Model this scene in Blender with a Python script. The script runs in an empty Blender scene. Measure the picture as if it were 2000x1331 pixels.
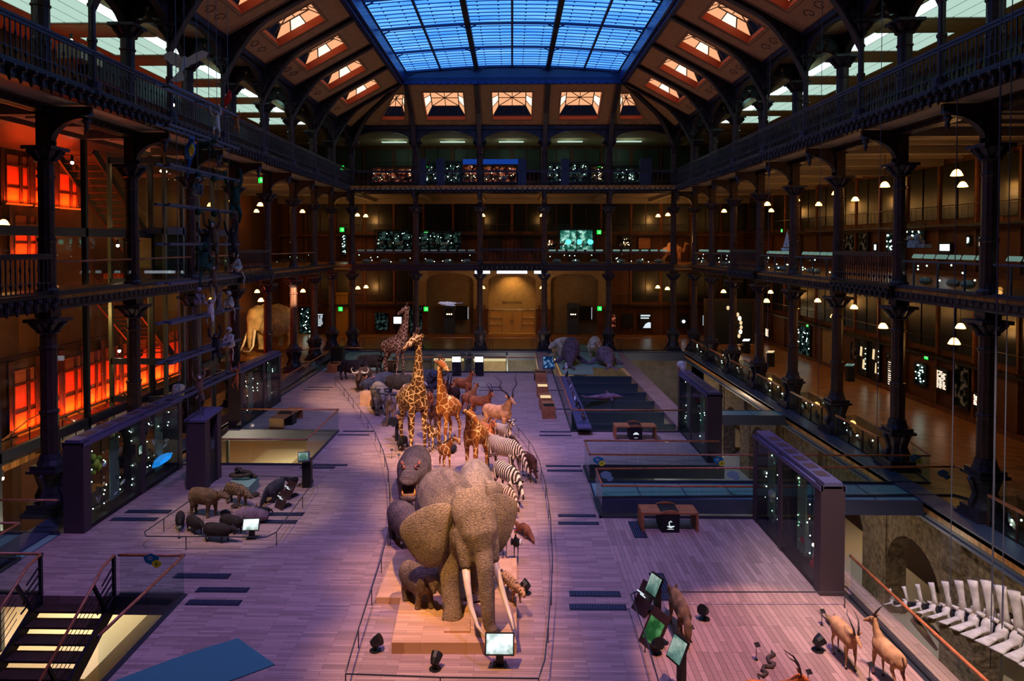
import bpy, bmesh, random
from math import *
from mathutils import Vector, Matrix
random.seed(7)
SC=bpy.context.scene; COL=SC.collection
# ---------- camera: a level-ish shift lens seen from the upper gallery ----------
F,CX,CY,PIT,YAW,H=1386.0,973.65,512.3,.0236,.0191,8.9
cam=bpy.data.cameras.new('camera'); co=bpy.data.objects.new('camera',cam); COL.objects.link(co)
cam.sensor_width=36; cam.lens=F*36/2000; cam.shift_x=(1000-CX)/2000; cam.shift_y=(CY-665.5)/2000
cam.clip_start=.1; cam.clip_end=300
co.location=(0,0,H); co.rotation_euler=(pi/2-PIT,0,YAW)
SC.camera=co
# world position of a point of the place from where it shows: on height z / at depth Y / on side plane X
def ray(px,py):
    u=(px-CX)/F; v=-(py-CY)/F
    c,s=cos(PIT),sin(PIT); y,z=c+s*v,-s+c*v
    c,s=cos(YAW),sin(YAW)
    return (c*u-s*y, s*u+c*y, z)
def G(px,py,z=0.0):
    d=ray(px,py); t=(z-H)/d[2]; return (d[0]*t,d[1]*t)
def DP(px,py,Y):
    d=ray(px,py); t=Y/d[1]; return (d[0]*t,H+d[2]*t)
def AX(px,py,X):
    d=ray(px,py); t=X/d[0]; return (d[1]*t,H+d[2]*t)
# ---------- materials ----------
def lin(c):
    r=[]
    for v in c[:3]:
        v=v/255.; r.append(v/12.92 if v<=.04045 else ((v+.055)/1.055)**2.4)
    return (r[0],r[1],r[2],1)
class NT:
    def __init__(s,name):
        m=bpy.data.materials.new(name); m.use_nodes=True; s.m=m; s.t=m.node_tree; s.n=s.t.nodes
        s.b=s.n['Principled BSDF']; s.out=s.n['Material Output']
    def N(s,ty,**k):
        n=s.n.new(ty)
        for a,v in k.items():
            if a.startswith('i_'): n.inputs[a[2:].replace('_',' ')].default_value=v
            else: setattr(n,a,v)
        return n
    def L(s,a,b): s.t.links.new(a,b)
    def coord(s,scale=(1,1,1),rot=(0,0,0),kind='Object'):
        c=s.N('ShaderNodeTexCoord'); mp=s.N('ShaderNodeMapping'); s.L(c.outputs[kind],mp.inputs[0])
        mp.inputs['Scale'].default_value=scale; mp.inputs['Rotation'].default_value=rot
        return mp.outputs[0]
    def ramp(s,src,stops,interp='LINEAR'):
        r=s.N('ShaderNodeValToRGB'); r.color_ramp.interpolation=interp
        e=r.color_ramp.elements
        while len(e)<len(stops): e.new(.5)
        for i,(p,c) in enumerate(stops): e[i].position=p; e[i].color=lin(c) if max(c)>1 else (*c,1)
        s.L(src,r.inputs[0]); return r.outputs[0]
    def bump(s,src,st=.3,d=.02):
        b=s.N('ShaderNodeBump'); b.inputs['Strength'].default_value=st; b.inputs['Distance'].default_value=d
        s.L(src,b.inputs['Height']); s.L(b.outputs[0],s.b.inputs['Normal'])
M={}
def mat(name,c,rough=.5,metal=0,var=0,vs=3,bump=0,bs=20,bd=.02,emit=None,es=0,spec=.5):
    s=NT(name); s.b.inputs['Base Color'].default_value=lin(c); s.b.inputs['Roughness'].default_value=rough
    s.b.inputs['Metallic'].default_value=metal; s.b.inputs['Specular IOR Level'].default_value=spec
    if var:
        n=s.N('ShaderNodeTexNoise'); n.inputs['Scale'].default_value=vs; n.inputs['Detail'].default_value=5
        s.L(s.coord(),n.inputs['Vector'])
        d=tuple(max(0,v*(1-var)) for v in c); u=tuple(min(255,v*(1+var)) for v in c)
        s.L(s.ramp(n.outputs[0],[(.3,d),(.7,u)]),s.b.inputs['Base Color'])
    if bump:
        n=s.N('ShaderNodeTexNoise'); n.inputs['Scale'].default_value=bs; n.inputs['Detail'].default_value=6
        s.L(s.coord(),n.inputs['Vector']); s.bump(n.outputs[0],bump,bd)
    if emit: s.b.inputs['Emission Color'].default_value=lin(emit); s.b.inputs['Emission Strength'].default_value=es
    M[name]=s.m; return s.m
def glow(name,c,st):
    s=NT(name); s.n.remove(s.b); e=s.N('ShaderNodeEmission'); e.inputs[0].default_value=lin(c); e.inputs[1].default_value=st
    s.L(e.outputs[0],s.out.inputs[0]); M[name]=s.m; return s.m
def glassm(name,tint=(200,225,220),refl=.06,rough=.02,body=0.0,bc=(40,70,70)):
    # thin architectural pane: mostly clear, a fresnel mirror on top and a faint body tint
    s=NT(name); s.n.remove(s.b)
    t=s.N('ShaderNodeBsdfTransparent'); t.inputs[0].default_value=lin(tint)
    g=s.N('ShaderNodeBsdfGlossy'); g.inputs['Roughness'].default_value=rough
    f=s.N('ShaderNodeFresnel'); f.inputs['IOR'].default_value=1.35
    ge=s.N('ShaderNodeNewGeometry'); fm=s.N('ShaderNodeMath',operation='MULTIPLY_ADD'); s.L(ge.outputs['Backfacing'],fm.inputs[0]); fm.inputs[1].default_value=-1; fm.inputs[2].default_value=1
    fx=s.N('ShaderNodeMath',operation='MULTIPLY'); s.L(f.outputs[0],fx.inputs[0]); s.L(fm.outputs[0],fx.inputs[1])
    mx=s.N('ShaderNodeMixShader'); s.L(fx.outputs[0],mx.inputs[0]); s.L(t.outputs[0],mx.inputs[1]); s.L(g.outputs[0],mx.inputs[2])
    o=mx.outputs[0]
    if body:
        d=s.N('ShaderNodeBsdfDiffuse'); d.inputs[0].default_value=lin(bc)
        m2=s.N('ShaderNodeMixShader'); m2.inputs[0].default_value=body; s.L(o,m2.inputs[1]); s.L(d.outputs[0],m2.inputs[2]); o=m2.outputs[0]
    s.L(o,s.out.inputs[0]); M[name]=s.m; return s.m
def woodfloor(name,c1,c2,rot=0,L=1.6,W=.14,rough=.42,gap=(40,30,30)):
    s=NT(name); v=s.coord(rot=(0,0,rot))
    b=s.N('ShaderNodeTexBrick'); s.L(v,b.inputs['Vector']); b.inputs['Scale'].default_value=1
    b.inputs['Brick Width'].default_value=L; b.inputs['Row Height'].default_value=W; b.inputs['Mortar Size'].default_value=.004
    b.inputs['Color1'].default_value=(0,0,0,1); b.inputs['Color2'].default_value=(1,1,1,1); b.inputs['Mortar'].default_value=(.5,.5,.5,1)
    b.offset_frequency=3; b.offset=.37
    n=s.N('ShaderNodeTexNoise'); n.inputs['Scale'].default_value=1.0; n.inputs['Detail'].default_value=6
    v2=s.coord(scale=(1.2,14,1),rot=(0,0,rot)); s.L(v2,n.inputs['Vector'])
    ad=s.N('ShaderNodeMath',operation='MULTIPLY_ADD'); s.L(n.outputs[0],ad.inputs[0]); ad.inputs[1].default_value=.5
    sub=s.N('ShaderNodeMath',operation='MULTIPLY'); s.L(b.outputs['Color'],sub.inputs[0]); sub.inputs[1].default_value=.75
    s.L(sub.outputs[0],ad.inputs[2])
    col=s.ramp(ad.outputs[0],[(.12,c1),(.95,c2)])
    mx=s.N('ShaderNodeMix',data_type='RGBA'); s.L(b.outputs['Fac'],mx.inputs[0]); s.L(col,mx.inputs[6]); mx.inputs[7].default_value=lin(gap)
    s.L(mx.outputs[2],s.b.inputs['Base Color']); s.b.inputs['Roughness'].default_value=rough
    s.b.inputs['Specular IOR Level'].default_value=.35
    M[name]=s.m; return s.m
# ---------- mesh builder ----------
class MB:
    def __init__(s): s.v=[]; s.f=[]
    def add(s,vs,fs):
        o=len(s.v); s.v+= [tuple(p) for p in vs]; s.f+=[tuple(i+o for i in f) for f in fs]; return s
    def box(s,x0,x1,y0,y1,z0,z1):
        return s.add([(x0,y0,z0),(x1,y0,z0),(x1,y1,z0),(x0,y1,z0),(x0,y0,z1),(x1,y0,z1),(x1,y1,z1),(x0,y1,z1)],
          [(3,2,1,0),(4,5,6,7),(0,1,5,4),(1,2,6,5),(2,3,7,6),(3,0,4,7)])
    def cbox(s,c,sz,rz=0,rx=0,ry=0):
        m=Matrix.Translation(c)@Matrix.Rotation(rz,4,'Z')@Matrix.Rotation(ry,4,'Y')@Matrix.Rotation(rx,4,'X')
        vs=[m@Vector((a*sz[0]/2,b*sz[1]/2,d*sz[2]/2)) for d in(-1,1) for a,b in((-1,-1),(1,-1),(1,1),(-1,1))]
        return s.add(vs,[(3,2,1,0),(4,5,6,7),(0,1,5,4),(1,2,6,5),(2,3,7,6),(3,0,4,7)])
    def beam(s,a,b,w,h,up=(0,0,1)):
        a=Vector(a); b=Vector(b); d=(b-a).normalized(); u=Vector(up)
        if abs(d.dot(u))>.98: u=Vector((0,1,0))
        r=d.cross(u).normalized(); u=r.cross(d).normalized()
        vs=[p+r*i*w/2+u*j*h/2 for p in(a,b) for i,j in((-1,-1),(1,-1),(1,1),(-1,1))]
        return s.add(vs,[(0,1,2,3),(7,6,5,4),(0,4,5,1),(1,5,6,2),(2,6,7,3),(3,7,4,0)])
    def quad(s,*p): return s.add(p,[tuple(range(len(p)))])
    def loft(s,pts,rad,n=12,cap=True,side=None):
        # rings along a path; rad = r or (half width across, half height)
        P=[Vector(p) for p in pts]; base=len(s.v); rings=[]
        pr=None
        for i,p in enumerate(P):
            t=(P[min(i+1,len(P)-1)]-P[max(i-1,0)]).normalized()
            if side is not None: r=Vector(side)-t*t.dot(Vector(side))
            elif pr is None:
                q=Vector((0,1,0)) if abs(t.y)<.9 else Vector((1,0,0)); r=q-t*t.dot(q)
            else: r=pr-t*t.dot(pr)
            if r.length<1e-6: r=Vector((1,0,0))
            r.normalize(); pr=r; u=t.cross(r)
            a,b=(rad[i] if isinstance(rad[i],tuple) else (rad[i],rad[i]))
            rings.append([p+r*cos(2*pi*k/n)*a+u*sin(2*pi*k/n)*b for k in range(n)])
        for rg in rings: s.v+=[tuple(q) for q in rg]
        for i in range(len(P)-1):
            for k in range(n):
                k2=(k+1)%n; s.f.append((base+i*n+k,base+i*n+k2,base+(i+1)*n+k2,base+(i+1)*n+k))
        if cap:
            s.f.append(tuple(base+k for k in range(n-1,-1,-1))); e=base+(len(P)-1)*n; s.f.append(tuple(e+k for k in range(n)))
        return s
    def tube(s,a,b,r,r2=None,n=8): return s.loft([a,b],[r,r if r2 is None else r2],n)
    def ball(s,c,r,n=10,sc=(1,1,1)):
        m=max(4,n//2); c=Vector(c); base=len(s.v)
        for i in range(1,m):
            th=pi*i/m
            for k in range(n): s.v.append((c.x+r*sc[0]*sin(th)*cos(2*pi*k/n),c.y+r*sc[1]*sin(th)*sin(2*pi*k/n),c.z+r*sc[2]*cos(th)))
        s.v.append((c.x,c.y,c.z+r*sc[2])); s.v.append((c.x,c.y,c.z-r*sc[2])); T=base+(m-1)*n; B=T+1
        for i in range(m-2):
            for k in range(n): k2=(k+1)%n; s.f.append((base+i*n+k,base+(i+1)*n+k,base+(i+1)*n+k2,base+i*n+k2))
        for k in range(n): k2=(k+1)%n; s.f.append((T,base+k,base+k2)); s.f.append((B,base+(m-2)*n+k2,base+(m-2)*n+k))
        return s
    def lathe(s,prof,n=12,o=(0,0,0),flute=0):
        base=len(s.v)
        for r,z in prof:
            for k in range(n):
                rr=r*(1-(flute if k%2 else 0)); s.v.append((o[0]+rr*cos(2*pi*k/n),o[1]+rr*sin(2*pi*k/n),o[2]+z))
        for i in range(len(prof)-1):
            for k in range(n): k2=(k+1)%n; s.f.append((base+i*n+k,base+i*n+k2,base+(i+1)*n+k2,base+(i+1)*n+k))
        s.f.append(tuple(base+k for k in range(n-1,-1,-1))); e=base+(len(prof)-1)*n; s.f.append(tuple(e+k for k in range(n)))
        return s
    def prism(s,poly,a,b,axis='z'):
        # polygon extruded along an axis between a and b
        def V(p,t):
            return (p[0],p[1],t) if axis=='z' else ((p[0],t,p[1]) if axis=='y' else (t,p[0],p[1]))
        n=len(poly); base=len(s.v)
        s.v+=[V(p,a) for p in poly]+[V(p,b) for p in poly]
        s.f.append(tuple(base+k for k in range(n-1,-1,-1))); s.f.append(tuple(base+n+k for k in range(n)))
        for k in range(n): k2=(k+1)%n; s.f.append((base+k,base+k2,base+n+k2,base+n+k))
        return s
    def xf(s,m): s.v=[tuple(m@Vector(p)) for p in s.v]; return s
    def mesh(s,name,smooth=False):
        me=bpy.data.meshes.new(name); me.from_pydata(s.v,[],s.f); me.update()
        bm=bmesh.new(); bm.from_mesh(me); bmesh.ops.recalc_face_normals(bm,faces=bm.faces); bm.to_mesh(me); bm.free()
        if smooth: me.polygons.foreach_set('use_smooth',[True]*len(me.polygons))
        return me
    def build(s,name,m,parent=None,smooth=False,loc=None,rz=0):
        me=s.mesh(name,smooth)
        if m is not None: me.materials.append(M[m] if isinstance(m,str) else m)
        o=bpy.data.objects.new(name,me); COL.objects.link(o)
        if parent is not None: o.parent=parent
        if loc is not None: o.location=loc
        if rz: o.rotation_euler=(0,0,rz)
        return o
def tag(o,label,cat,group=None):
    o['label']=label; o['category']=cat
    if group: o['group']=group
    return o
def struct(o): o['kind']='structure'; return o
def thing(name,label,cat,loc=(0,0,0),rz=0,group=None):
    o=bpy.data.objects.new(name,None); COL.objects.link(o); o.location=loc; o.rotation_euler=(0,0,rz); o.empty_display_size=.1
    return tag(o,label,cat,group)
def dup(root,loc,rz=None,label=None,group=None,sc=None):
    r=root.copy(); COL.objects.link(r); r.location=loc
    if rz is not None: r.rotation_euler=(0,0,rz)
    if sc: r.scale=(sc,sc,sc) if not isinstance(sc,tuple) else sc
    if label: r['label']=label
    if group: r['group']=group
    for ch in list(root.children):
        c=ch.copy(); COL.objects.link(c); c.parent=r
        for g in list(ch.children):
            d=g.copy(); COL.objects.link(d); d.parent=c
    return r
ORD=['nearest','second nearest','third','fourth','fifth','sixth','seventh','eighth','ninth','tenth','eleventh','twelfth']
PRIM=[]
def remesh(mb,name,vox,m,parent,smooth=4,fac=.6,deform=None):
    me=mb.mesh(name); o=bpy.data.objects.new(name,me); COL.objects.link(o)
    r=o.modifiers.new('r','REMESH'); r.mode='VOXEL'; r.voxel_size=vox; r.use_smooth_shade=True
    if smooth: q=o.modifiers.new('s','SMOOTH'); q.iterations=smooth; q.factor=fac
    dg=bpy.context.evaluated_depsgraph_get(); dg.update()
    ne=bpy.data.meshes.new_from_object(o.evaluated_get(dg)); o.modifiers.clear(); o.data=ne
    if deform:
        for v in ne.vertices: v.co=deform(v.co)
    ne.polygons.foreach_set('use_smooth',[True]*len(ne.polygons)); ne.materials.clear(); ne.materials.append(M[m] if isinstance(m,str) else m)
    ne.name=name; o.parent=parent; return o
def screenm(name,cols,sc,st):
    s=NT(name); s.n.remove(s.b); n=s.N('ShaderNodeTexNoise'); n.inputs['Scale'].default_value=sc; n.inputs['Detail'].default_value=4; s.L(s.coord(),n.inputs['Vector'])
    e=s.N('ShaderNodeEmission'); s.L(s.ramp(n.outputs[0],[(.3,cols[0]),(.5,cols[1]),(.66,cols[2])]),e.inputs[0]); e.inputs[1].default_value=st; s.L(e.outputs[0],s.out.inputs[0]); M[name]=s.m
mat('iron',(54,47,60),.45,.3,var=.15,vs=6,bump=.15,bs=30); mat('iron_dark',(30,27,34),.45,.3); mat('iron_red',(64,42,42),.5,.2,var=.2,vs=4,bump=.3,bs=22,bd=.02)
mat('soffit',(150,138,124),.8); mat('plaster',(176,152,116),.85,var=.06); mat('wood_wall',(110,62,34),.6,var=.2,vs=3); mat('wood_dark',(58,34,24),.6,var=.2,vs=3); mat('wood_rail',(176,104,64),.35,var=.15,vs=6); mat('pale_oak',(214,170,104),.5); mat('oak',(176,110,62),.5,var=.12,vs=5)
mat('cabinet_glass',(20,24,24),.25); mat('black',(14,14,16),.5); mat('steel',(84,88,96),.35,.7); mat('steel_blue',(70,80,104),.45,.2); mat('case_metal',(74,60,64),.5,.2); mat('case_top',(88,84,116),.5,.1)
mat('coffer_paint',(170,132,96),.8,var=.05); mat('coffer_line',(112,74,58),.8); mat('well',(200,96,62),.7); mat('concrete',(120,112,104),.9,var=.12,vs=2,bump=.2)
mat('cream_floor',(226,210,176),.5); mat('pit_beam',(40,62,74),.5,.2); mat('pit_shade_floor',(30,34,40),.4); mat('grate',(44,42,56),.5,.4); mat('plinth',(200,150,108),.6,var=.08); mat('carpet_red',(160,60,50),.8)
mat('lightbox_panel',(214,120,70),.8); mat('vault_bar',(30,50,100),.5); mat('trim_blue',(38,56,116),.35,.3)
woodfloor('deck_x',(144,116,108),(190,156,144),0,.8,.085,.5,(110,86,84)); woodfloor('deck_y',(150,122,112),(190,156,144),pi/2,1.1,.13,.45); woodfloor('parquet',(122,78,36),(196,132,66),pi/4,.6,.12,.3,(60,40,20)); woodfloor('plinth_wood',(190,146,110),(224,180,138),0,1.0,.1,.5,(176,132,98)); woodfloor('panelling',(60,34,20),(110,64,34),pi/2,3,.5,.55)
glassm('glass',(248,252,250)); glassm('glass_green',(150,190,175),rough=.05,body=.75,bc=(160,180,150)); glassm('glass_floor',(120,170,165),body=.75,bc=(150,190,170),rough=.25); glassm('glass_dark',(238,244,242),body=.02,bc=(40,50,50)); glassm('glass_blue',(60,110,160),body=.88,bc=(78,136,136),rough=.3)
glassm('glass_rail',(240,248,246))
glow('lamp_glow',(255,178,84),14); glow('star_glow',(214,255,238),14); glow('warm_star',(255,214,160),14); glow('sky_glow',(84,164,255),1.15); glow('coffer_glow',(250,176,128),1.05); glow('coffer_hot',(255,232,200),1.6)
glow('panel_glow',(208,244,228),.75); glow('panel_hot',(232,255,252),1.5); glow('exit_green',(30,255,70),1.6); glow('screen_white',(226,238,255),3.5); screenm('screen_green',[(16,40,22),(50,110,60),(150,230,150)],1.6,.5); screenm('screen_teal',[(40,70,66),(110,150,140),(220,235,225)],2.5,.7); glow('blue_glow',(30,140,240),1.0); glow('orange_glow',(255,92,24),1.0)
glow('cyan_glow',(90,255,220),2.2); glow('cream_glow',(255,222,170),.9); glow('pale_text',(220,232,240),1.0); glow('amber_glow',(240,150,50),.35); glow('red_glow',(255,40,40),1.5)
# stone: coursed rubble
s=NT('stone'); v=s.coord(kind='Object'); n=s.N('ShaderNodeTexVoronoi'); n.inputs['Scale'].default_value=2.6; mp=s.coord(scale=(1,1,2.2)); s.L(mp,n.inputs['Vector'])
n2=s.N('ShaderNodeTexNoise'); n2.inputs['Scale'].default_value=5; n2.inputs['Detail'].default_value=8; s.L(v,n2.inputs['Vector'])
s.L(s.ramp(n2.outputs[0],[(.3,(78,66,50)),(.7,(140,120,90))]),s.b.inputs['Base Color']); ad=s.N('ShaderNodeMath',operation='ADD'); s.L(n.outputs[0],ad.inputs[0]); s.L(n2.outputs[0],ad.inputs[1]); s.bump(ad.outputs[0],.9,.08); s.b.inputs['Roughness'].default_value=.9; M['stone']=s.m
# glowing screen with a picture: moving streaks of green and white
screenm('film',[(60,90,60),(200,215,215),(255,255,255)],4,1.5); screenm('film_dim',[(20,40,36),(70,110,90),(180,210,170)],6,.7); screenm('diorama',[(8,8,8),(30,26,20),(150,120,90)],3,.16); screenm('diorama_cool',[(6,10,10),(18,30,30),(110,150,140)],3,.2)
screenm('diorama_red',[(10,6,6),(80,30,20),(255,140,100)],3,.4)
mat('sticker_blue',(0,120,150),.6); mat('sticker_yellow',(230,220,30),.6); mat('sticker_pale',(120,160,170),.7)
screenm('map_blue',[(10,24,60),(20,60,120),(150,200,240)],4,.6)
# ================= hides =================
def hide(name,c,var=.25,vs=4,rough=.8,bump=.25,bs=40,bd=.01,stretch=None):
    return mat(name,c,rough,var=var,vs=vs,bump=bump,bs=bs,bd=bd,spec=.25)
def giraffe_hide(name,patch,line,scale,width,soft):
    s=NT(name); v=s.coord()
    n=s.N('ShaderNodeTexNoise'); n.inputs['Scale'].default_value=3; s.L(v,n.inputs['Vector'])
    a=s.N('ShaderNodeVectorMath',operation='SCALE'); s.L(n.outputs['Color'],a.inputs[0]); a.inputs['Scale'].default_value=.25 if soft else .08
    b=s.N('ShaderNodeVectorMath',operation='ADD'); s.L(v,b.inputs[0]); s.L(a.outputs[0],b.inputs[1])
    w=s.N('ShaderNodeTexVoronoi',feature='DISTANCE_TO_EDGE'); w.inputs['Scale'].default_value=scale; s.L(b.outputs[0],w.inputs['Vector'])
    z=s.N('ShaderNodeSeparateXYZ'); s.L(v,z.inputs[0])
    mr=s.N('ShaderNodeMapRange'); s.L(z.outputs[2],mr.inputs[0]); mr.inputs[1].default_value=.15; mr.inputs[2].default_value=1.3; mr.inputs[3].default_value=.04; mr.inputs[4].default_value=0
    sb=s.N('ShaderNodeMath',operation='SUBTRACT'); s.L(w.outputs[0],sb.inputs[0]); s.L(mr.outputs[0],sb.inputs[1])
    c=s.ramp(sb.outputs[0],[(width*.7,line),(width*1.3,patch)]); s.L(c,s.b.inputs['Base Color'])
    s.b.inputs['Roughness'].default_value=.75; s.b.inputs['Specular IOR Level'].default_value=.2; M[name]=s.m
giraffe_hide('masai_hide',(88,56,28),(232,190,130),3.9,.055,True)
giraffe_hide('reticulated_hide',(146,84,34),(244,206,140),3.0,.028,False)
giraffe_hide('far_giraffe_hide',(84,56,44),(205,170,140),4.2,.045,True)
def zebra_hide(name,dark,light,scale,dist=2.0):
    s=NT(name); v=s.coord(scale=(1,.25,.45)); w=s.N('ShaderNodeTexWave',wave_type='BANDS',bands_direction='X'); s.L(v,w.inputs['Vector'])
    w.inputs['Scale'].default_value=scale; w.inputs['Distortion'].default_value=dist; w.inputs['Detail'].default_value=1; w.inputs['Detail Scale'].default_value=.8
    s.L(s.ramp(w.outputs[0],[(.46,dark),(.54,light)]),s.b.inputs['Base Color']); s.b.inputs['Roughness'].default_value=.75; M[name]=s.m
zebra_hide('zebra_hide',(40,28,22),(240,220,190),2.3); zebra_hide('fine_zebra_hide',(44,30,24),(240,218,190),3.5,1.0)
zebra_hide('foal_hide',(92,56,32),(235,205,170),3.2)
def spot_hide(name,base,spot,scale,th=.32):
    s=NT(name); w=s.N('ShaderNodeTexVoronoi'); w.inputs['Scale'].default_value=scale; s.L(s.coord(),w.inputs['Vector'])
    s.L(s.ramp(w.outputs[0],[(th,spot),(th+.1,base)]),s.b.inputs['Base Color']); s.b.inputs['Roughness'].default_value=.8; M[name]=s.m
spot_hide('leopard_hide',(196,150,98),(45,32,26),17); spot_hide('jaguar_hide',(128,98,66),(48,34,28),14); spot_hide('fawn_hide',(150,98,62),(235,215,180),16,.2)
def skin(name,c,vs=9):
    s=NT(name); v=s.coord()
    n=s.N('ShaderNodeTexNoise'); n.inputs['Scale'].default_value=1.6; n.inputs['Detail'].default_value=5; s.L(v,n.inputs['Vector'])
    s.L(s.ramp(n.outputs[0],[(.3,tuple(x*.78 for x in c)),(.7,tuple(min(255,x*1.15) for x in c))]),s.b.inputs['Base Color'])
    w=s.N('ShaderNodeTexVoronoi',feature='DISTANCE_TO_EDGE'); w.inputs['Scale'].default_value=vs; s.L(s.coord(scale=(1,1,2.6)),w.inputs['Vector'])
    r=s.N('ShaderNodeMapRange'); s.L(w.outputs[0],r.inputs[0]); r.inputs[2].default_value=.1
    n2=s.N('ShaderNodeTexNoise'); n2.inputs['Scale'].default_value=30; n2.inputs['Detail'].default_value=4; s.L(v,n2.inputs['Vector'])
    ad=s.N('ShaderNodeMath',operation='ADD'); s.L(r.outputs[0],ad.inputs[0]); s.L(n2.outputs[0],ad.inputs[1])
    s.bump(ad.outputs[0],.8,.03); s.b.inputs['Roughness'].default_value=.8; s.b.inputs['Specular IOR Level'].default_value=.25; M[name]=s.m
skin('elephant_skin',(154,136,110)); skin('young_elephant_skin',(176,156,136)); skin('calf_skin',(124,106,90)); skin('mammoth_skin',(196,164,112),5)
skin('hippo_skin',(112,96,92),5); skin('dark_hippo_skin',(66,70,92),5)
hide('buffalo_black',(46,40,40)); hide('buffalo_brown',(70,52,44)); hide('ox_grey',(128,116,104)); hide('oryx_pale',(196,168,156)); hide('rhino_grey',(72,72,78))
hide('hartebeest',(206,118,58)); hide('kudu_tan',(206,150,104)); hide('sable_brown',(74,42,32)); hide('waterbuck',(138,112,92)); hide('eland_tan',(200,148,104)); hide('gazelle',(176,134,94))
hide('peccary',(50,42,38),bump=.6,bs=70); hide('tapir',(108,84,58)); hide('anteater',(62,58,60)); hide('black_fur',(30,28,32)); hide('polar_fur',(206,186,170)); hide('walrus_skin',(96,76,84)); hide('seal_skin',(122,98,108))
hide('hyena_fur',(138,112,84),var=.25,vs=6,bump=1,bs=50,bd=.05); hide('brown_fur',(104,78,58)); hide('grey_fur',(110,104,104)); hide('pale_fur',(190,180,168)); hide('red_fur',(180,96,48)); hide('green_dark',(30,60,48)); hide('camel_fur',(170,116,72)); hide('turtle_shell',(66,56,46)); hide('pangolin_scale',(120,72,48),bump=.8,bs=50)
hide('bird_black',(26,26,30)); hide('bird_white',(216,212,206)); hide('macaw_blue',(40,90,170)); hide('macaw_yellow',(226,176,40)); hide('macaw_red',(196,40,34)); hide('snake_skin',(74,66,58),var=.4,vs=14); hide('lizard_skin',(140,116,78))
zebra_hide('okapi_mix',(150,76,36),(214,132,76),2.0)
mat('horn',(44,38,36),.45,var=.3,vs=12); mat('horn_pale',(170,156,140),.45,var=.3,vs=8); mat('ivory',(236,214,184),.4,var=.1,vs=4)
mat('hoof',(30,26,24),.6); mat('eye_dark',(14,10,8),.12); mat('mane',(70,46,34),.9,bump=.5,bs=60); mat('mouth_red',(120,40,34),.5); mat('ear_pink',(176,104,80),.7); mat('tooth',(236,170,84),.5)
mat('beak',(200,150,60),.5)
def legs(mb,H,L,cw,hw,lt,lm,lb,lf,top=.62,st=(0,0,0,0),hip=.72):
    # st: stride of front-left, front-right, hind-left, hind-right
    out=[]
    for i,(x,y) in enumerate(((L/2-.13,cw*.62),(L/2-.13,-cw*.62),(-L/2+.13,hw*.62),(-L/2+.13,-hw*.62))):
        d=st[i]
        if i<2: p=[(x-.02,y,top),(x-.01+d*.3,y*.98,top*.72),(x+.015+d*.6,y*.92,top*.47),(x+d*.9,y*.9,.1),(x+.02+d,y*.9,.012)]
        else: p=[(x+.03,y*.95,hip),(x+.08+d*.3,y*1.05,hip*.72),(x-.05+d*.6,y*.95,hip*.46),(x-.01+d*.9,y*.9,.1),(x+.02+d,y*.9,.012)]
        r=[lt*(1 if i<2 else 1.3),lt*.8,lm,lb,lf]
        mb.loft([(a*H,b*H,c*H) for a,b,c in p],[q*H for q in r],10); out.append(p[-1])
    return out
def torso(mb,H,L,cw,cd,bw,bd,hw,hd,tb=.97,tr=.97,tw=1.0):
    pts=[(-L/2-.01,0,tr-hd*.9),(-L/2+.05,0,tr-hd),(-L/2+.2,0,tr-hd),(-L*.08,0,tb-bd),(L*.2,0,tw-cd-.01),(L/2-.1,0,tw-cd-.03),(L/2+.02,0,tw-cd-.02)]
    rad=[(hw*.4,hd*.4),(hw*.88,hd*.85),(hw,hd),(bw,bd),(cw,cd),(cw*.86,cd*.86),(cw*.45,cd*.5)]
    mb.loft([tuple(v*H for v in p) for p in pts],[(a*H,b*H) for a,b in rad],16)
def sc3(H,l): return [tuple(v*H for v in p) for p in l]
def scr(H,l): return [tuple(v*H for v in p) if isinstance(p,tuple) else p*H for p in l]
def eyes(root,H,x,y,z,r):
    for s in(-1,1): MB().ball((0,0,0),r*H,8).build('eye','eye_dark',root,True,loc=(x*H,s*y*H if not isinstance(y,tuple) else y[0 if s<0 else 1]*H,z*H))
def ear(root,H,c,d,w,m,n='ear',t=.012):
    # leaf-shaped ear from its root c along d
    c=Vector(c)*H; d=Vector(d)*H
    MB().loft([c,c+d*.25,c+d*.6,c+d],[(t*H,w*.5*H),(t*H,w*H),(t*H,w*.85*H),(.002,.004)],8,side=(1,0,0) if abs(d.y)>abs(d.x) else (0,1,0)).build(n,m,root,True)
def turn(pts,c,a):
    # swing points sideways about a vertical axis through c
    r=[]
    for p in pts:
        dx,dy=p[0]-c[0],p[1]-c[1]; r.append((c[0]+dx*cos(a)-dy*sin(a),c[1]+dx*sin(a)+dy*cos(a),p[2]))
    return r
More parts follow.
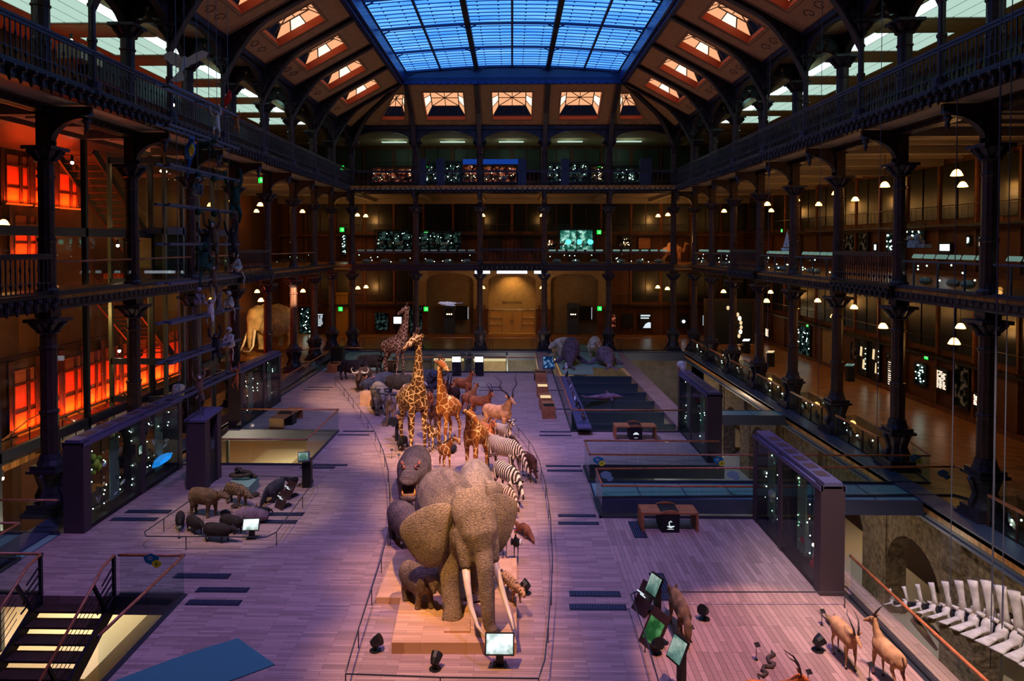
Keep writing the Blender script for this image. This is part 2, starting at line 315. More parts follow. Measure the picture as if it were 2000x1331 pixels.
HORN={
 'kudu':[(0,.05,0),(-.05,.1,.12),(-.13,.2,.2),(-.12,.3,.3),(-.1,.24,.42),(-.18,.3,.52),(-.2,.4,.6)],
 'sable':[(0,.035,0),(-.06,.05,.22),(-.2,.07,.38),(-.38,.08,.42),(-.52,.09,.36)],
 'hart':[(0,.04,0),(0,.1,.06),(.03,.12,.14),(-.02,.1,.2),(-.1,.09,.24)],
 'buff':[(0,.04,0),(-.02,.16,-.05),(-.03,.3,-.03),(-.02,.36,.1),(0,.3,.18)],
 'ox':[(0,.05,0),(-.06,.2,.02),(-.16,.34,.0),(-.2,.4,.12),(-.12,.4,.26)],
 'gaz':[(0,.03,0),(-.02,.05,.12),(-.1,.08,.24),(-.2,.08,.3),(-.26,.05,.36)],
 'oryx':[(0,.03,0),(-.12,.05,.25),(-.26,.09,.5),(-.4,.12,.7)],
 'short':[(0,.03,0),(-.02,.04,.07),(-.05,.05,.14)],
 'wilde':[(0,.03,0),(0,.14,-.03),(.02,.2,.03),(.02,.17,.12)]}
def ungulate(name,label,cat,group,hidem,H,loc,rz,L=1.05,cw=.17,cd=.24,bw=.19,bd=.22,hw=.16,hd=.2,tb=.96,tr=.97,
     neck=None,head=None,nr=None,hr=None,lt=.075,lm=.04,lb=.024,lf=.032,horn=None,hs=1.0,hornm='horn',st=(.03,-.05,.05,-.04),
     yaw=0,vox=.028,tail=.35,top=.62,mane=False,tailm='mane',earw=.035,earl=.12,sc=1):
    root=thing(name,label,cat,(*loc[:2],loc[2] if len(loc)>2 else 0),rz,group); mb=MB()
    torso(mb,H,L,cw,cd,bw,bd,hw,hd,tb,tr); ft=legs(mb,H,L,cw,hw,lt,lm,lb,lf,top,st)
    if neck is None: neck=[(L/2-.2,0,.84),(L/2,0,1.0),(L/2+.1,0,1.16)]; nr=[(.13,.2),(.08,.13),(.055,.09)]
    if head is None: head=[(-.05,0,0),(.03,0,.01),(.12,0,-.04),(.22,0,-.1),(.26,0,-.13)]; hr=[(.05,.06),(.06,.075),(.05,.06),(.035,.04),(.022,.022)]
    c=neck[0]; neck=turn(neck,c,yaw); e=neck[-1]; hd3=turn([(e[0]+p[0],e[1]+p[1],e[2]+p[2]) for p in head],e,yaw*1.5)
    mb.loft(sc3(H,neck),scr(H,nr),12); mb.loft(sc3(H,hd3),scr(H,hr),12)
    remesh(mb,'body',vox,hidem,root)
    a=yaw*1.5; up=Vector((hd3[1][0],hd3[1][1],hd3[1][2]+hr[1][1]*.75)); lat=Vector((-sin(a),cos(a),0)); fw=Vector((cos(a),sin(a),0))
    for s in(-1,1):
        b=up+lat*s*hr[1][0]*.7-fw*.03; ear(root,H,b,lat*s*earl+Vector((-.02,0,earl*.35)),earw,hidem)
        p=Vector(hd3[1])+lat*s*(hr[1][0]*.93)+fw*.045+Vector((0,0,.015)); MB().ball((0,0,0),.014*H,8).build('eye','eye_dark',root,True,loc=p*H)
        if horn:
            hp=[(up+fw*q[0]*hs+lat*s*q[1]*hs+Vector((0,0,q[2]*hs-.01)))*H for q in HORN[horn]]; n=len(hp)
            MB().loft(hp,[(.026*(1-i/(n-.7))+.003)*H*(2.0 if horn=='buff' else 1) for i in range(n)],8).build('horn',hornm,root,True)
    if tail: MB().loft(sc3(H,[(-L/2+.01,0,tr-.06),(-L/2-.06,0,tr-.2),(-L/2-.05,.01,tr-tail),(-L/2-.04,.01,tr-tail-.14)]),[.02*H,.015*H,.022*H,.004],6).build('tail',tailm,root,True)
    for q in ft: MB().loft([(q[0]*H,q[1]*H,.0),((q[0]-.004)*H,q[1]*H,.05*H)],[(lf*1.15)*H,lb*1.25*H],8).build('hoof','hoof',root,True)
    if mane: MB().loft(sc3(H,[(p[0]-.02,p[1],p[2]+nr[i][1]*1.02) for i,p in enumerate(neck)]),[(.015*H,.06*H)]*len(neck),8).build('mane','mane',root,True)
    return root
def giraffe(label,m,Hh,px,py,rz,yaw=0,bow=0,lie=False,headyaw=0,vox=.035,group='giraffes of the parade',z=0):
    H=Hh/1.62; x,y=G(px,py,z); root=thing('giraffe',label,'giraffe',(x,y,z),rz,group); mb=MB(); L=.62
    torso(mb,H,L,.17,.21,.175,.19,.15,.17,.93,.87)
    for i,(a,b) in enumerate(((.2,.085),(.2,-.085),(-.2,.08),(-.2,-.08))):
        d=(.03,-.05,-.05,.05)[i]
        p=[(a,b,.72),(a+d*.3,b,.5),(a+.012+d*.6,b,.33),(a+d*.9,b,.07),(a+.01+d,b,.005)] if i<2 else [(a+.03,b,.74),(a+.05+d*.3,b,.52),(a-.035+d*.6,b,.36),(a+d*.9,b,.07),(a+.01+d,b,.005)]
        mb.loft(sc3(H,p),scr(H,[.065 if i<2 else .08,.042,.032,.019,.026]),10)
    if bow: neck=[(.18,0,.85),(.3,0,1.0),(.42,0,1.14),(.5,0,1.2)]
    else: neck=[(.18,0,.83),(.27,0,1.02),(.33,0,1.24),(.37,0,1.46),(.39,0,1.58)]
    nr=[(.12,.18),(.078,.13),(.056,.086),(.046,.06),(.042,.052)][:len(neck)]
    if bow: nr[-1]=(.042,.055)
    neck=turn(neck,neck[0],yaw); e=neck[-1]; hy=yaw+headyaw
    dz=-.09 if not bow else -.14
    head=[(-.045,0,-.01),(.02,0,.02),(.09,0,.0+dz*.15),(.17,0,dz*.75),(.235,0,dz*1.25)]
    hd=turn([(e[0]+p[0],e[1],e[2]+p[2]+.01) for p in head],e,hy)
    mb.loft(sc3(H,neck),scr(H,nr),12); mb.loft(sc3(H,hd),scr(H,[(.045,.05),(.058,.066),(.052,.058),(.036,.042),(.027,.03)]),12)
    remesh(mb,'body',vox,m,root,3)
    lat=Vector((-sin(hy),cos(hy),0)); fw=Vector((cos(hy),sin(hy),0)); up=Vector(hd[1])+Vector((0,0,.045))
    for s in(-1,1):
        b=up+lat*s*.026; MB().loft([b*H,(b+Vector((0,0,.065))-fw*.012)*H,(b+Vector((0,0,.09))-fw*.02)*H],[.015*H,.012*H,.017*H],8).build('ossicone','mane',root,True)
        ear(root,H,Vector(hd[1])+lat*s*.042+Vector((0,0,.025))-fw*.02,lat*s*.1+Vector((0,0,.015)),.032,m)
        MB().ball((0,0,0),.011*H,8).build('eye','eye_dark',root,True,loc=(Vector(hd[2])+lat*s*.041+Vector((0,0,.018))-fw*.02)*H)
    MB().loft(sc3(H,[(p[0]-.0,p[1],p[2]+.0) for p in [(q[0]-nr[i][1]*.95*cos(yaw)*(1 if not bow else .5),q[1]-nr[i][1]*.95*sin(yaw),q[2]+(.02 if not bow else nr[i][1]*.8)) for i,q in enumerate(neck)]]),[(.009*H,.02*H)]*len(neck),8).build('mane','mane',root,True)
    MB().loft(sc3(H,[(-.31,0,.8),(-.35,0,.68),(-.35,.01,.48),(-.34,.01,.38)]),[.014*H,.01*H,.016*H,.003],6).build('tail','mane',root,True)
    return root
def elephant(label,skinm,H,loc,rz,tusk=1.0,trunk=None,earspread=1.0,vox=.045,name='elephant',st=(.12,-.05,-.1,.08),cat='elephant',group=None,earsz=1.0,hump=0,yaw=0,ribs=1):
    root=thing(name,label,cat,loc,rz,group); mb=MB(); s=H
    pts=[(-.6,0,.6),(-.54,0,.6),(-.42,0,.615),(-.2,0,.6),(.02,0,.59),(.2,0,.63),(.32,0,.68),(.42,0,.72)]
    rad=[(.1,.16),(.2,.26),(.245,.32),(.275,.345),(.27,.35),(.235,.32),(.19,.26),(.15,.2)]
    mb.loft(sc3(s,pts),scr(s,rad),20)
    mb.loft(sc3(s,[(-.5,0,.78),(-.2,0,.88+hump*.3),(.1,0,.86+hump*.3),(.32,0,.84+hump)]),scr(s,[(.07,.08),(.08,.1),(.08,.1),(.09,.1)]),12)
    c=(.3,0,.7)
    def T(l): return turn(l,c,yaw)
    mb.loft(sc3(s,T([(.34,0,.8),(.46,0,.86),(.56,0,.82),(.63,0,.72),(.66,0,.6)])),scr(s,[(.13,.14),(.165,.165),(.172,.165),(.15,.135),(.1,.095)]),16)
    for k in(-1,1): # tusk sheaths and brow
        mb.loft(sc3(s,T([(.52,k*.1,.74),(.6,k*.11,.6),(.64,k*.118,.48)])),scr(s,[.08,.068,.046]),10)
        mb.ball(Vector(T([(.57,k*.1,.83)])[0])*s,.045*s,8)
    tr=trunk or [(.66,0,.66),(.72,0,.52),(.745,0,.36),(.75,0,.2),(.745,0,.08),(.77,.02,.03)]
    n=len(tr); mb.loft(sc3(s,T(tr)),scr(s,[(.09,.08)]+[.074-.032*min(1,(i)/(n-1.)) for i in range(1,n)]),14)
    for i,(x,y) in enumerate(((.24,.13),(.24,-.13),(-.42,.13),(-.42,-.13))):
        d=st[i]
        p=[(x,y,.62),(x+d*.3+.01,y,.42),(x+d*.6+(.02 if i<2 else -.02),y,.24),(x+d,y,.07),(x+d+.01,y,0)] if i<2 else [(x,y,.62),(x+.06+d*.3,y,.42),(x-.02+d*.6,y,.24),(x+d,y,.07),(x+d+.01,y,0)]
        mb.loft(sc3(s,p),scr(s,[.12,.095,.075,.075,.088]),14)
    rem=remesh(mb,'body',vox,skinm,root,3)
    for k in(-1,1):
        # ear: a broad curved sheet with its own thickness
        o=[(0,-.03,.13),(-.02,.05,.16),(-.05,.15,.15),(-.09,.26,.1),(-.13,.34,.02),(-.14,.35,-.06),(-.12,.31,-.13),(-.1,.27,-.22),(-.07,.19,-.31),(-.04,.12,-.33),(-.02,.06,-.28),(-.0,.02,-.12)]
        es=earsz; a=[T([(.4+q[0]*es*(1.4-earspread*.4),k*(.13+q[1]*es*earspread),.74+q[2]*es)])[0] for q in o]; cx=T([(.36,k*(.13+.16*es*earspread),.74-.02)])[0]
        vs=[];nn=len(a)
        for t in(-.012,.012):
            for q in a: vs.append(((q[0]+t)*s,q[1]*s,q[2]*s))
            for q in a: vs.append(((q[0]*.5+cx[0]*.5+t+.03*(1 if t>0 else 1))*s,(q[1]+cx[1])/2*s,(q[2]+cx[2])/2*s))
            vs.append(((cx[0]+t+.035)*s,cx[1]*s,cx[2]*s))
        W_=2*nn+1; fs=[]
        for w in(0,1):
            b=w*W_
            for i in range(nn):
                j=(i+1)%nn; fs.append((b+i,b+j,b+nn+j,b+nn+i)); fs.append((b+nn+i,b+nn+j,b+2*nn))
        for i in range(nn): fs.append((i,(i+1)%nn,W_+(i+1)%nn,W_+i))
        e=MB().add(vs,fs).build('ear',skinm,root,True); sd=e.modifiers.new('s','SUBSURF'); sd.levels=2; sd.render_levels=2
        if tusk:
            if tusk<0: tp=[(.66,.085,.5),(.72,.11,.34),(.78,.14,.16),(.88,.13,.06),(.98,.06,.08),(1.0,.01,.14)]
            else: tp=[(.63,.118,.5),(.69,.13,.38),(.78,.14,.25),(.89,.135,.16),(.98,.115,.12)]
            tp=[(q[0],k*q[1],q[2]) for q in tp]; MB().loft(sc3(s,T(tp)),[(.03*(1-i/(len(tp)-.6))+.004)*s for i in range(len(tp))],10).build('tusk','ivory',root,True)
        MB().ball((0,0,0),.014*s,8).build('eye','eye_dark',root,True,loc=Vector(T([(.615,k*.128,.74)])[0])*s)
    MB().loft(sc3(s,[(-.6,0,.72),(-.67,0,.6),(-.69,.02,.42),(-.68,.03,.32)]),[.025*s,.014*s,.012*s,.006*s],8).build('tail',skinm,root,True)
    return root
def hippo(label,m,L,px,py,rz,mouth=True,z=0,vox=.04):
    x,y=G(px,py,z); root=thing('hippopotamus',label,'hippopotamus',(x,y,z),rz,'hippopotamuses of the parade'); mb=MB(); s=L
    mb.loft(sc3(s,[(-.46,0,.25),(-.42,0,.26),(-.28,0,.27),(-.05,0,.255),(.15,0,.27),(.27,0,.28)]),scr(s,[(.07,.09),(.13,.14),(.16,.165),(.18,.17),(.15,.15),(.12,.13)]),16)
    mb.loft(sc3(s,[(.2,0,.29),(.32,0,.31),(.4,0,.31),(.47,0,.32),(.52,0,.33)]),scr(s,[(.11,.12),(.1,.1),(.085,.06),(.1,.06),(.085,.045)]),14)
    if mouth: mb.loft(sc3(s,[(.3,0,.24),(.38,0,.19),(.46,0,.15),(.5,0,.14)]),scr(s,[(.08,.06),(.08,.03),(.09,.03),(.07,.025)]),12)
    else: mb.loft(sc3(s,[(.3,0,.26),(.42,0,.25),(.5,0,.26)]),scr(s,[(.08,.07),(.09,.05),(.07,.04)]),12)
    for a,b in((.16,.09),(.16,-.09),(-.3,.09),(-.3,-.09)):
        d=.02 if b>0 else -.02; mb.loft(sc3(s,[(a,b,.22),(a+d,b,.1),(a+d,b,.03),(a+.01+d,b,0)]),scr(s,[.07,.05,.042,.05]),10)
    remesh(mb,'body',vox,m,root,3)
    for k in(-1,1):
        MB().ball((.35*s,k*.062*s,.4*s),.02*s,8).build('brow','ear_pink',root,True); MB().ball((0,0,0),.009*s,8).build('eye','eye_dark',root,True,loc=(.363*s,k*.07*s,.41*s))
        ear(root,s,(.28,k*.075,.4),(-.01,k*.02,.04),.018,'ear_pink')
        if mouth:
            MB().loft(sc3(s,[(.47,k*.055,.16),(.475,k*.058,.2),(.465,k*.06,.23)]),[.011*s,.009*s,.003],8).build('tusk','tooth',root,True)
    if mouth:
        MB().loft(sc3(s,[(.34,0,.215),(.44,0,.185)]),scr(s,[(.06,.01),(.075,.012)]),10).build('tongue','mouth_red',root,True)
        MB().loft(sc3(s,[(.33,0,.245),(.46,0,.275)]),scr(s,[(.06,.014),(.08,.01)]),10).build('palate','mouth_red',root,True)
        for q in range(-3,4): MB().tube((.485*s,q*.016*s,.155*s),(.495*s,q*.016*s,.19*s),.006*s,.003*s,6).build('tooth','tooth',root,True)
    MB().loft(sc3(s,[(-.45,0,.3),(-.49,0,.24),(-.49,0,.18)]),[.018*s,.01*s,.006*s],6).build('tail',m,root,True)
    return root
D_=pi/180
def feet(hx,hy,fx,fy,z=0):
    # stand between a hind-foot point and a front-foot point: place and heading
    a=G(hx,hy,z); b=G(fx,fy,z); return ((a[0]+b[0])/2,(a[1]+b[1])/2,z), atan2(b[1]-a[1],b[0]-a[0]), hypot(b[0]-a[0],b[1]-a[1])
def at(px,py,z=0):
    if isinstance(px,tuple): return px
    x,y=G(px,py,z); return (x,y,z)
# ---------------- elephants ----------------
PL=.25
ex,ey=-1.47,17.6
elephant('great grey bull elephant with long pale tusks leading the parade on the front plinth','elephant_skin',2.95,(ex,ey,PL),-70*D_,1.0,
   trunk=[(.66,0,.66),(.73,0,.5),(.76,0,.34),(.775,0,.2),(.78,.01,.08),(.81,.03,.03)],earspread=1.05,vox=.04,group='elephants of the parade',st=(-.04,.2,.02,-.12),earsz=1.1,yaw=.12)
elephant('smaller pale elephant half hidden behind the back of the great bull','young_elephant_skin',2.15,(-1.15,21.9,0),-88*D_,.0,vox=.05,group='elephants of the parade',earsz=.8)
elephant('baby elephant reaching its trunk to the leg of the great bull','calf_skin',1.0,at(816,1180,PL),-48*D_,0,trunk=[(.66,0,.66),(.76,0,.5),(.86,0,.42),(.98,0,.43),(1.06,0,.5)],vox=.022,group='elephants of the parade',earspread=.55,earsz=.9,yaw=.4)
elephant('pale woolly mammoth with curled tusks spotlit between the columns','mammoth_skin',3.7,(-19.9,58.5,.3),-112*D_,-1,trunk=[(.66,0,.66),(.71,0,.5),(.72,0,.36),(.72,0,.2),(.72,0,.1)],vox=.06,name='mammoth',cat='mammoth',hump=.1,earsz=.35,earspread=.4,st=(.04,-.04,-.04,.04))
# ---------------- hippos ----------------
hippo('brownish grey hippopotamus gaping its mouth behind the bull elephant','hippo_skin',3.5,808,968,-88*D_)
hippo('dark hippopotamus standing beside the ear of the bull elephant','hippo_skin',2.6,799,1068,-62*D_,mouth=False)
hippo('bluish hippopotamus among the buffaloes with its head lowered','dark_hippo_skin',2.9,738,771,-112*D_,mouth=False,vox=.06)
# ---------------- giraffes ----------------
giraffe('tallest giraffe of the parade with jagged blotches and head turned left','masai_hide',5.1,805,882,-58*D_,yaw=-.35,headyaw=-1.05)
giraffe('giraffe with netted chestnut coat looking right over its fellows','reticulated_hide',3.9,876,872,-118*D_,yaw=.3,headyaw=1.05)
giraffe('netted giraffe bowing its neck beside the zebras','reticulated_hide',3.6,930,930,-112*D_,bow=1,yaw=.25,headyaw=1.1)
giraffe('dark blotched giraffe at the far end standing side on','far_giraffe_hide',4.75,768,738,-28*D_,yaw=.1,headyaw=-2.2,vox=.05)
giraffe('small netted giraffe calf with its neck bent low behind the bull elephant','reticulated_hide',1.9,868,922,-60*D_,bow=1,yaw=.5,vox=.022)
giraffe('pale giraffe calf resting between the legs of the tallest giraffe','masai_hide',1.75,846,882,-110*D_,bow=1,yaw=-.3,vox=.022)
# ---------------- oxen and buffaloes ----------------
BN=[(.38,0,.8),(.52,0,.8),(.62,0,.78)]; BR=[(.17,.24),(.12,.18),(.09,.13)]; BH=[(-.04,0,.02),(.06,0,0),(.16,0,-.09),(.26,0,-.2),(.3,0,-.25)]; BHR=[(.09,.1),(.1,.12),(.085,.095),(.06,.07),(.045,.045)]
def bovine(label,m,H,px,py,rz,horn='buff',hornm='horn',yaw=0,name='buffalo',cat='buffalo',group='buffaloes of the parade',hs=1,vox=.05):
    return ungulate(name,label,cat,group,m,H,at(px,py),rz,L=1.25,cw=.25,cd=.33,bw=.27,bd=.32,hw=.22,hd=.28,tb=.95,tr=.93,neck=BN,nr=BR,head=BH,hr=BHR,lt=.11,lm=.06,lb=.042,lf=.05,top=.55,horn=horn,hs=hs,hornm=hornm,yaw=yaw,vox=vox,earw=.05,earl=.13)
bovine('black buffalo at the rear of the parade showing its flank','buffalo_black',1.42,688,743,-25*D_,yaw=.2)
bovine('brown buffalo with pale horns facing the front behind the railing bend','buffalo_brown',1.5,711,762,-92*D_,hornm='horn_pale')
bovine('black buffalo whose head shows over its brown neighbour','buffalo_black',1.4,722,731,-15*D_)
bovine('grey ox with swept horns above the plinth block','ox_grey',1.65,741,805,-72*D_,'ox','horn',name='water_buffalo')
bovine('black buffalo with curling horn standing in the middle of the herd','buffalo_black',1.4,780,777,-25*D_,yaw=.5,hornm='horn_pale')
bovine('large dark buffalo sloping down behind the netted giraffe','rhino_grey',1.75,832,778,-45*D_)
# ---------------- antelopes ----------------
def ante(name,label,m,H,px,py,rz,cat='antelope',z=0,**k):
    return ungulate(name,label,cat,'antelopes of the parade',m,H,at(px,py,z),rz,**k)
ante('oryx','pale oryx with thin upright horns beside the tallest giraffe','oryx_pale',1.3,806,797,-40*D_,L=1.15,cw=.21,bw=.23,horn='oryx',hs=1)
ante('eland','sandy eland cow behind the blotched giraffe','eland_tan',1.2,790,812,-75*D_,L=1.15,cw=.2,bw=.22,horn='short')
ante('waterbuck','grey waterbuck with wide curved horns','waterbuck',1.35,764,828,-85*D_,L=1.1,horn='ox',cw=.2,bw=.21,hs=1.3)
ante('red_antelope','small reddish antelope by the tilted panel','hartebeest',.95,779,856,-78*D_,horn=None)
ante('hartebeest','orange hartebeest facing the front with small hooked horns','hartebeest',1.25,840,815,-85*D_,horn='hart')
ante('brown_antelope','dark brown antelope between the two tall giraffes','sable_brown',1.15,850,836,-100*D_,horn=None)
ante('sable_antelope','sable antelope with long swept back horns','sable_brown',1.35,886,806,-100*D_,horn='sable',hs=1.4,L=1.1)
ante('hartebeest','orange hartebeest at the rear looking right','hartebeest',1.3,903,782,-40*D_,horn='hart',hs=1.3,neck=[(.33,0,.84),(.5,0,1.08),(.56,0,1.3)],nr=[(.13,.2),(.08,.12),(.055,.08)])
ante('hartebeest','orange hartebeest with upright horns beside the rear one','hartebeest',1.15,880,788,-105*D_,horn='hart',hs=1.5)
ante('impala','reddish antelope seen from behind left of the kudu','hartebeest',1.15,916,806,60*D_,horn=None)
ante('impala','reddish antelope with twisted horns leaning right behind the kudu','hartebeest',1.15,937,816,-25*D_,horn='gaz',hs=1.1,yaw=-.3)
ante('kudu','tan greater kudu with tall corkscrew horns','kudu_tan',1.5,970,851,-38*D_,horn='kudu',hs=1.15,neck=[(.33,0,.84),(.5,0,1.05),(.57,0,1.22)],nr=[(.13,.2),(.085,.13),(.06,.085)],earw=.055,earl=.16,yaw=-.15)
ante('bongo','chestnut bongo with faint stripes below the kudu','okapi_mix',1.05,950,872,-60*D_,horn=None,L=1.1,cw=.22,bw=.23)
ante('brown_antelope','tan antelope lowering its head below the bongo','kudu_tan',.95,957,888,-65*D_,horn=None,neck=[(.33,0,.84),(.55,0,.8),(.66,0,.66)],nr=[(.13,.2),(.08,.12),(.055,.08)])
ante('wildebeest','striped grey wildebeest beside the rail bend','fine_zebra_hide',1.1,982,876,-55*D_,horn='wilde',L=1.0)
ante('bontebok','brown antelope with white face grazing at the rail','sable_brown',1.0,1034,936,-70*D_,horn='gaz',neck=[(.33,0,.8),(.52,0,.6),(.6,0,.38)],nr=[(.13,.18),(.08,.11),(.055,.08)])
# ---------------- zebras ----------------
ZN=[(.34,0,.82),(.55,0,.78),(.7,0,.6)]; ZR=[(.14,.22),(.09,.15),(.07,.11)]; ZH=[(-.05,0,.04),(.04,0,-.02),(.12,0,-.14),(.2,0,-.28),(.22,0,-.34)]; ZHR=[(.06,.07),(.07,.09),(.055,.075),(.04,.05),(.032,.035)]
def zebra(label,m,H,px,py,rz,**k):
    return ungulate('zebra',label,'zebra','zebras of the parade',m,H,at(px,py),rz,L=1.15,cw=.19,bw=.22,bd=.24,hw=.18,hd=.22,neck=ZN,nr=ZR,head=ZH,hr=ZHR,mane=True,earw=.04,lt=.085,**k)
zebra('largest zebra with fine narrow stripes grazing beside the netted giraffe','fine_zebra_hide',1.5,984,928,-48*D_)
zebra('zebra with bold stripes bending its head to the floor','zebra_hide',1.3,990,975,-62*D_)
zebra('zebra foal with brown stripes close to the elephant ear','foal_hide',.95,984,1000,-55*D_)
# ---------------- smaller beasts of the parade ----------------
def critter(name,label,cat,m,L,loc,rz,h=.5,w=.16,d=.18,neck=.12,hl=.2,legr=.05,tail=None,headz=0,group=None,vox=.02,ears=True,spine=None,tailm=None,legh=None,arch=0,earh=.06,hr=.1,snout=.05,ro=(0,0,0)):
    # a four-legged animal of body length L: h = back height / L
    root=thing(name,label,cat,loc,rz,group); mb=MB(); s=L; t=h
    if any(ro): root.rotation_euler=(ro[0],ro[1],rz)
    mb.loft(sc3(s,[(-.5,0,t-d),(-.44,0,t-d),(-.25,0,t-d+arch),(0,0,t-d+arch),(.25,0,t-d),(.4,0,t-d+.01),(.46,0,t-d+.02)]),scr(s,[(w*.4,d*.4),(w*.85,d*.85),(w,d),(w*1.02,d),(w,d),(w*.75,d*.8),(w*.5,d*.55)]),12)
    e=(.46+neck,0,t-d*.6+headz)
    mb.loft(sc3(s,[(.36,0,t-d*.9),(.46+neck*.4,0,t-d*.8+headz*.5),e]),scr(s,[(w*.7,d*.75),(w*.6,d*.6),(hr*.85,hr*.85)]),10)
    mb.loft(sc3(s,[(e[0]-.06,0,e[2]),(e[0]+.02,0,e[2]+.005),(e[0]+hl*.5,0,e[2]-.03),(e[0]+hl,0,e[2]-.07)]),scr(s,[(hr*.7,hr*.7),(hr,hr),(hr*.7,hr*.65),(snout,snout*.9)]),10)
    for i,(x,y) in enumerate(((.32,.6*w),(.32,-.6*w),(-.36,.65*w),(-.36,-.65*w))):
        q=(.03,-.06,-.05,.04)[i]
        p=[(x,y,t-d*1.1),(x+q*.5+(.0 if i<2 else .04),y,(t-d)*.6),(x+q+(.0 if i<2 else -.03),y,(t-d)*.3),(x+q,y,.03),(x+q+.03,y,.012)]
        mb.loft(sc3(s,p),scr(s,[legr*1.3,legr,legr*.65,legr*.6,legr*.7]),8)
    remesh(mb,'body',vox,m,root,2)
    for k in(-1,1):
        MB().ball((0,0,0),.014*s,6).build('eye','eye_dark',root,True,loc=((e[0]+hl*.3)*s,k*hr*.8*s,(e[2]+.015)*s))
        if ears: ear(root,s,(e[0]-.02,k*hr*.7,e[2]+hr*.7),(-.01,k*.02,earh),.03,m)
    if tail: MB().loft(sc3(s,[(-.47,0,t-d*.8)]+[(-.5+q[0],q[1],t-d*.8+q[2]) for q in tail[0]]),scr(s,tail[1]),8).build('tail',tailm or m,root,True)
    return root
critter('leopard','spotted leopard crouching beneath the right tusk of the bull elephant','leopard','leopard_hide',.98,at(999,1166,PL),-66*D_,h=.5,w=.13,d=.14,tail=([(-.12,0,.02),(-.3,0,-.1),(-.42,0,-.05)],[.04,.035,.03,.02]))
critter('porcupine','dark bristly porcupine behind the giraffe calf','porcupine','black_fur',.6,at(884,884),-100*D_,h=.5,w=.25,d=.24,hl=.12)
critter('warthog','dark warthog beside the tallest giraffe','warthog','black_fur',.85,at(786,878),-100*D_,h=.62,w=.18,d=.2)
critter('lion_cub','small brown cat lying between the giraffes','wild cat','brown_fur',.7,at(872,880),-80*D_,h=.5,w=.17,d=.17)
pg=critter('pangolin','glossy brown pangolin arched on the floor right of the elephant','pangolin','pangolin_scale',.72,at(1022,1046),120*D_,h=.42,w=.18,d=.18,arch=.12,ears=False,tail=([(-.2,0,-.12),(-.4,.05,-.18),(-.55,.1,-.2)],[.13,.1,.06,.02]))
def wader(label,px,py,rz,Hh=1.0,m='bird_black',crest='macaw_red',name='crane',group='cranes right of the elephant',z=0):
    x,y=G(px,py,z); r=thing(name,label,'bird',(x,y,z),rz,group); s=Hh; mb=MB()
    mb.loft(sc3(s,[(-.28,0,.5),(-.18,0,.52),(0,0,.58),(.12,0,.64),(.18,0,.72),(.2,0,.86),(.22,0,.95),(.26,0,.96),(.3,0,.95)]),scr(s,[.02,(.08,.06),(.12,.13),(.09,.1),(.045,.05),(.025,.025),(.035,.035),(.035,.035),.012]),10)
    remesh(mb,'body',.018,m,r,1)
    for k in(-1,1):
        MB().loft(sc3(s,[(0,k*.05,.5),(-.01,k*.05,.25),(0,k*.05,.02)]),scr(s,[.02,.01,.009]),6).build('leg','hoof',r,True)
        MB().loft(sc3(s,[(-.06,k*.05,.012),(.1,k*.05,.012)]),scr(s,[.01,.006]),6).build('foot','hoof',r,True)
        MB().loft(sc3(s,[(.1,k*.11,.62),(-.08,k*.13,.56),(-.26,k*.08,.48)]),scr(s,[(.02,.07),(.03,.1),(.01,.02)]),8).build('wing','bird_white' if m=='bird_black' and k>0 else m,r,True)
    MB().loft(sc3(s,[(.28,0,.955),(.36,0,.93)]),scr(s,[.015,.004]),6).build('beak','beak',r,True)
    MB().ball((.235*s,0,.99*s),.022*s,8).build('crown',crest,r,True)
    return r
wader('black crane with red crown standing alone on the boards',1008,1102,-95*D_,1.05)
wader('black crane with white cheek half hidden by the elephant trunk',986,1090,-60*D_,1.1)
wader('tall brown stork behind the right ear of the bull elephant',972,1062,-90*D_,1.2,'brown_fur','ear_pink','stork')
# ---------------- beasts of the rainforest stand (left) ----------------
RG='animals of the rainforest stand'
critter('tapir','brown tapir with grey cheek standing over the peccaries','tapir','tapir',1.02,at(398,1008),-16*D_,h=.92,w=.23,d=.28,hl=.36,neck=.16,hr=.13,snout=.06,legr=.08,vox=.025,earh=.06)
critter('jaguar','spotted jaguar prowling behind the tapir','jaguar','jaguar_hide',1.0,at(462,986),-32*D_,h=.74,w=.17,d=.21,headz=-.16,hl=.24,hr=.13,legr=.07,tail=([(-.1,0,-.1),(-.2,0,-.25),(-.35,0,-.3)],[.045,.04,.035,.025]))
for i,(px,py,r,l,q) in enumerate(((352,1030,-66,'rounded peccary farthest left on the stand',.68),(380,1040,-42,'peccary second from the left with lowered snout',.76),(424,1058,-12,'black peccary nearest the low rail',.86),(452,1040,-25,'dark peccary with a pale collar beside the small screen',.82))):
    critter('peccary',l,'peccary','peccary',q,at(px,py),r*D_,h=.66,w=.21,d=.25,hl=.26,hr=.13,snout=.055,legr=.05,group=RG,earh=.05)
critter('giant_anteater','dark shaggy giant anteater seen from behind','anteater','anteater',1.0,at(537,976),80*D_,h=.66,w=.19,d=.24,hl=.42,hr=.08,snout=.025,legr=.07,tail=([(-.15,0,-.05),(-.35,0,-.25),(-.5,0,-.38)],[(.04,.14),(.05,.18),(.04,.14),.03]))
critter('coati','black coati curled low beside the fawn','coati','black_fur',.5,at(513,1008),170*D_,h=.6,w=.25,d=.25,hl=.2,headz=-.12,tail=([(-.1,0,.05),(-.2,0,-.05),(-.22,0,-.15)],[.09,.07,.05,.03]))
critter('fawn','small spotted orange fawn in the middle of the stand','deer','fawn_hide',.36,at(487,1010),5*D_,h=.95,w=.18,d=.2,legr=.05,neck=.2,headz=.25,hr=.11,vox=.012)
critter('small_monkey','dark long tailed monkey peering over the slanted panels','monkey','black_fur',.4,at(572,952),200*D_,h=.9,w=.2,d=.24)
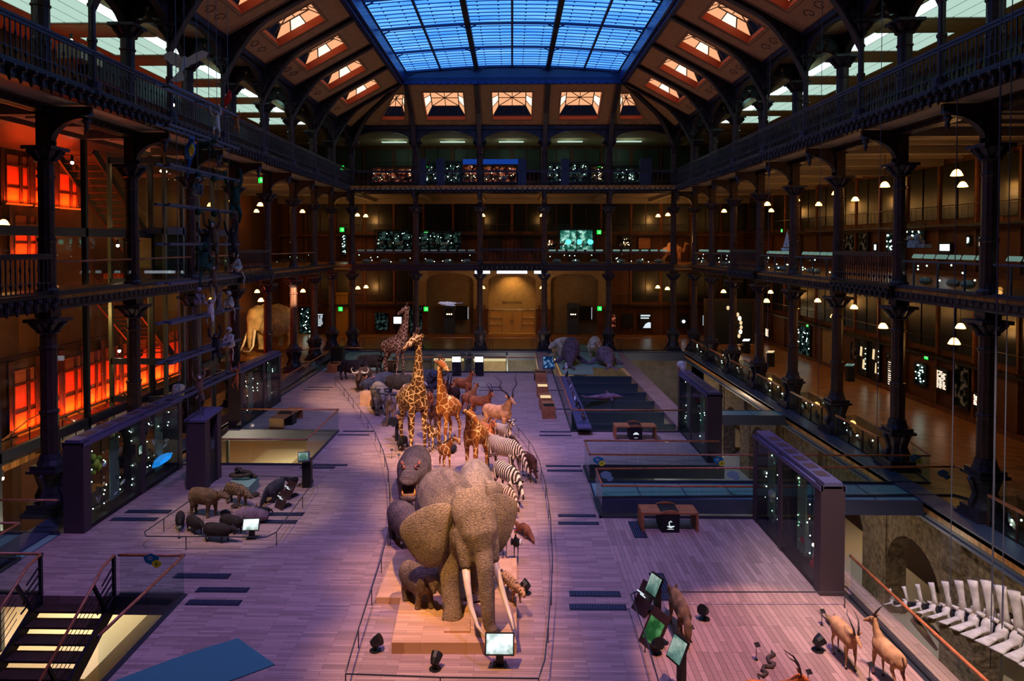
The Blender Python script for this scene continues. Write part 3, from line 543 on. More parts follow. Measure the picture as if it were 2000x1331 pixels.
def turtle(label,px,py,rz,s=.45,tagc=None):
    s*=.62
    x,y=G(px,py); r=thing('tortoise',label,'tortoise',(x,y,0),rz,'tortoises of the rainforest stand')
    MB().ball((0,0,.17*s),.5*s,14,(1,.8,.55)).build('shell','turtle_shell',r,True)
    MB().loft(sc3(s,[(.4,0,.16),(.58,0,.2),(.7,0,.22)]),[.1*s,.08*s,.1*s],8).build('head','lizard_skin',r,True)
    for a,b in((.33,.33),(.33,-.33),(-.33,.33),(-.33,-.33)): MB().loft(sc3(s,[(a,b,.15),(a*1.3,b*1.3,.0)]),[.1*s,.09*s],8).build('leg','lizard_skin',r,True)
turtle('brown tortoise nearest the tapir feet',440,1005,0,.55); turtle('blue grey tortoise beside the brown one',460,992,20*D_,.5); turtle('dark tortoise behind the fawn',498,970,-140*D_,.55); turtle('tortoise at the corner by the lectern post',588,950,-20*D_,.4)
x,y=G(484,1022); r=thing('manatee','smooth blue grey manatee calf lying behind the small screen','manatee',(x,y,0),8*D_); mb=MB()
mb.loft([(-.75,0,.1),(-.45,0,.2),(0,0,.26),(.4,0,.24),(.65,0,.2)],[(.2,.05),(.18,.14),(.27,.26),(.2,.2),(.12,.12)],14); mb.loft([(.3,.2,.12),(.35,.42,.04)],[(.09,.04),(.05,.03)],8); mb.loft([(.3,-.2,.12),(.35,-.42,.04)],[(.09,.04),(.05,.03)],8)
remesh(mb,'body',.03,'seal_skin',r)
x,y=G(473,934,.4); r=thing('anaconda','thick green brown anaconda coiled on the glass block','snake',(x,y,.37),0); r.scale=(.55,.55,.55)
MB().loft([(.95*cos(t*.55)*(1-.035*t),.42*sin(t*.55)*(1-.03*t),.12+.02*t) for t in range(0,20)]+[(-.5,.1,.62),(-.25,-.2,.78),(.1,-.35,.8)],[.07]+[.13]*17+[.12,.11,.09,.08,.05],10).build('body','turtle_shell',r,True)
# ---------------- savanna stand (right, in front) ----------------
SG='animals of the dry country stand'
critter('striped_hyena','shaggy sand coloured hyena seen from behind','hyena','hyena_fur',1.15,at(1327,1236),92*D_,h=.76,w=.13,d=.21,hl=.2,hr=.1,headz=-.1,earh=.12,vox=.025,tail=([(-.08,0,-.12),(-.12,0,-.3),(-.13,0,-.42)],[.06,.08,.07,.03]))
GN=[(.33,0,.84),(.48,0,1.05),(.54,0,1.22)]; GR=[(.12,.18),(.07,.1),(.05,.07)]
GK=dict(lt=.06,lm=.032,lb=.02,lf=.026,vox=.018,cat='gazelle')
p,a,l=feet(1634,1277,1660,1308); ante('gazelle','tan gazelle with curved horns lowering its head','gazelle',.86,p,None,a,horn='gaz',hs=1.3,L=1.0,top=.6,neck=[(.3,0,.82),(.48,0,.9),(.6,0,.94)],nr=[(.12,.17),(.07,.1),(.055,.07)],st=(.03,-.06,-.06,.06),**GK)['group']=SG
p,a,l=feet(1748,1352,1722,1326); ante('gazelle','orange gazelle with straight horns looking back to its mate','gazelle',.9,p,None,a,horn='oryx',hs=.45,L=1.0,neck=[(.3,0,.82),(.42,0,1.06),(.46,0,1.25)],nr=GR,yaw=.35,**GK)['group']=SG
ante('oryx','brown antelope with lyre horns cut by the bottom of the photo','hartebeest',.85,1500,1418,-10*D_,horn='gaz',hs=1.3,vox=.025)['group']=SG
p,a,l=feet(1612,1210,1640,1240); critter('mongoose','small brown mongoose walking behind the gazelle','mongoose','lizard_skin',.5,p,a,h=.36,w=.13,d=.13,legr=.04,tail=([(-.2,0,.02),(-.5,0,.02),(-.85,0,.05)],[.05,.04,.03,.012]))
x,y=G(1495,1300); r=thing('snake','dark snake winding over the boards','snake',(x,y,.035),0)
pp=[G(a,b,.035) for a,b in((1507,1272),(1512,1279),(1500,1285),(1503,1294),(1512,1297),(1508,1303),(1492,1302),(1489,1310),(1497,1315),(1490,1322),(1480,1317),(1484,1326))]
MB().loft([(a-x,b-y,0) for a,b in pp],[.02,.04,.045]+[.045]*6+[.035,.02,.006],8).build('body','snake_skin',r,True)
# ---------------- polar stand ----------------
def bear(label,px,py,rz,s=2.0):
    r=critter('polar_bear',label,'polar bear','polar_fur',s,at(px,py,.06),rz,h=.62,w=.2,d=.24,hl=.24,hr=.11,neck=.2,legr=.095,headz=-.05,snout=.05,earh=.04,group='polar bears on the glass floe',vox=.04)
bear('polar bear standing beside the rear column facing the front',1161,694,-100*D_,2.4); bear('polar bear stooping behind the walrus',1096,694,-120*D_,2.3)
def sealb(name,label,m,px,py,rz,L,z=.06,tusks=True,up=.0):
    x,y=G(px,py,z); r=thing(name,label,name.replace('_',' '),(x,y,z),rz); mb=MB(); s=L
    mb.loft(sc3(s,[(-.62,0,.05),(-.45,0,.1),(-.25,0,.18),(0,0,.24+up*.5),(.25,0,.28+up),(.38,0,.34+up),(.46,0,.36+up)]),scr(s,[(.05,.03),(.07,.06),(.15,.14),(.21,.22),(.19,.2),(.11,.12),(.06,.07)]),14)
    for k in(-1,1):
        mb.loft(sc3(s,[(.15,k*.15,.14),(.1,k*.3,.04),(.02,k*.4,.015)]),scr(s,[(.06,.035),(.06,.02),(.04,.012)]),8); mb.loft(sc3(s,[(-.55,k*.02,.05),(-.7,k*.1,.03),(-.8,k*.12,.02)]),scr(s,[(.04,.025),(.04,.015),(.04,.01)]),8)
    remesh(mb,'body',.045,m,r)
    if tusks:
        for k in(-1,1): MB().loft(sc3(s,[(.46,k*.03,.33+up),(.47,k*.035,.2+up)]),[.02*s,.006*s],6).build('tusk','ivory',r,True)
    return r
sealb('walrus','massive dark walrus lying on the green glass slab','walrus_skin',1115,711,82*D_,3.3,up=.12)
sealb('elephant_seal','long mauve seal stretched over the edge of its glass slab','seal_skin',1183,713,92*D_,3.3,tusks=False,up=-.08)
# shark-like dolphin hanging above the pit
x,z=DP(1180,776,40.5); r=thing('dolphin','slender grey dolphin hanging above the dark pit','dolphin',(x,40.5,z),20*D_); mb=MB()
mb.loft([(-1.3,0,.1),(-.8,0,.05),(0,0,0),(.6,0,0),(1.0,0,-.05),(1.25,0,-.1)],[.03,.09,.2,.18,.1,.04],10); mb.loft([(-1.3,-.35,.1),(-1.25,0,.1),(-1.3,.35,.1)],[(.02,.03),(.03,.1),(.02,.03)],6); mb.loft([(.3,0,.15),(.05,0,.42)],[(.03,.12),(.01,.03)],6)
for k in(-1,1): mb.loft([(.45,k*.1,-.1),(.2,k*.5,-.2)],[(.1,.03),(.03,.01)],6)
remesh(mb,'body',.03,'seal_skin',r)
# row of sea birds on the ramp
i=0
for k,(px,py) in enumerate(((1105,726),(1107,738),(1109,746),(1112,752),(1115,760),(1118,769),(1120,776),(1123,785),(1126,795),(1131,803),(1139,822))):
    s=(.62,.45,.3,.32,.3,.34,.3,.36,.42,.5,.5)[k]; x,y=G(px,py,.4); w=('bird_white','bird_black','grey_fur','brown_fur','bird_white','grey_fur','brown_fur','bird_white','bird_black','bird_black','brown_fur')[k]
    r=thing('sea_bird',ORD[k]+' sea bird from the far end of the sloping blue shelf' if k else 'white upright sea bird at the far end of the sloping blue shelf','bird',(x,y,.4),(-60+k*23)*D_,'sea birds in file on the shelf'); mb=MB()
    mb.loft(sc3(s,[(-.3,0,.12),(-.1,0,.28),(.05,0,.5),(.06,0,.8),(.08,0,.92),(.2,0,.9)]),scr(s,[.03,(.18,.16),(.2,.2),(.09,.09),(.09,.09),.02]),10)
    for q in(-1,1): mb.loft(sc3(s,[(.02,q*.08,.3),(.05,q*.09,.0)]),scr(s,[.05,.05]),6)
    remesh(mb,'body',.015,w,r,1)
    MB().loft(sc3(s,[(.17,0,.9),(.3,0,.87)]),scr(s,[.035,.008]),6).build('beak','beak',r,True)
    for q in(-1,1): MB().loft(sc3(s,[(.06,q*.17,.62),(-.06,q*.22,.4),(-.2,q*.12,.18)]),scr(s,[(.02,.05),(.03,.1),(.01,.03)]),6).build('wing','bird_black' if w=='bird_white' else 'grey_fur',r,True)
# camel on the second gallery
def camel():
    x,z=DP(1312,487,63.6); r=thing('camel','sandy two humped camel on the second gallery at the far corner','camel',(x,63.6,7.05),180*D_*0+12*D_); mb=MB(); H=1.9
    torso(mb,H,1.0,.16,.22,.2,.22,.15,.18,.93,.9); legs(mb,H,1.0,.16,.15,.07,.035,.025,.04,.6)
    for a in(-.12,.2): mb.loft(sc3(H,[(a,0,.85),(a,0,1.02),(a,0,1.12)]),scr(H,[(.1,.16),(.08,.11),(.04,.05)]),10)
    mb.loft(sc3(H,[(.4,0,.75),(.56,0,.68),(.66,0,.85),(.68,0,1.05),(.78,0,1.06),(.88,0,1.02)]),scr(H,[(.1,.15),(.07,.1),(.05,.07),(.055,.06),(.05,.05),.03]),10)
    remesh(mb,'body',.05,'camel_fur',r)
    for k in(-1,1): ear(r,H,(.68,k*.04,1.1),(0,k*.02,.05),.02,'camel_fur'); MB().ball((0,0,0),.02,6).build('eye','eye_dark',r,True,loc=(.76*H,k*.048*H,1.07*H))
camel()
# ---------------- birds in the air ----------------
def flyer(name,label,m,X,Y,Z,rz,span,tailm=None,pitch=0,dih=.12,bodyL=.5,wires=0,fanw=.3,sweep=0):
    r=thing(name,label,'bird',(X,Y,Z),rz); r.rotation_euler=(0,pitch,rz); s=span; mb=MB(); b=bodyL
    mb.loft(sc3(s,[(-b*.55,0,0),(-b*.3,0,0),(0,0,-.01),(b*.3,0,0),(b*.42,0,.02),(b*.52,0,.01)]),scr(s,[(.03,.02),(.06,.05),(.09,.08),(.06,.06),(.055,.055),.015]),10)
    remesh(mb,'body',.02,m,r,1)
    for k in(-1,1):
        w=[]; 
        up=[(.14,.04),(.16,.2),(.12,.38),(-.06,.52)]; lo=[(-.2,.5),(-.16,.4),(-.2,.3),(-.16,.22),(-.18,.12),(-.12,.04)]
        P=[((a+c*sweep)*s,c*k*s,abs(c)*dih*s) for a,c in up+lo]; n=len(P)
        MB().add([(p[0],p[1],p[2]-.008) for p in P]+[(p[0],p[1],p[2]+.012) for p in P],[tuple(range(n)),tuple(range(2*n-1,n-1,-1))]+[(i,(i+1)%n,n+(i+1)%n,n+i) for i in range(n)]).build('wing',m,r)
    P=[(-b*.45*s,.03*s),(-(b*.45+.28)*s,fanw*.5*s),(-(b*.45+.32)*s,0),(-(b*.45+.28)*s,-fanw*.5*s),(-b*.45*s,-.03*s)]
    MB().prism(P,-.01,.01).build('tail',tailm or m,r)
    MB().loft(sc3(s,[(b*.5,0,.01),(b*.6,0,-.01)]),scr(s,[.015,.004]),6).build('beak','beak',r,True)
    if wires:
        mm=MB()
        for k in(-1,1): mm.tube((0,k*.1*s,0),(0,k*.1*s,wires),.006,n=5)
        q=mm.build('suspension_wire','wire',None); q.parent=r; q.rotation_euler=(0,-pitch,0)
    return r
mat('wire',(90,90,100),.4)
zebra_hide('hawk_feather',(130,120,114),(214,206,198),7,1)
y,z=AX(357,126,-12.6); flyer('hawk','pale barred hawk spreading its wings before the upper gallery','hawk_feather',-12.6,y,z,85*D_,1.7,pitch=-62*D_,bodyL=.42,fanw=.34,dih=.0,wires=0,sweep=.75)
x,z=DP(873,593,50); flyer('gull','white gull gliding above the giraffes','bird_white',x,50,z,-160*D_,2.0,dih=-.1,bodyL=.6,fanw=.12)
def perch(name,label,X,px,py,m,s,belly=None,rz=0,tl=.5,z=None):
    y,z=AX(px,py,X); r=thing(name,label,'bird',(X,y,z),rz); mb=MB()
    mb.loft(sc3(s,[(-.1,0,-.1),(0,0,.05),(.08,0,.3),(.12,0,.5),(.17,0,.58),(.24,0,.56)]),scr(s,[.05,(.13,.12),(.15,.15),(.1,.1),(.1,.1),.04]),10); remesh(mb,'body',.02,m,r,1)
    MB().loft(sc3(s,[(-.08,0,0),(-.22,0,-.3),(-.34,0,-.3-tl)]),scr(s,[(.08,.03),(.06,.02),(.015,.01)]),8).build('tail',m if not belly else 'macaw_blue',r,True)
    if belly: MB().loft(sc3(s,[(.04,0,.02),(.15,0,.22),(.17,0,.42)]),scr(s,[.07,.11,.06]),8).build('breast',belly,r,True)
    MB().loft(sc3(s,[(.22,0,.57),(.3,0,.52),(.29,0,.46)]),scr(s,[.05,.035,.008]),6).build('beak','eye_dark',r,True)
    for k in(-1,1): MB().loft(sc3(s,[(.1,k*.12,.42),(-.04,k*.15,.15),(-.14,k*.08,-.12)]),scr(s,[(.03,.07),(.035,.1),(.01,.03)]),6).build('wing',m,r,True)
perch('macaw','blue and yellow macaw with a long tail on the upper rods',-11.4,372,305,'macaw_blue',1.0,'macaw_yellow',-50*D_,.45)
perch('macaw','scarlet macaw perched above the balcony rail',-11.4,445,200,'macaw_red',.75,None,-20*D_,.3)
# ---------------- climbing primates and a sloth on the hanging rods ----------------
def ape(label,X,px,py,m,s,kind,rz=0,name='climbing_monkey'):
    y,z=AX(px,py,X); r=thing(name,label,'monkey' if name!='sloth' else name,(X,y,z),rz,'primates on the hanging rods'); mb=MB()
    if kind=='sit':
        mb.loft(sc3(s,[(-.05,0,.1),(0,0,.15),(.02,0,.35),(.05,0,.6)]),scr(s,[.12,(.2,.18),(.17,.15),(.13,.1)]),10); mb.ball((.12*s,0,.78*s),.14*s,10)
        for k in(-1,1):
            mb.loft(sc3(s,[(.0,k*.14,.12),(.28,k*.16,.3),(.3,k*.14,.03)]),scr(s,[.09,.06,.04]),8); mb.loft(sc3(s,[(.05,k*.15,.56),(.2,k*.2,.38),(.32,k*.12,.3)]),scr(s,[.06,.045,.035]),8)
        mb.loft(sc3(s,[(-.12,0,.08),(-.25,0,-.2),(-.2,0,-.5),(-.25,0,-.65)]),scr(s,[.04,.035,.03,.02]),6); hz=(.24,.78)
    elif kind=='hang':
        mb.loft(sc3(s,[(0,0,-.75),(0,0,-.6),(0,0,-.35),(0,0,-.15)]),scr(s,[.1,.16,.15,.1]),10); mb.ball((.06*s,0,-.02*s),.12*s,10)
        mb.loft(sc3(s,[(0,.1,-.2),(.0,.22,.1),(0,.15,.45)]),scr(s,[.06,.045,.04]),8); mb.loft(sc3(s,[(0,-.1,-.2),(.1,-.25,0),(.05,-.3,.35)]),scr(s,[.06,.045,.04]),8)
        mb.loft(sc3(s,[(0,.08,-.7),(.2,.14,-.95),(.05,.12,-1.2)]),scr(s,[.09,.06,.04]),8); mb.loft(sc3(s,[(0,-.08,-.7),(.25,-.14,-.85),(.1,-.12,-1.08)]),scr(s,[.09,.06,.04]),8); hz=(.17,-.02)
    else:
        mb.loft(sc3(s,[(-.4,0,.35),(-.2,0,.42),(.1,0,.42),(.3,0,.48)]),scr(s,[.1,.16,.15,.12]),10); mb.ball((.45*s,0,.55*s),.12*s,10)
        for a in(-.35,.25):
            for k in(-1,1): mb.loft(sc3(s,[(a,k*.1,.35),(a+.08,k*.12,.18),(a+.02,k*.1,0)]),scr(s,[.07,.045,.035]),8)
        mb.loft(sc3(s,[(-.42,0,.38),(-.6,0,.2),(-.62,0,-.2),(-.7,0,-.3)]),scr(s,[.04,.035,.03,.015]),6); hz=(.56,.55)
    remesh(mb,'body',.02,m,r,1)
    MB().ball((hz[0]*s,0,(hz[1]-.02)*s),.075*s,8,(.7,.9,.9)).build('face','brown_fur' if m!='brown_fur' else 'pale_fur',r,True)
    return r
ape('dark baboon walking on the upper rods beside the macaw',-11.4,400,306,'green_dark',1.0,'walk',-20*D_)
ape('pale sloth hanging upside down before the balustrade',-11.4,423,222,'pale_fur',.75,'hang',-70*D_,'sloth')
ape('small orange primate hanging below the top rods',-11.4,462,228,'red_fur',.6,'hang',-70*D_)
ape('grey monkey crouched below the second pair of rods',-11.4,386,385,'grey_fur',.8,'sit',-60*D_)
ape('greenish long limbed monkey reaching down from the rods',-11.4,458,358,'green_dark',1.35,'hang',-60*D_)
ape('pale gibbon swinging by long raised arms',-11.4,417,437,'brown_fur',1.2,'hang',-80*D_)
ape('dark gibbon hanging in front of the glass tower',-11.4,401,452,'black_fur',1.0,'hang',-100*D_)
ape('black ape clutching the cable next to the gibbon',-11.4,452,450,'black_fur',1.0,'hang',-50*D_)
ape('big dark colobus sitting with its back to the hall',-11.4,395,535,'green_dark',1.3,'sit',100*D_)
ape('slim langur standing behind the colobus',-11.4,416,522,'brown_fur',.9,'hang',-60*D_)
ape('pale langur seated at the far end of the middle rods',-11.4,466,533,'pale_fur',.95,'sit',-150*D_)
ape('ring tailed lemur facing right under the middle rods',-11.4,385,598,'grey_fur',.75,'sit',-10*D_)
ape('white chested lemur hanging by one hand',-11.4,411,588,'pale_fur',.8,'hang',-80*D_)
ape('curled grey lemur near the balcony girder',-11.4,427,576,'grey_fur',.7,'hang',-30*D_)
ape('white and grey lemur sitting above the fourth rods',-11.4,451,603,'pale_fur',.8,'sit',-120*D_)
ape('small black monkey dangling between two rods',-11.4,421,655,'black_fur',.9,'hang',-60*D_)
ape('white fronted monkey sitting on the fifth rods',-11.4,450,680,'pale_fur',.95,'sit',-95*D_)
ape('brown monkey low down beside the iron column',-11.4,389,735,'brown_fur',.9,'hang',-60*D_)
ape('small red monkey above the far glass case',-11.4,461,722,'red_fur',.7,'hang',-90*D_)
# ---------------- whale skeleton hanging at the right ----------------
mat('bone',(232,214,196),.7,var=.12,vs=5,bump=.3,bs=25); mat('bone_dark',(120,96,60),.8,var=.2)
r=thing('whale_skeleton','huge pale whale skeleton hung beside the right edge of the deck','skeleton',(0,0,0))
n=13; spine=[]
for i in range(n):
    t=i/(n-1.); px=1745+t*330; py=1178+8*sin(t*3.0)+t*t*120; X=10.6+1.5*t; yy,zz=AX(px,py,X); spine.append((X,yy,zz))
dirs=[]
for i in range(n):
    a=Vector(spine[min(i+1,n-1)])-Vector(spine[max(0,i-1)]); dirs.append(a.normalized())
ul=Vector((-.35,.25,1)).normalized()
for i,p in enumerate(spine):
    p=Vector(p); d=dirs[i]; w=.35+.65*min(1,i/7.); mb=MB(); lat=d.cross(Vector((0,0,1))).normalized()
    mb.loft([p-d*.13*w,p-d*.11*w,p+d*.11*w,p+d*.13*w],[.2*w,.24*w,.24*w,.2*w],12)
    q=(Vector((0,0,1))-d*.45*0).normalized()
    mb.loft([p+q*.15*w,p+q*.5*w-d*.05,p+q*.9*w-d*.12,p+q*1.08*w-d*.16],[(.1*w,.16*w),(.06*w,.1*w),(.075*w,.125*w),(.075*w,.15*w)],10,side=lat)
    for k in(-1,1): mb.loft([p,p+lat*k*.45*w,p+lat*k*.95*w+d*.05],[(.12*w,.1*w),(.11*w,.05*w),(.16*w,.04*w)],8,side=d)
    for k in(-1,1): mb.loft([p+q*.25*w+lat*k*.1*w-d*.1*w,p+q*.3*w+lat*k*.14*w-d*.28*w],[.06*w,.04*w],6)
    mb.build('vertebra','bone',r,True)
    if i<n-1: MB().tube(p+d*.14*w,Vector(spine[i+1])-dirs[i+1]*.14*w,.17*w,n=10).build('disc','iron_dark',r,True)
    if i<7: MB().loft([p-q*.2*w,p-q*.45*w-d*.1,p-q*.6*w-d*.25],[(.05,.12*w),(.05,.14*w),(.04,.08*w)],8,side=lat).build('chevron','bone_dark',r,True)
for a in(4,7,11): MB().tube(spine[a],(spine[a][0],spine[a][1],13),.012,n=5).build('suspension_wire','wire',r)
p=Vector(spine[1]); 
for k in(0,1): MB().loft([p+Vector((.1+.25*k,-.1,-.35)),p+Vector((.35+.3*k,-.25,-.7)),p+Vector((.6+.3*k,-.35,-1.05))],[.1,.09,.04],8).build('flipper_bone','bone_dark',r,True)
# ================= the hall =================
W=15.37; Y0=23.18; S=5.277; WB=13.77; YF=60.3; SX=5.46
L2=7.3; L3=13.85; WX=23.3; WY=70.8
CYS=[Y0+S*k for k in range(-2,8)]      # column lines; the last is the corner
FX=[(-2.5+i)*SX for i in range(6)]
SIDE={-1:'left',1:'right'}
# ---- floors of the three galleries and ring edges ----
def slab(name,m,parts,z0,z1):
    b=MB()
    for x0,x1,y0,y1 in parts: b.box(x0,x1,y0,y1,z0,z1)
    return struct(b.build(name,m))
RING=[(-WX,-14.3,56,WY),(14.3,WX,5,WY),(-14.3,14.3,59.1,WY)]
slab('floor','parquet',RING+[(-17.6,-14.3,26,56)],-.35,0)
slab('floor','parquet',[(-WX,-15.2,40,WY),(-17.2,-15.2,5,40),(15.2,WX,5,WY),(-15.2,15.2,60.2,WY)],L2-.2,L2)
slab('floor','parquet',[(-WX,-WB,44,WY),(-18.0,-WB,5,44),(WB,WX,5,WY),(-WB,WB,58.7,WY)],L3-.2,L3)
slab('ceiling','soffit',[(-WX,-15.45,40,WY),(-17.2,-15.45,5,40),(15.45,WX,5,WY),(-15.45,15.45,60.4,WY)],L2-.32,L2-.2)
slab('ceiling','soffit',[(-WX,-WB-.02,44,WY),(-18.0,-WB-.02,5,44),(WB+.02,WX,5,WY),(-WB,WB,58.72,WY)],L3-.32,L3-.2)
# blue grey ledge around the pit, with its moulded face
b=MB()
for sgn in(-1,1):
    for x0,x1,z0,z1 in((14.22,15.0,0,.06),(14.3,14.34,-.18,0),(14.36,14.5,-.55,-.18),(14.3,14.5,-.65,-.55)):
        b.box(min(sgn*x0,sgn*x1),max(sgn*x0,sgn*x1),5 if sgn>0 else 5,59.1,z0,z1)
b.box(-14.3,14.3,59.0,59.4,-.7,.06); b.box(-14.3,14.3,58.9,59.1,-.2,-.02)
struct(b.build('trim_1','steel_blue'))
# ceiling beams under each gallery
def beams(z,x1,name,y0=13,lx=-17.2):
    b=MB()
    for y in CYS:
        for s_ in(-1,1):
            xe=WX if (s_>0 or y>40) else -lx
            b.box(min(s_*15.4,s_*xe),max(s_*15.4,s_*xe),y-.18,y+.18,z-.34,z); 
            for q in(.33,.66): yy=y+S*q; b.box(min(s_*15.4,s_*xe),max(s_*15.4,s_*xe),yy-.06,yy+.06,z-.14,z)
    for x in FX: b.box(x-.18,x+.18,YF,WY,z-.34,z)
    b.box(-WX,WX,WY-.5,WY,z-.5,z)
    struct(b.build(name,'soffit'))
beams(L2-.32,0,'trim_2'); beams(L3-.32,0,'trim_3')
# ---- outer walls: panelled wood with tall cabinets ----
def wallbox(name,m,*a): return struct(MB().box(*a).build(name,m))
wallbox('wall_right','panelling',WX,WX+.3,0,WY,-7,20); wallbox('wall_left','panelling',-WX-.3,-WX,0,WY,-7,20)
b=MB(); 
for x0,x1,z0,z1 in((-WX,-9.2,-7,20),(9.2,WX,-7,20),(-9.2,9.2,6.9,20),(-9.2,9.2,-7,0),(-3.4,-2.6,0,6.9),(2.6,3.4,0,6.9)): b.box(x0,x1,WY,WY+.3,z0,z1)
struct(b.build('wall_back','panelling')); wallbox('wall_front','wood_dark',-WX,WX,-.4,-.1,-7,24)
# arched niches of the far wall on the ground gallery, in warm plaster
def arch_poly(cx,hw,zs,rise,x0,x1,ztop):
    p=[(x0,0),(cx-hw,0),(cx-hw,zs)]+[(cx-hw*cos(pi*i/12),zs+rise*sin(pi*i/12)) for i in range(1,12)]+[(cx+hw,zs),(cx+hw,0),(x1,0),(x1,ztop),(x0,ztop)]
    return p
b=MB()
for cx in(-6.2,0,6.2): b.prism(arch_poly(cx,2.35,5.3,.85,cx-3.1,cx+3.1,6.95),WY-.12,WY+.35,'y')
struct(b.build('wall_arch','plaster'))
b=MB()
for cx in(-6.2,0,6.2): b.box(cx-2.4,cx+2.4,WY+1.3,WY+1.5,0,6.9); b.box(cx-2.5,cx-2.35,WY,WY+1.5,0,6.9); b.box(cx+2.35,cx+2.5,WY,WY+1.5,0,6.9)
b.box(-9,9,WY,WY+1.5,-.1,0); struct(b.build('wall_niche','plaster'))
b=MB()
for cx in(-9.15,-3.1,3.1,9.15):
    for d in(-.38,.38): b.box(cx+d-.3,cx+d+.3,WY-.3,WY,0,2.35); b.box(cx+d-.36,cx+d+.36,WY-.36,WY,2.35,2.55); b.cbox((cx+d,WY-.2,2.75),(.16,.16,.4)); b.box(cx+d-.2,cx+d+.2,WY-.34,WY-.28,.3,1.0)
struct(b.build('trim_4','wood_wall'))
d=thing('entrance_door','pale oak double door with white transom in the central niche','door',(0,WY+1.25,0))
for k in(-1,1):
    l=MB().box(k*.02 if k>0 else -.98,.98 if k>0 else -.02,-.08,0,0,2.3).build('door_leaf','pale_oak',d); MB().box(k*.1-.03,k*.1+.03,-.14,-.08,1.0,1.35).build('handle','steel',l)
    MB().box(min(k*1.02,k*2.3),max(k*1.02,k*2.3),-.06,0,0,2.3).build('side_panel','pale_oak',d)
for z in(.9,1.55,2.3): MB().box(-2.3,-1.02,-.1,-.06,z,z+.05).build('rail','bird_white',d); MB().box(1.02,2.3,-.1,-.06,z,z+.05).build('rail','bird_white',d)
MB().box(-2.3,2.3,-.1,0,2.3,2.42).build('transom','bird_white',d)
def writing(txt,size,m,loc,rot,name='sign_text',parent=None,ex=.004):
    c=bpy.data.curves.new('t','FONT'); c.body=txt; c.size=size; c.extrude=ex; c.align_x='CENTER'
    o=bpy.data.objects.new('t',c); COL.objects.link(o); dg=bpy.context.evaluated_depsgraph_get(); me=bpy.data.meshes.new_from_object(o.evaluated_get(dg))
    bpy.data.objects.remove(o); me.materials.clear(); me.materials.append(M[m]); q=bpy.data.objects.new(name,me); COL.objects.link(q); q.location=loc; q.rotation_euler=rot
    if parent: q.parent=parent
    return q
tag(writing('BIBLIOTHEQUE',.3,'wood_dark',(0,WY+1.27,3.0),(pi/2,0,0),'wall_lettering'),'faint dark capital letters on the wall above the oak door','lettering')
# tall shuttered cabinets on the walls of both lower galleries and the top one
def cabinets(z,nm,lo,hi,cg='cabinet_glass'):
    for sgn in(-1,1):
        if sgn<0: continue
        b=MB(); c=MB()
        for i in range(20):
            y=8+i*3.1; x=WX-.08
            b.box(x-.12,x,y-.08,y+.08,z,z+hi+.2)
            c.box(x-.05,x-.01,y+.2,y+1.45,z+lo,z+hi); c.box(x-.05,x-.01,y+1.6,y+2.85,z+lo,z+hi)
        b.box(WX-.4,WX,0,WY,z+lo-.55,z+lo-.3); b.box(WX-.25,WX,0,WY,z,z+.25)
        struct(b.build('trim_'+nm,'wood_wall')); struct(c.build('wall_shutter',cg))
    b=MB(); c=MB()
    for i in range(-7,8):
        if z<1 and abs(i)<3.2: continue
        x=i*2.95; b.box(x-.08,x+.08,WY-.14,WY,z,z+hi+.2); c.box(x+.2,x+1.4,WY-.06,WY-.01,z+lo,z+hi); c.box(x+1.5,x+2.75,WY-.06,WY-.01,z+lo,z+hi)
    for xa,xb in(((-WX,-9.5),(9.5,WX)) if z<1 else ((-WX,WX),)): b.box(xa,xb,WY-.45,WY,z+lo-.5,z+lo-.3)
    struct(b.build('trim_'+nm+'1','wood_wall')); struct(c.build('wall_shutter',cg))
cabinets(0,'5',3.3,6.3); cabinets(L2,'6',3.0,5.9); mat('shutter_green',(58,72,66),.5); cabinets(L3,'7',2.6,4.6,'shutter_green')
# narrow catwalk rails in front of the tall cabinets
def catwalk(z,lab):
    r=thing('catwalk',lab,'catwalk',(WX-.5,8,z)); b=MB(); b.box(-.35,.2,0,WY-9,-.12,0); b.build('deck','iron_dark',r)
    b=MB(); b.tube((-.3,0,.95),(-.3,WY-9,.95),.025,n=6); b.build('handrail','iron',r)
    b=MB()
    for i in range(125): b.tube((-.3,i*.5,0),(-.3,i*.5,.95),.01,n=4)
    b.build('balusters','iron',r)['kind']='stuff'
catwalk(3.0,'narrow cabinet catwalk along the right wall of the ground gallery'); catwalk(L2+2.7,'narrow cabinet catwalk along the right wall of the middle gallery')
def catwalk2(z,lab,x0,x1):
    r=thing('catwalk',lab,'catwalk',(x0,WY-.5,z)); MB().box(0,x1-x0,-.3,.2,-.12,0).build('deck','iron_dark',r); MB().tube((0,-.28,.95),(x1-x0,-.28,.95),.025,n=6).build('handrail','iron',r); b=MB()
    for i in range(int((x1-x0)/.4)): b.tube((i*.4,-.28,0),(i*.4,-.28,.95),.01,n=4)
    b.build('balusters','iron',r)['kind']='stuff'
catwalk2(L2+2.7,'cabinet catwalk across the far wall of the middle gallery',-17,17); catwalk2(L3+2.3,'cabinet catwalk across the far wall of the top gallery',-17,17)
catwalk2(3.0,'cabinet catwalk left of the arched niches',-19,-9.6); catwalk2(3.0,'cabinet catwalk right of the arched niches',9.6,19)
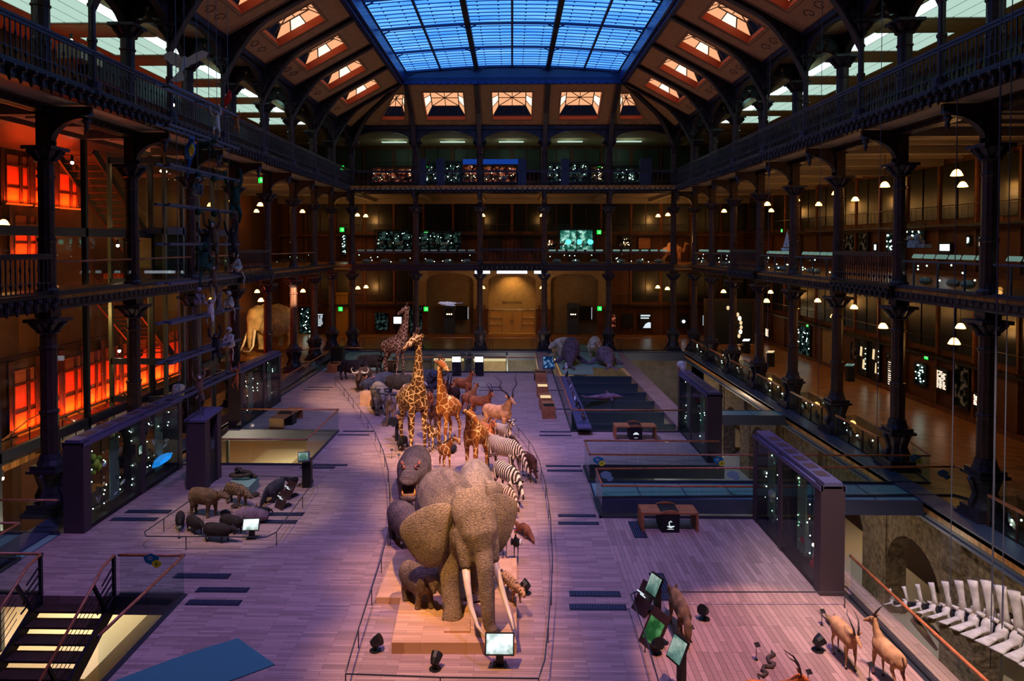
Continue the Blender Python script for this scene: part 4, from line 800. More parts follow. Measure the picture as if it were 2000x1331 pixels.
# ---- iron columns ----
def col_base(mb,sc=1.0):
    # square moulded foot, swelling scrolled pedestal, ring
    for s0,z0,z1 in((.62,0,.12),(.56,.12,.22),(.5,.22,.34)): mb.box(-s0*sc,s0*sc,-s0*sc,s0*sc,z0,z1)
    mb.lathe([(.42,.34),(.36,.45),(.4,.7),(.44,.9),(.36,1.05),(.3,1.15)],12)
def make_column(base=True,h=6.75,shr=.24,name='iron_column',capz=5.7,bracket=0,legh=0):
    r=thing(name,'','column')
    if base:
        b=MB()
        for s0,z0,z1 in((.62,0,.14),(.55,.14,.24),(.5,.24,.4)): b.box(-s0,s0,-s0,s0,z0,z1)
        b.lathe([(.46,.4),(.36,.6),(.33,.9),(.4,1.2),(.46,1.34),(.4,1.42)],8)
        b.build('foot','iron',r)
        for a in range(4):
            q=MB().loft([(.42,0,.36),(.46,0,.55),(.34,0,.85),(.44,0,1.2),(.5,0,1.32),(.44,0,1.42)],[(.09,.07),(.1,.07),(.09,.06),(.1,.08),(.09,.08),(.06,.04)],8).build('scroll','iron',r); q.rotation_euler=(0,0,a*pi/2+pi/4*0)
        MB().box(-.5,.5,-.5,.5,1.42,1.52).box(-.42,.42,-.42,.42,1.52,1.66).lathe([(.4,1.66),(.34,1.8),(.3,2.0)],12).build('collar','iron',r)
        z=2.0
    else: MB().lathe([(.34,0),(.34,.12),(.27,.2),(.27,.4)],12).build('foot','iron',r); z=.4
    MB().lathe([(shr+.02,z),(shr+.02,z+1.3),(shr+.05,z+1.34),(shr+.05,z+1.42),(shr,z+1.46),(shr,capz-.5),(shr+.04,capz-.46),(shr+.04,capz-.4),(shr,capz-.36),(shr,capz)],20,flute=.07).build('shaft','iron_red',r)
    b=MB().lathe([(shr,capz),(shr+.12,capz+.06),(shr+.02,capz+.14),(shr+.22,capz+.42)],12)
    for a in range(8):
        t=a*pi/4; c_,s_=cos(t),sin(t); b.loft([((shr)*c_,(shr)*s_,capz+.1),((shr+.16)*c_,(shr+.16)*s_,capz+.28),((shr+.3)*c_,(shr+.3)*s_,capz+.42),((shr+.26)*c_,(shr+.26)*s_,capz+.34)],[.07,.07,.06,.03],6)
    b.box(-shr-.26,shr+.26,-shr-.26,shr+.26,capz+.42,capz+.54); b.build('capital','iron',r)
    if h>capz+.6: MB().box(-.2,.2,-.2,.2,capz+.54,h).box(-.27,.27,-.27,.27,h-.22,h).build('neck','iron_red',r)
    return r
# console arch that carries the projecting top balcony, drawn in a vertical plane and pointing to +X
def console_arch(reach,ztop,zlow,th=.16,drop=True,r=None):
    R=reach-.3; p=[(.2,zlow)]+[(.2+R*(1-cos(pi/2*i/10)),zlow+(ztop-.35-zlow)*sin(pi/2*i/10)) for i in range(1,11)]+[(reach+.05,ztop-.3),(reach+.05,ztop),(0,ztop),(0,zlow)]
    q=MB().prism(p,-th/2,th/2,'y').build('console_arch','iron_red',r)
    b=MB()
    for i in range(10): # raised rib along the curve
        a0,a1=pi/2*i/10,pi/2*(i+1)/10; b.beam((.2+R*(1-cos(a0)),0,zlow+(ztop-.35-zlow)*sin(a0)),(.2+R*(1-cos(a1)),0,zlow+(ztop-.35-zlow)*sin(a1)),th+.12,.07)
    b.tube((.35,-th/2-.03,ztop-.5),(.35,th/2+.03,ztop-.5),.22,n=12); b.build('arch_rib','iron',q)
    if drop: MB().lathe([(.2,0),(.22,-.06),(.1,-.14),(.14,-.22),(.06,-.34),(.09,-.4),(.03,-.58)],10,(reach-.12,0,ztop-.25)).build('pendant_drop','iron',r)
colG=make_column(True,6.75,.25,capz=5.95)
colM=make_column(False,13.4-L2,.24,capz=4.3); console_arch(1.5,13.45-L2,4.9,r=colM)
first={'G':1,'M':1}
def put(proto,key,loc,rz,label,group,sc=None):
    if first.get(key): first[key]=0; proto.location=loc; proto.rotation_euler=(0,0,rz); proto['label']=label; proto['group']=group; 
    else: proto=dup(proto,loc,rz,label,group)
    return proto
for s_ in(-1,1):
    for k in range(0,8):
        y=Y0+S*k; w=ORD[k]+' iron column from the front on the '+SIDE[s_]+' side'
        put(colG,'G',(s_*W,y,0),0,w+', ground gallery, with scrolled foot','columns of the ground gallery')
        put(colM,'M',(s_*W,y,L2),0 if s_<0 else pi,w+', middle gallery, with curved bracket','columns of the middle gallery')
NM=['leftmost','second from the left','third from the left','third from the right','second from the right','rightmost']
for i,x in enumerate(FX):
    put(colG,'G',(x,YF,0),0,NM[i]+' iron column of the far row on the ground gallery','columns of the ground gallery')
    put(colM,'M',(x,YF,L2),-pi/2,NM[i]+' iron column of the far row on the middle gallery','columns of the middle gallery')
# top gallery: heavy fluted columns behind, slender ones at the balcony front
colT=make_column(False,18.6-L3,.27,'iron_column',capz=3.35)
b=MB()
colS=make_column(False,18.7-L3,.11,'slender_column',capz=3.35)
first['T']=1; first['S']=1
def arch_span(name,a,b_,z0,z1,rise,label,group,lace=True,th=.14):
    # arched spandrel between two columns, pierced look given by rings
    a=Vector(a); b_=Vector(b_); d=b_-a; Lh=d.length; rz=atan2(d.y,d.x); r=thing(name,label,'arch',(a.x,a.y,0),rz,group)
    m=.25; R=(Lh-2*m)/2; zs=z1-.25-rise
    p=[(0,zs-.3),(m,zs-.3)]+[(Lh/2-R*cos(pi*i/16),zs+rise*sin(pi*i/16)) for i in range(0,17)]+[(Lh-m,zs-.3),(Lh,zs-.3),(Lh,z1),(0,z1)]
    MB().prism(p,-th/2,th/2,'y').build('spandrel','iron_dark',r)
    b=MB()
    for i in range(16): a0,a1=pi*i/16,pi*(i+1)/16; b.beam((Lh/2-R*cos(a0),0,zs+rise*sin(a0)),(Lh/2-R*cos(a1),0,zs+rise*sin(a1)),th+.14,.08)
    b.build('arch_rib','iron',r)
    b=MB(); b.box(.3,Lh-.3,-th/2-.01,th/2+.01,z1-.3,z1-.24); b.box(.3,.36,-th/2-.01,th/2+.01,z1-1.1,z1-.3); b.box(Lh-.36,Lh-.3,-th/2-.01,th/2+.01,z1-1.1,z1-.3)
    for x in(.55,Lh-.55):
        for zz,rr in((z1-.5,.26),(z1-1.0,.14)): 
            if rise>.9 or zz>z1-.6: b.tube((x if rr>.2 else (.35 if x<1 else Lh-.35),-th/2-.04,zz),(x if rr>.2 else (.35 if x<1 else Lh-.35),th/2+.04,zz),rr,n=12)
    b.build('rosette_pattern','iron',r)
    return r
for s_ in(-1,1):
    for k in range(0,8):
        y=Y0+S*k
        put(colT,'T',(s_*(W+.1),y,L3),0,ORD[k]+' heavy fluted column from the front on the top '+SIDE[s_]+' gallery','heavy columns of the top gallery')
        if k<7: put(colS,'S',(s_*WB,y,L3),0,ORD[k]+' slender column from the front at the '+SIDE[s_]+' balcony edge','slender columns of the top balcony')
        g='arches of the top gallery'
        if k<7:
            arch_span('iron_arch',(s_*WB,y,0),(s_*WB,y+S,0),0,18.75,1.1,'round arch over bay '+ORD[k]+' of the '+SIDE[s_]+' balcony edge',g)
            arch_span('iron_arch',(s_*(W+.1),y,0),(s_*(W+.1),y+S,0),0,18.75,1.1,'arch over bay '+ORD[k]+' of the heavy '+SIDE[s_]+' columns',g)
        arch_span('cross_arch',(s_*WB,y,0),(s_*(W+.1),y,0),0,18.75,.7,'small cross arch at the '+ORD[k]+' column pair, top '+SIDE[s_]+' gallery',g)
for i,x in enumerate(FX):
    put(colT,'T',(x,YF,L3),0,NM[i]+' heavy column of the far row, top gallery','heavy columns of the top gallery')
for i in range(5): arch_span('iron_arch',(FX[i],59.6,0),(FX[i+1],59.6,0),0,18.75,.95,('leftmost','second','middle','fourth','rightmost')[i]+' wide arch of the far top gallery','arches of the top gallery')
# ---- girders ----
def girder(name,a,b_,z0,z1,label,group,w=.3):
    a=Vector(a); b_=Vector(b_); d=b_-a; L_=d.length; r=thing(name,label,'girder',(a.x,a.y,0),atan2(d.y,d.x),group)
    MB().box(0,L_,-w/2,w/2,z0,z1).build('web','iron_red',r)
    MB().box(0,L_,-w/2-.08,w/2+.08,z1-.1,z1).box(0,L_,-w/2-.08,w/2+.08,z0,z0+.08).box(0,L_,-w/2-.04,w/2+.04,z1-.26,z1-.22).build('flange','iron',r)
    b=MB(); n=int(L_/.33); b.box(0,L_,-w/2-.02,w/2+.02,(z0+z1)/2-.12,(z0+z1)/2)
    for i in range(n):
        x=(i+.5)*L_/n
        for k in(-1,1): b.tube((x,k*w/2,(z0+z1)/2-.06),(x,k*(w/2+.05),(z0+z1)/2-.06),.09,n=8)
    b.build('ornament_pattern','iron',r); return r
for s_ in(-1,1):
    gM=None;gT=None
    for k in range(-1,7):
        y=Y0+S*k; l=' girder bay counted '+ORD[k+1]+' from the front, '+SIDE[s_]+' side'
        if k==-1:
            gM=girder('iron_girder',(s_*W,y,0),(s_*W,y+S,0),6.75,L2+.02,'middle gallery'+l,'girders of the middle gallery'); gT=girder('iron_girder',(s_*W,y,0),(s_*W,y+S,0),13.25,L3-.3,'top gallery'+l,'girders of the top gallery')
        else: dup(gM,(s_*W,y,0),None,'middle gallery'+l); dup(gT,(s_*W,y,0),None,'top gallery'+l)
for i in range(5):
    w=('leftmost','second from the left','central','second from the right','rightmost')[i]
    girder('iron_girder',(FX[i],YF,0),(FX[i+1],YF,0),6.75,L2+.02,w+' girder bay of the far middle gallery','girders of the middle gallery'); girder('iron_girder',(FX[i],YF-.6,0),(FX[i+1],YF-.6,0),13.25,L3-.2,w+' girder bay of the far top gallery','girders of the top gallery')
# ---- balustrades ----
balm=MB().lathe([(.02,0),(.02,.18),(.05,.24),(.05,.3),(.02,.36),(.022,.7),(.045,.76),(.03,.82),(.02,.88),(.02,1.2)],6).mesh('baluster',True); balm.materials.append(M['iron'])
balp=MB().box(-.018,.018,-.018,.018,0,1.2).mesh('baluster'); balp.materials.append(M['iron'])
drop=MB().lathe([(.07,0),(.09,-.08),(.05,-.16),(.08,-.24),(.02,-.42)],6).ball((0,-.1,-.02),.09,6).mesh('drop_ornament'); drop.materials.append(M['iron'])
def balustrade(label,loc,rz,L_,group,drops=True,step=.21):
    r=thing('balustrade',label,'balustrade',loc,rz,group)
    MB().box(0,L_,-.07,.07,1.3,1.38).box(0,L_,-.04,.04,1.2,1.3).build('handrail','iron',r); MB().box(0,L_,-.04,.04,.1,.15).box(0,L_,-.03,.03,.42,.45).build('bottom_rail','iron',r)
    n=int(L_/step)
    for i in range(n):
        o=bpy.data.objects.new('baluster',balm if i%2 else balp); COL.objects.link(o); o.parent=r; o.location=((i+.5)*L_/n,0,.1)
    MB().box(0,L_,-.12,.25,-.42,.02).box(0,L_,-.2,.25,-.06,.04).build('fascia','iron_dark',r)
    if drops:
        n=int(L_/.42)
        for i in range(n):
            o=bpy.data.objects.new('drop_ornament',drop); COL.objects.link(o); o.parent=r; o.location=((i+.5)*L_/n,-.16,-.12)
    return r
for s_ in(-1,1):
    rz=pi/2 if s_<0 else -pi/2; p=None
    for k in range(-2,7):
        y=Y0+S*k; loc=(s_*(WB-.05),y if s_<0 else y+S,L3+.05); lab='cast iron balustrade bay counted '+ORD[k+2]+' from the front on the top '+SIDE[s_]+' balcony'
        if p is None: p=balustrade(lab,loc,rz,S,'balustrades of the top balcony')
        else: dup(p,loc,None,lab)
for i in range(5): balustrade(('leftmost','second from the left','central','second from the right','rightmost')[i]+' iron balustrade of the far top gallery',(FX[i],59.0,L3-.1),0,SX,'balustrades of the far top gallery',step=.36)
# iron balustrades of the middle gallery stand only in some bays
for s_,k,l in((-1,-1,'nearest bay of the left'),(-1,3,'fifth bay of the left'),(1,1,'third bay of the right'),(1,4,'sixth bay of the right')):
    balustrade('iron balustrade in the '+l+' middle gallery',(s_*(W-.2),Y0+k*S+(S if s_>0 else 0),L2-.05),pi/2 if s_<0 else -pi/2,S,'balustrades of the middle gallery')
balustrade('iron balustrade in the central bay of the far middle gallery',(FX[2],YF-.2,L2-.05),0,SX,'balustrades of the middle gallery',step=.36)
# ================= roof =================
mat('louvre_blue',(40,90,170),.5)
# backlit prismatic glass: faint streaks between its ribs
s=NT('vault_glass'); s.n.remove(s.b); n=s.N('ShaderNodeTexNoise'); n.inputs['Scale'].default_value=1; n.inputs['Detail'].default_value=4; s.L(s.coord(scale=(.25,2.5,1)),n.inputs['Vector'])
e=s.N('ShaderNodeEmission'); s.L(s.ramp(n.outputs[0],[(.3,(56,136,250)),(.6,(96,170,255)),(.85,(150,205,255))]),e.inputs[0]); e.inputs[1].default_value=1.5; s.L(e.outputs[0],s.out.inputs[0]); M['vault_glass']=s.m
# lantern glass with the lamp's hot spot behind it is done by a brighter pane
RX,RZ0=13.65,18.75; TX,TZ=8.6,21.5; TY=54.84; RYF=59.9
def lerp(a,b,t): return tuple(a[i]+(b[i]-a[i])*t for i in range(3))
def coffer_frame(label,A,B,C,Dd,u0,u1,v0,v1,cut=None,gid='roof coffers'):
    # A,B bottom corners (along the wall), C,D top corners: panel with a lit lantern set in its well
    r=thing('coffer',label,'ceiling coffer',A,0,gid); A_=Vector(A)
    def Pt(u,v,o=0):
        p=Vector(lerp(lerp(A,B,u),lerp(Dd,C,u),v)); return tuple(p+N*o-A_)
    N=(Vector(B)-Vector(A)).cross(Vector(Dd)-Vector(A)).normalized()
    if N.z<0: N=-N
    out=[(0,0),(1,0),(1,1),(0,1)]; inn=[(u0,v0),(u1,v0),(u1,v1),(u0,v1)]
    vs=[Pt(*q) for q in out]+[Pt(*q) for q in inn]+[Pt(q[0],q[1],.1) for q in out]+[Pt(q[0],q[1],.1) for q in inn]; fs=[]
    for i in range(4): j=(i+1)%4; fs+=[(i,j,4+j,4+i),(8+i,12+i,12+j,8+j)]
    MB().add(vs,fs).build('painted_border','coffer_paint',r)
    b=MB()
    for (e,w) in((.045,.05),(.3,.03)):
        a0,a1,c0,c1=u0*e*3,1-(1-u1)*e*3,v0*e*3,1-(1-v1)*e*3
        q=[Pt(a0,c0,-.01),Pt(a1,c0,-.01),Pt(a1,c1,-.01),Pt(a0,c1,-.01)]
        for i in range(4): b.beam(q[i],q[(i+1)%4],w,.02,N)
    # painted scroll at the foot of the panel
    for k in(-1,1):
        pts=[]
        for t in range(14):
            a=t*.5; rr=.13*(1-t/18.); pts.append((.5+k*(.1+rr*cos(a)*.55),v0*.45+rr*sin(a)*.45))
        for i in range(13): b.beam(Pt(*pts[i],-.01),Pt(*pts[i+1],-.01),.05,.02,N)
    b.build('painted_line','coffer_line',r)
    # well: sloping red lit boards from the opening up to the lantern glass
    h=.8; m=.15; bw=[Pt(*q,.02) for q in inn]; du=(u1-u0)*m; dv=(v1-v0)*m
    mid=[Pt(*q,.42) for q in inn]
    top=[Pt(u0+du,v0+dv*1.6,h),Pt(u1-du,v0+dv*1.6,h),Pt(u1-du,v1-dv,h),Pt(u0+du,v1-dv,h)]
    b=MB(); 
    for i in range(4): j=(i+1)%4; b.quad(bw[i],bw[j],mid[j],mid[i])
    wl=b.build('well','well',r); so=wl.modifiers.new('s','SOLIDIFY'); so.thickness=.03
    # glass: flat top with radiating bars, three leaning sides; the lower side is open to the roof space
    MB().quad(*top).build('glass_pane','coffer_glow',r)
    for i,nm in((1,'a'),(2,'b'),(3,'c')): 
        j=(i+1)%4
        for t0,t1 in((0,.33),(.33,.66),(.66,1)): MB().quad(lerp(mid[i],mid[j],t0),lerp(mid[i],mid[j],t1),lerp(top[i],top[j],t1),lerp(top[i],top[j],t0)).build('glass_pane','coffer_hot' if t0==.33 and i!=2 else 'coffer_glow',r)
    b=MB(); c=Vector(top[0])+Vector(top[2]); c=c/2-N*.02; T=[Vector(t)-N*.02 for t in top]
    for i in range(4): b.beam(T[i],T[(i+1)%4],.08,.05,N); b.beam(c,T[i],.055,.04,N); b.beam(c,(T[i]+T[(i+1)%4])/2,.055,.04,N); b.beam(mid[i],top[i],.07,.05,N)
    for i in(1,2,3):
        j=(i+1)%4
        for t in(.33,.66): b.beam(Vector(lerp(mid[i],mid[j],t))-N*.01,Vector(lerp(top[i],top[j],t))-N*.01,.055,.04,N)
    b.build('glazing_bar','iron_red',r)
    b=MB(); m0,m1=Vector(mid[0]),Vector(mid[1]) # struts seen through the open lower side
    for t in(.2,.5,.8): b.beam(m0.lerp(m1,t),Vector(top[0]).lerp(Vector(top[1]),min(1,t+.15)),.05,.05)
    b.beam(m0,m1,.08,.08); b.build('strut','iron',r)
    MB().quad(*[tuple(Vector(p)+N*.6+Vector((0,0,.3))) for p in (mid[0],mid[1],top[1],top[0])]).build('roof_board','wood_dark',r)
    return r
sideC={}
for s_ in(-1,1):
    for k in range(-1,6):
        y0,y1=Y0+S*k+.12,Y0+S*(k+1)-.12
        a=(s_*RX,y0,RZ0); b_=(s_*RX,y1,RZ0); c=(s_*TX,y1,TZ); d=(s_*TX,y0,TZ)
        if k==5: pass
        coffer_frame('slanting coffer with glowing lantern, bay '+ORD[k+1]+' from the front on the '+SIDE[s_]+' slope',a,b_,c,d,.24,.76,.26,.74)
    # corner triangle
    P3=[(s_*RX,TY,RZ0),(s_*RX,RYF,RZ0),(s_*TX,TY,TZ)]
    MB().add(P3+[(p[0],p[1],p[2]+.1) for p in P3],[(0,1,2),(5,4,3),(0,1,4,3),(1,2,5,4),(2,0,3,5)]).build('ceiling','coffer_paint')['kind']='structure'
for i,x in((1,-1),(2,0),(3,1)):
    a=((x-.5)*SX+.1,RYF,RZ0); b_=((x+.5)*SX-.1,RYF,RZ0); c=((x+.5)*SX-.1,TY,TZ); d=((x-.5)*SX+.1,TY,TZ)
    coffer_frame(('left','middle','right')[i-1]+' coffer with glowing lantern on the far slope',a,b_,c,d,.2,.8,.2,.78)
for k in(-1,1):
    xi,xo=k*(1.5*SX+.1),k*RX; vt=(TX-1.5*SX)/(RX-1.5*SX)
    # quadrilateral corner coffer cut by the hip rib
    A=(xi,RYF,RZ0);B=(xo,RYF,RZ0);C=(k*(TX+.0),TY,TZ);Dd=(xi,TY,TZ)
    lab='clipped corner coffer beside the hip rib, far '+('left' if k<0 else 'right')
    if k<0: coffer_frame(lab,B,A,Dd,C,.42,.86,.2,.74)
    else: coffer_frame(lab,A,B,C,Dd,.14,.58,.2,.74)
# ribs along slopes, with carved depth
def rib(label,a,b_,d=.5,w=.2):
    r=thing('roof_rib',label,'roof rib',a,0,'iron roof ribs'); A=Vector((0,0,0)); B=Vector(b_)-Vector(a)
    v=[]; n=12; mb=MB()
    h=Vector((B.x,B.y,0)); L_=h.length; u=h.normalized(); lat=Vector((-u.y,u.x,0))
    poly=[]
    for i in range(n+1):
        t=i/n; poly.append((L_*t, B.z*t+.12))
    low=[]
    for i in range(n,-1,-1):
        t=i/n; sag=2.3*max(0,(1-t/.45))**2 if t<.45 else 0
        low.append((L_*t, B.z*t-.22-sag*.8))
    P2=poly+low; m=len(P2)
    mb.v=[tuple(u*p[0]+lat*w/2*q+Vector((0,0,p[1]))) for q in(-1,1) for p in P2]
    mb.f=[]
    for i in range(n): mb.f.append((i,i+1,m-2-i,m-1-i)); mb.f.append((m+i,m+m-1-i,m+m-2-i,m+i+1))
    for i in range(m): j=(i+1)%m; mb.f.append((i,j,m+j,m+i))
    mb.build('rib_web','iron_dark',r)
    f=MB()
    for i in range(len(low)-1): f.beam(u*low[i][0]+Vector((0,0,low[i][1])),u*low[i+1][0]+Vector((0,0,low[i+1][1])),w+.14,.08)
    f.build('rib_flange','iron',r)
    f=MB()
    for i,t in enumerate((.06,.13,.2)): z=B.z*t-.5-.35*(2-i)*.6; f.tube(u*L_*t+Vector((0,0,z))-lat*(w/2+.03),u*L_*t+Vector((0,0,z))+lat*(w/2+.03),.2-.04*i,n=12)
    f.build('rosette_pattern','iron',r)
    return r
for s_ in(-1,1):
    for k in range(-1,7):
        y=Y0+S*k; rib('curved roof rib at the '+ORD[k+1]+' column from the front, '+SIDE[s_]+' slope',(s_*WB,y,RZ0-.05),(s_*TX,y,TZ))
    rib('hip rib running into the far '+SIDE[s_]+' corner',(s_*RX,RYF,RZ0-.05),(s_*TX,TY,TZ))
for i in range(1,5): rib(('','left outer','left inner','right inner','right outer')[i]+' rib of the far slope',(FX[i],RYF,RZ0-.05),(max(-TX,min(TX,FX[i])),TY,TZ),w=.22)
# cornice under the slopes
b=MB()
for s_ in(-1,1):
    b.box(min(s_*13.5,s_*13.9),max(s_*13.5,s_*13.9),8,60,18.6,18.85)
b.box(-13.8,13.8,59.4,60.0,18.6,18.85); struct(b.build('trim_8','iron'))
# skylight frame: deep blue moulded trim and upstand
b=MB()
for s_ in(-1,1):
    b.box(min(s_*8.45,s_*8.75),max(s_*8.45,s_*8.75),10,TY+.2,21.3,21.6); b.box(min(s_*8.25,s_*8.42),max(s_*8.25,s_*8.42),10,TY,21.5,22.3); b.box(min(s_*8.3,s_*8.5),max(s_*8.3,s_*8.5),10,TY,21.75,21.85)
b.box(-8.75,8.75,TY-.1,TY+.2,21.3,21.6); b.box(-8.5,8.5,TY-.25,TY-.1,21.72,21.8); struct(b.build('trim_9','trim_blue'))
pts=[(-8.3,21.5),(8.3,21.5)]+[(8.3-16.6*i/16,22.25+.42*sin(pi*i/16)) for i in range(17)]
struct(MB().prism(pts,TY+.1,TY+.25,'y').build('wall_gable','steel_blue'))
b=MB()
for i in range(40):
    y=11+i*1.1
    for s_ in(-1,1): b.ball((s_*8.47,y,21.42),.09,6)
for i in range(30): b.ball((-8.4+i*.58,TY-.12,21.42),.09,6)
struct(b.build('trim_10','trim_blue'))
VZ=lambda x:22.27+.42*cos(x/8.2*pi/2)
vr=thing('glass_vault','long shallow glass vault glowing blue at the crown of the roof','skylight',(0,10,0))
# fixed louvre panes, six lights per bay
xs=[-8.15,-5.5,-2.85,-2.65,0,2.65,2.85,5.5,8.15]
for k in range(0,7):
    y0=Y0+S*(k-1); y1=y0+S
    for a,b_ in((-8.15,-5.5),(-5.5,-2.75),(-2.75,0),(0,2.75),(2.75,5.5),(5.5,8.15)):
        vs=[];m=3
        for j in range(m+1): x=a+(b_-a)*j/m; vs+=[(x,y0-10,VZ(x)+.08),(x,y1-10,VZ(x)+.08)]
        MB().add(vs,[(2*j,2*j+2,2*j+3,2*j+1) for j in range(m)]).build('glass_pane','vault_glass',vr)
def vline(b,y,x0,x1,w,h,dz=0):
    n=10
    for j in range(n): a=x0+(x1-x0)*j/n; c=x0+(x1-x0)*(j+1)/n; b.beam((a,y-10,VZ(a)+dz),(c,y-10,VZ(c)+dz),w,h)
for k in range(0,8):
    b=MB(); vline(b,Y0+S*(k-1),-8.15,8.15,.1,.16); 
    for x in(-8.1,-2.75,2.75,8.1):
        for q in(-1,1):
            if abs(x+q*.5)<8.2: b.beam((x,Y0+S*(k-1)-10,VZ(x)-.3),(x+q*.5,Y0+S*(k-1)-10,VZ(x)-.08),.06,.08)
    b.build('cross_rib','vault_bar',vr)
b=MB()
for k in range(0,7):
    for j in range(1,8): vline(b,Y0+S*(k-1)+S*j/8,-8.1,8.1,.035,.05,.03)
b.build('louvre_pattern','louvre_blue',vr)
b=MB()
for k in range(0,7):
    for j in range(1,8):
        y=Y0+S*(k-1)+S*j/8-10
        for x in(-7.4,-6.3,-4.7,-3.5,-2.0,-.8,.8,2.0,3.5,4.7,6.3,7.4): b.ball((x,y,VZ(x)),.055,5)
b.build('bracket','vault_bar',vr)['kind']='stuff'
for x,w in((-2.75,.34),(2.75,.34),(-5.5,.14),(0,.14),(5.5,.14)): MB().beam((x,-2,VZ(x)-.04),(x,TY-10,VZ(x)-.04),w,.3 if w>.2 else .14).build('long_rib','iron_dark' if w>.2 else 'vault_bar',vr)
# ================= timber deck with its openings =================
def floorp(m,parts,z0=-.3,z1=0,name='floor'):
    b=MB()
    for x0,x1,y0,y1 in parts: b.box(x0,x1,y0,y1,z0,z1)
    return struct(b.build(name,m))
HX=-8.3
floorp('deck_x',[(HX,2.9,9,49.4),(-13.9,HX,17.6,28.35),(-13.9,HX,33.6,50),(2.9,8.45,28.4,33.74),(1.9,2.9,49.4,59)])
floorp('deck_y',[(2.9,8.45,9,23.05),(8.6,9.15,9,19.3)])
floorp('deck_x',[(8.13,9.13,33.74,59)])
b=MB() # dark steel edge around the openings
for x0,x1,y0,y1 in((-13.9,HX,28.3,28.4),(-13.9,HX,33.55,33.65),(HX-.05,HX+.05,28.3,33.6),(HX-.05,HX+.05,9,17.7),(-10.1,HX,17.55,17.65),(2.85,8.5,23.0,23.1),(2.85,2.95,23.0,24.8),(2.85,2.95,26.5,28.45),(2.85,8.5,28.35,28.45),(2.85,8.2,33.7,33.8),(2.8,2.9,33.7,57),(8.42,8.5,9,23.1),(-9.2,1.9,49.35,49.45),(-13.95,-13.88,33.6,54)): b.box(x0,x1,y0,y1,-.45,.03)
struct(b.build('trim_11','steel'))
# glass bridges
def gbridge(label,x0,x1,y0,y1,seg=1.6,m='glass_floor'):
    r=thing('glass_bridge',label,'bridge',(x0,y0,0)); MB().box(0,x1-x0,0,y1-y0,-.06,-.01).build('glass_deck',m,r)
    b=MB().box(0,x1-x0,-.06,.06,-.5,0).box(0,x1-x0,y1-y0-.06,y1-y0+.06,-.5,0); n=max(1,int((x1-x0)/seg))
    for i in range(n+1): x=i*(x1-x0)/n; b.box(x-.02,x+.02,0,y1-y0,-.3,.004)
    b.build('frame','steel_blue',r); return r
gbridge('long teal glass bridge from the deck to the right gallery',2.95,14.4,24.8,26.5)
gbridge('glass bridge from the deck to the left gallery by the stair',-17.2,-13.9,19.6,21.4)
gbridge('greenish glass bridge at the far left end of the deck',-13.6,-9.4,50,59.0,1.4)
gbridge('narrow glass strip beside the second glass case on the right',9.2,14.4,37.2,38.3)
# ---- rails: glass panes under a round timber handrail ----
def rail(label,pts,group='glass railings',h=1.05,m='glass_rail',cap=True,hm='wood_rail',rr=.035,seg=1.9,z=0):
    a=Vector((*pts[0],z)); r=thing('glass_railing',label,'railing',a,0,group)
    P=[Vector((*p,z))-a for p in pts]
    for i in range(len(P)-1):
        p,q=P[i],P[i+1]; MB().tube(p+Vector((0,0,h)),q+Vector((0,0,h)),rr,n=10).build('handrail',hm,r,True)
        L_=(q-p).length; n=max(1,round(L_/seg)); d=(q-p)/n; u=d.normalized()*.012
        for j in range(n): MB().beam(p+d*j+u+Vector((0,0,h/2)),p+d*(j+1)-u+Vector((0,0,h/2)),.014,h-.08).build('glass_pane',m,r)
        MB().beam(p+Vector((0,0,.03)),q+Vector((0,0,.03)),.07,.09).build('base_channel','steel',r)
    b=MB()
    for p in P: b.ball(p+Vector((0,0,h)),rr*1.15,8)
    b.build('elbow','steel',r,True); return r
rail('railing round the near end and left side of the polar pit',[(8.2,33.74),(2.85,33.74),(2.85,49.7)])
rail('railing with side return behind the first narrow opening right of the parade',[(8.3,28.42),(2.92,28.42),(2.92,26.52)])
rail('long railing along the far edge of the glass bridge',[(2.92,26.52),(15.6,26.6),(15.9,28.4)])
rail('long railing along the near edge of the glass bridge',[(2.95,24.8),(15.7,25.3),(16.6,23.9)])
rail('railing of the opening nearest the black swan bench',[(2.95,24.8),(2.95,23.05),(8.2,23.05)])
rail('railing running out of the photo below the big glass case',[(8.55,17.9),(8.55,9.5)])
rail('railing around the opening behind the rainforest stand',[(-13.0,33.6),(HX,33.6),(HX,28.35),(-12.9,28.35)])
rail('railing beside the down stair',[(-9.95,17.62),(HX,17.62),(HX,13.9)])
rail('railing on the left behind the stair',[(-17.0,21.4),(-13.95,21.4)]); rail('second railing on the left by the glass bridge',[(-17.0,19.6),(-13.9,19.6),(-13.9,17.6)])
rail('railing left of the stair head',[(-17,17.65),(-11.95,17.65)])
rail('short railing at the very bottom of the photo',[(-7.0,12.35),(-4.2,12.35)])
rail('railing along the far left edge of the deck',[(-13.6,40.2),(-13.6,54),(-11.5,54)]); rail('railing across the far end of the deck',[(-9.2,49.5),(1.9,49.5)],hm='wood_rail')
rail('railing bend beside the mammoth',[(-15.0,44),(-16.5,46),(-16.5,52),(-14.5,54)])
for k,(a,b_) in enumerate(((FX[0]+.6,FX[1]-.6),(FX[1]+.6,FX[2]-.6),(FX[2]+.6,FX[3]-.6),(FX[3]+.6,FX[4]-.6),(FX[4]+.6,FX[5]-.6))): rail(('leftmost','second','central','fourth','rightmost')[k]+' glass railing between the far columns',[(a,YF-.2),(b_,YF-.2)])
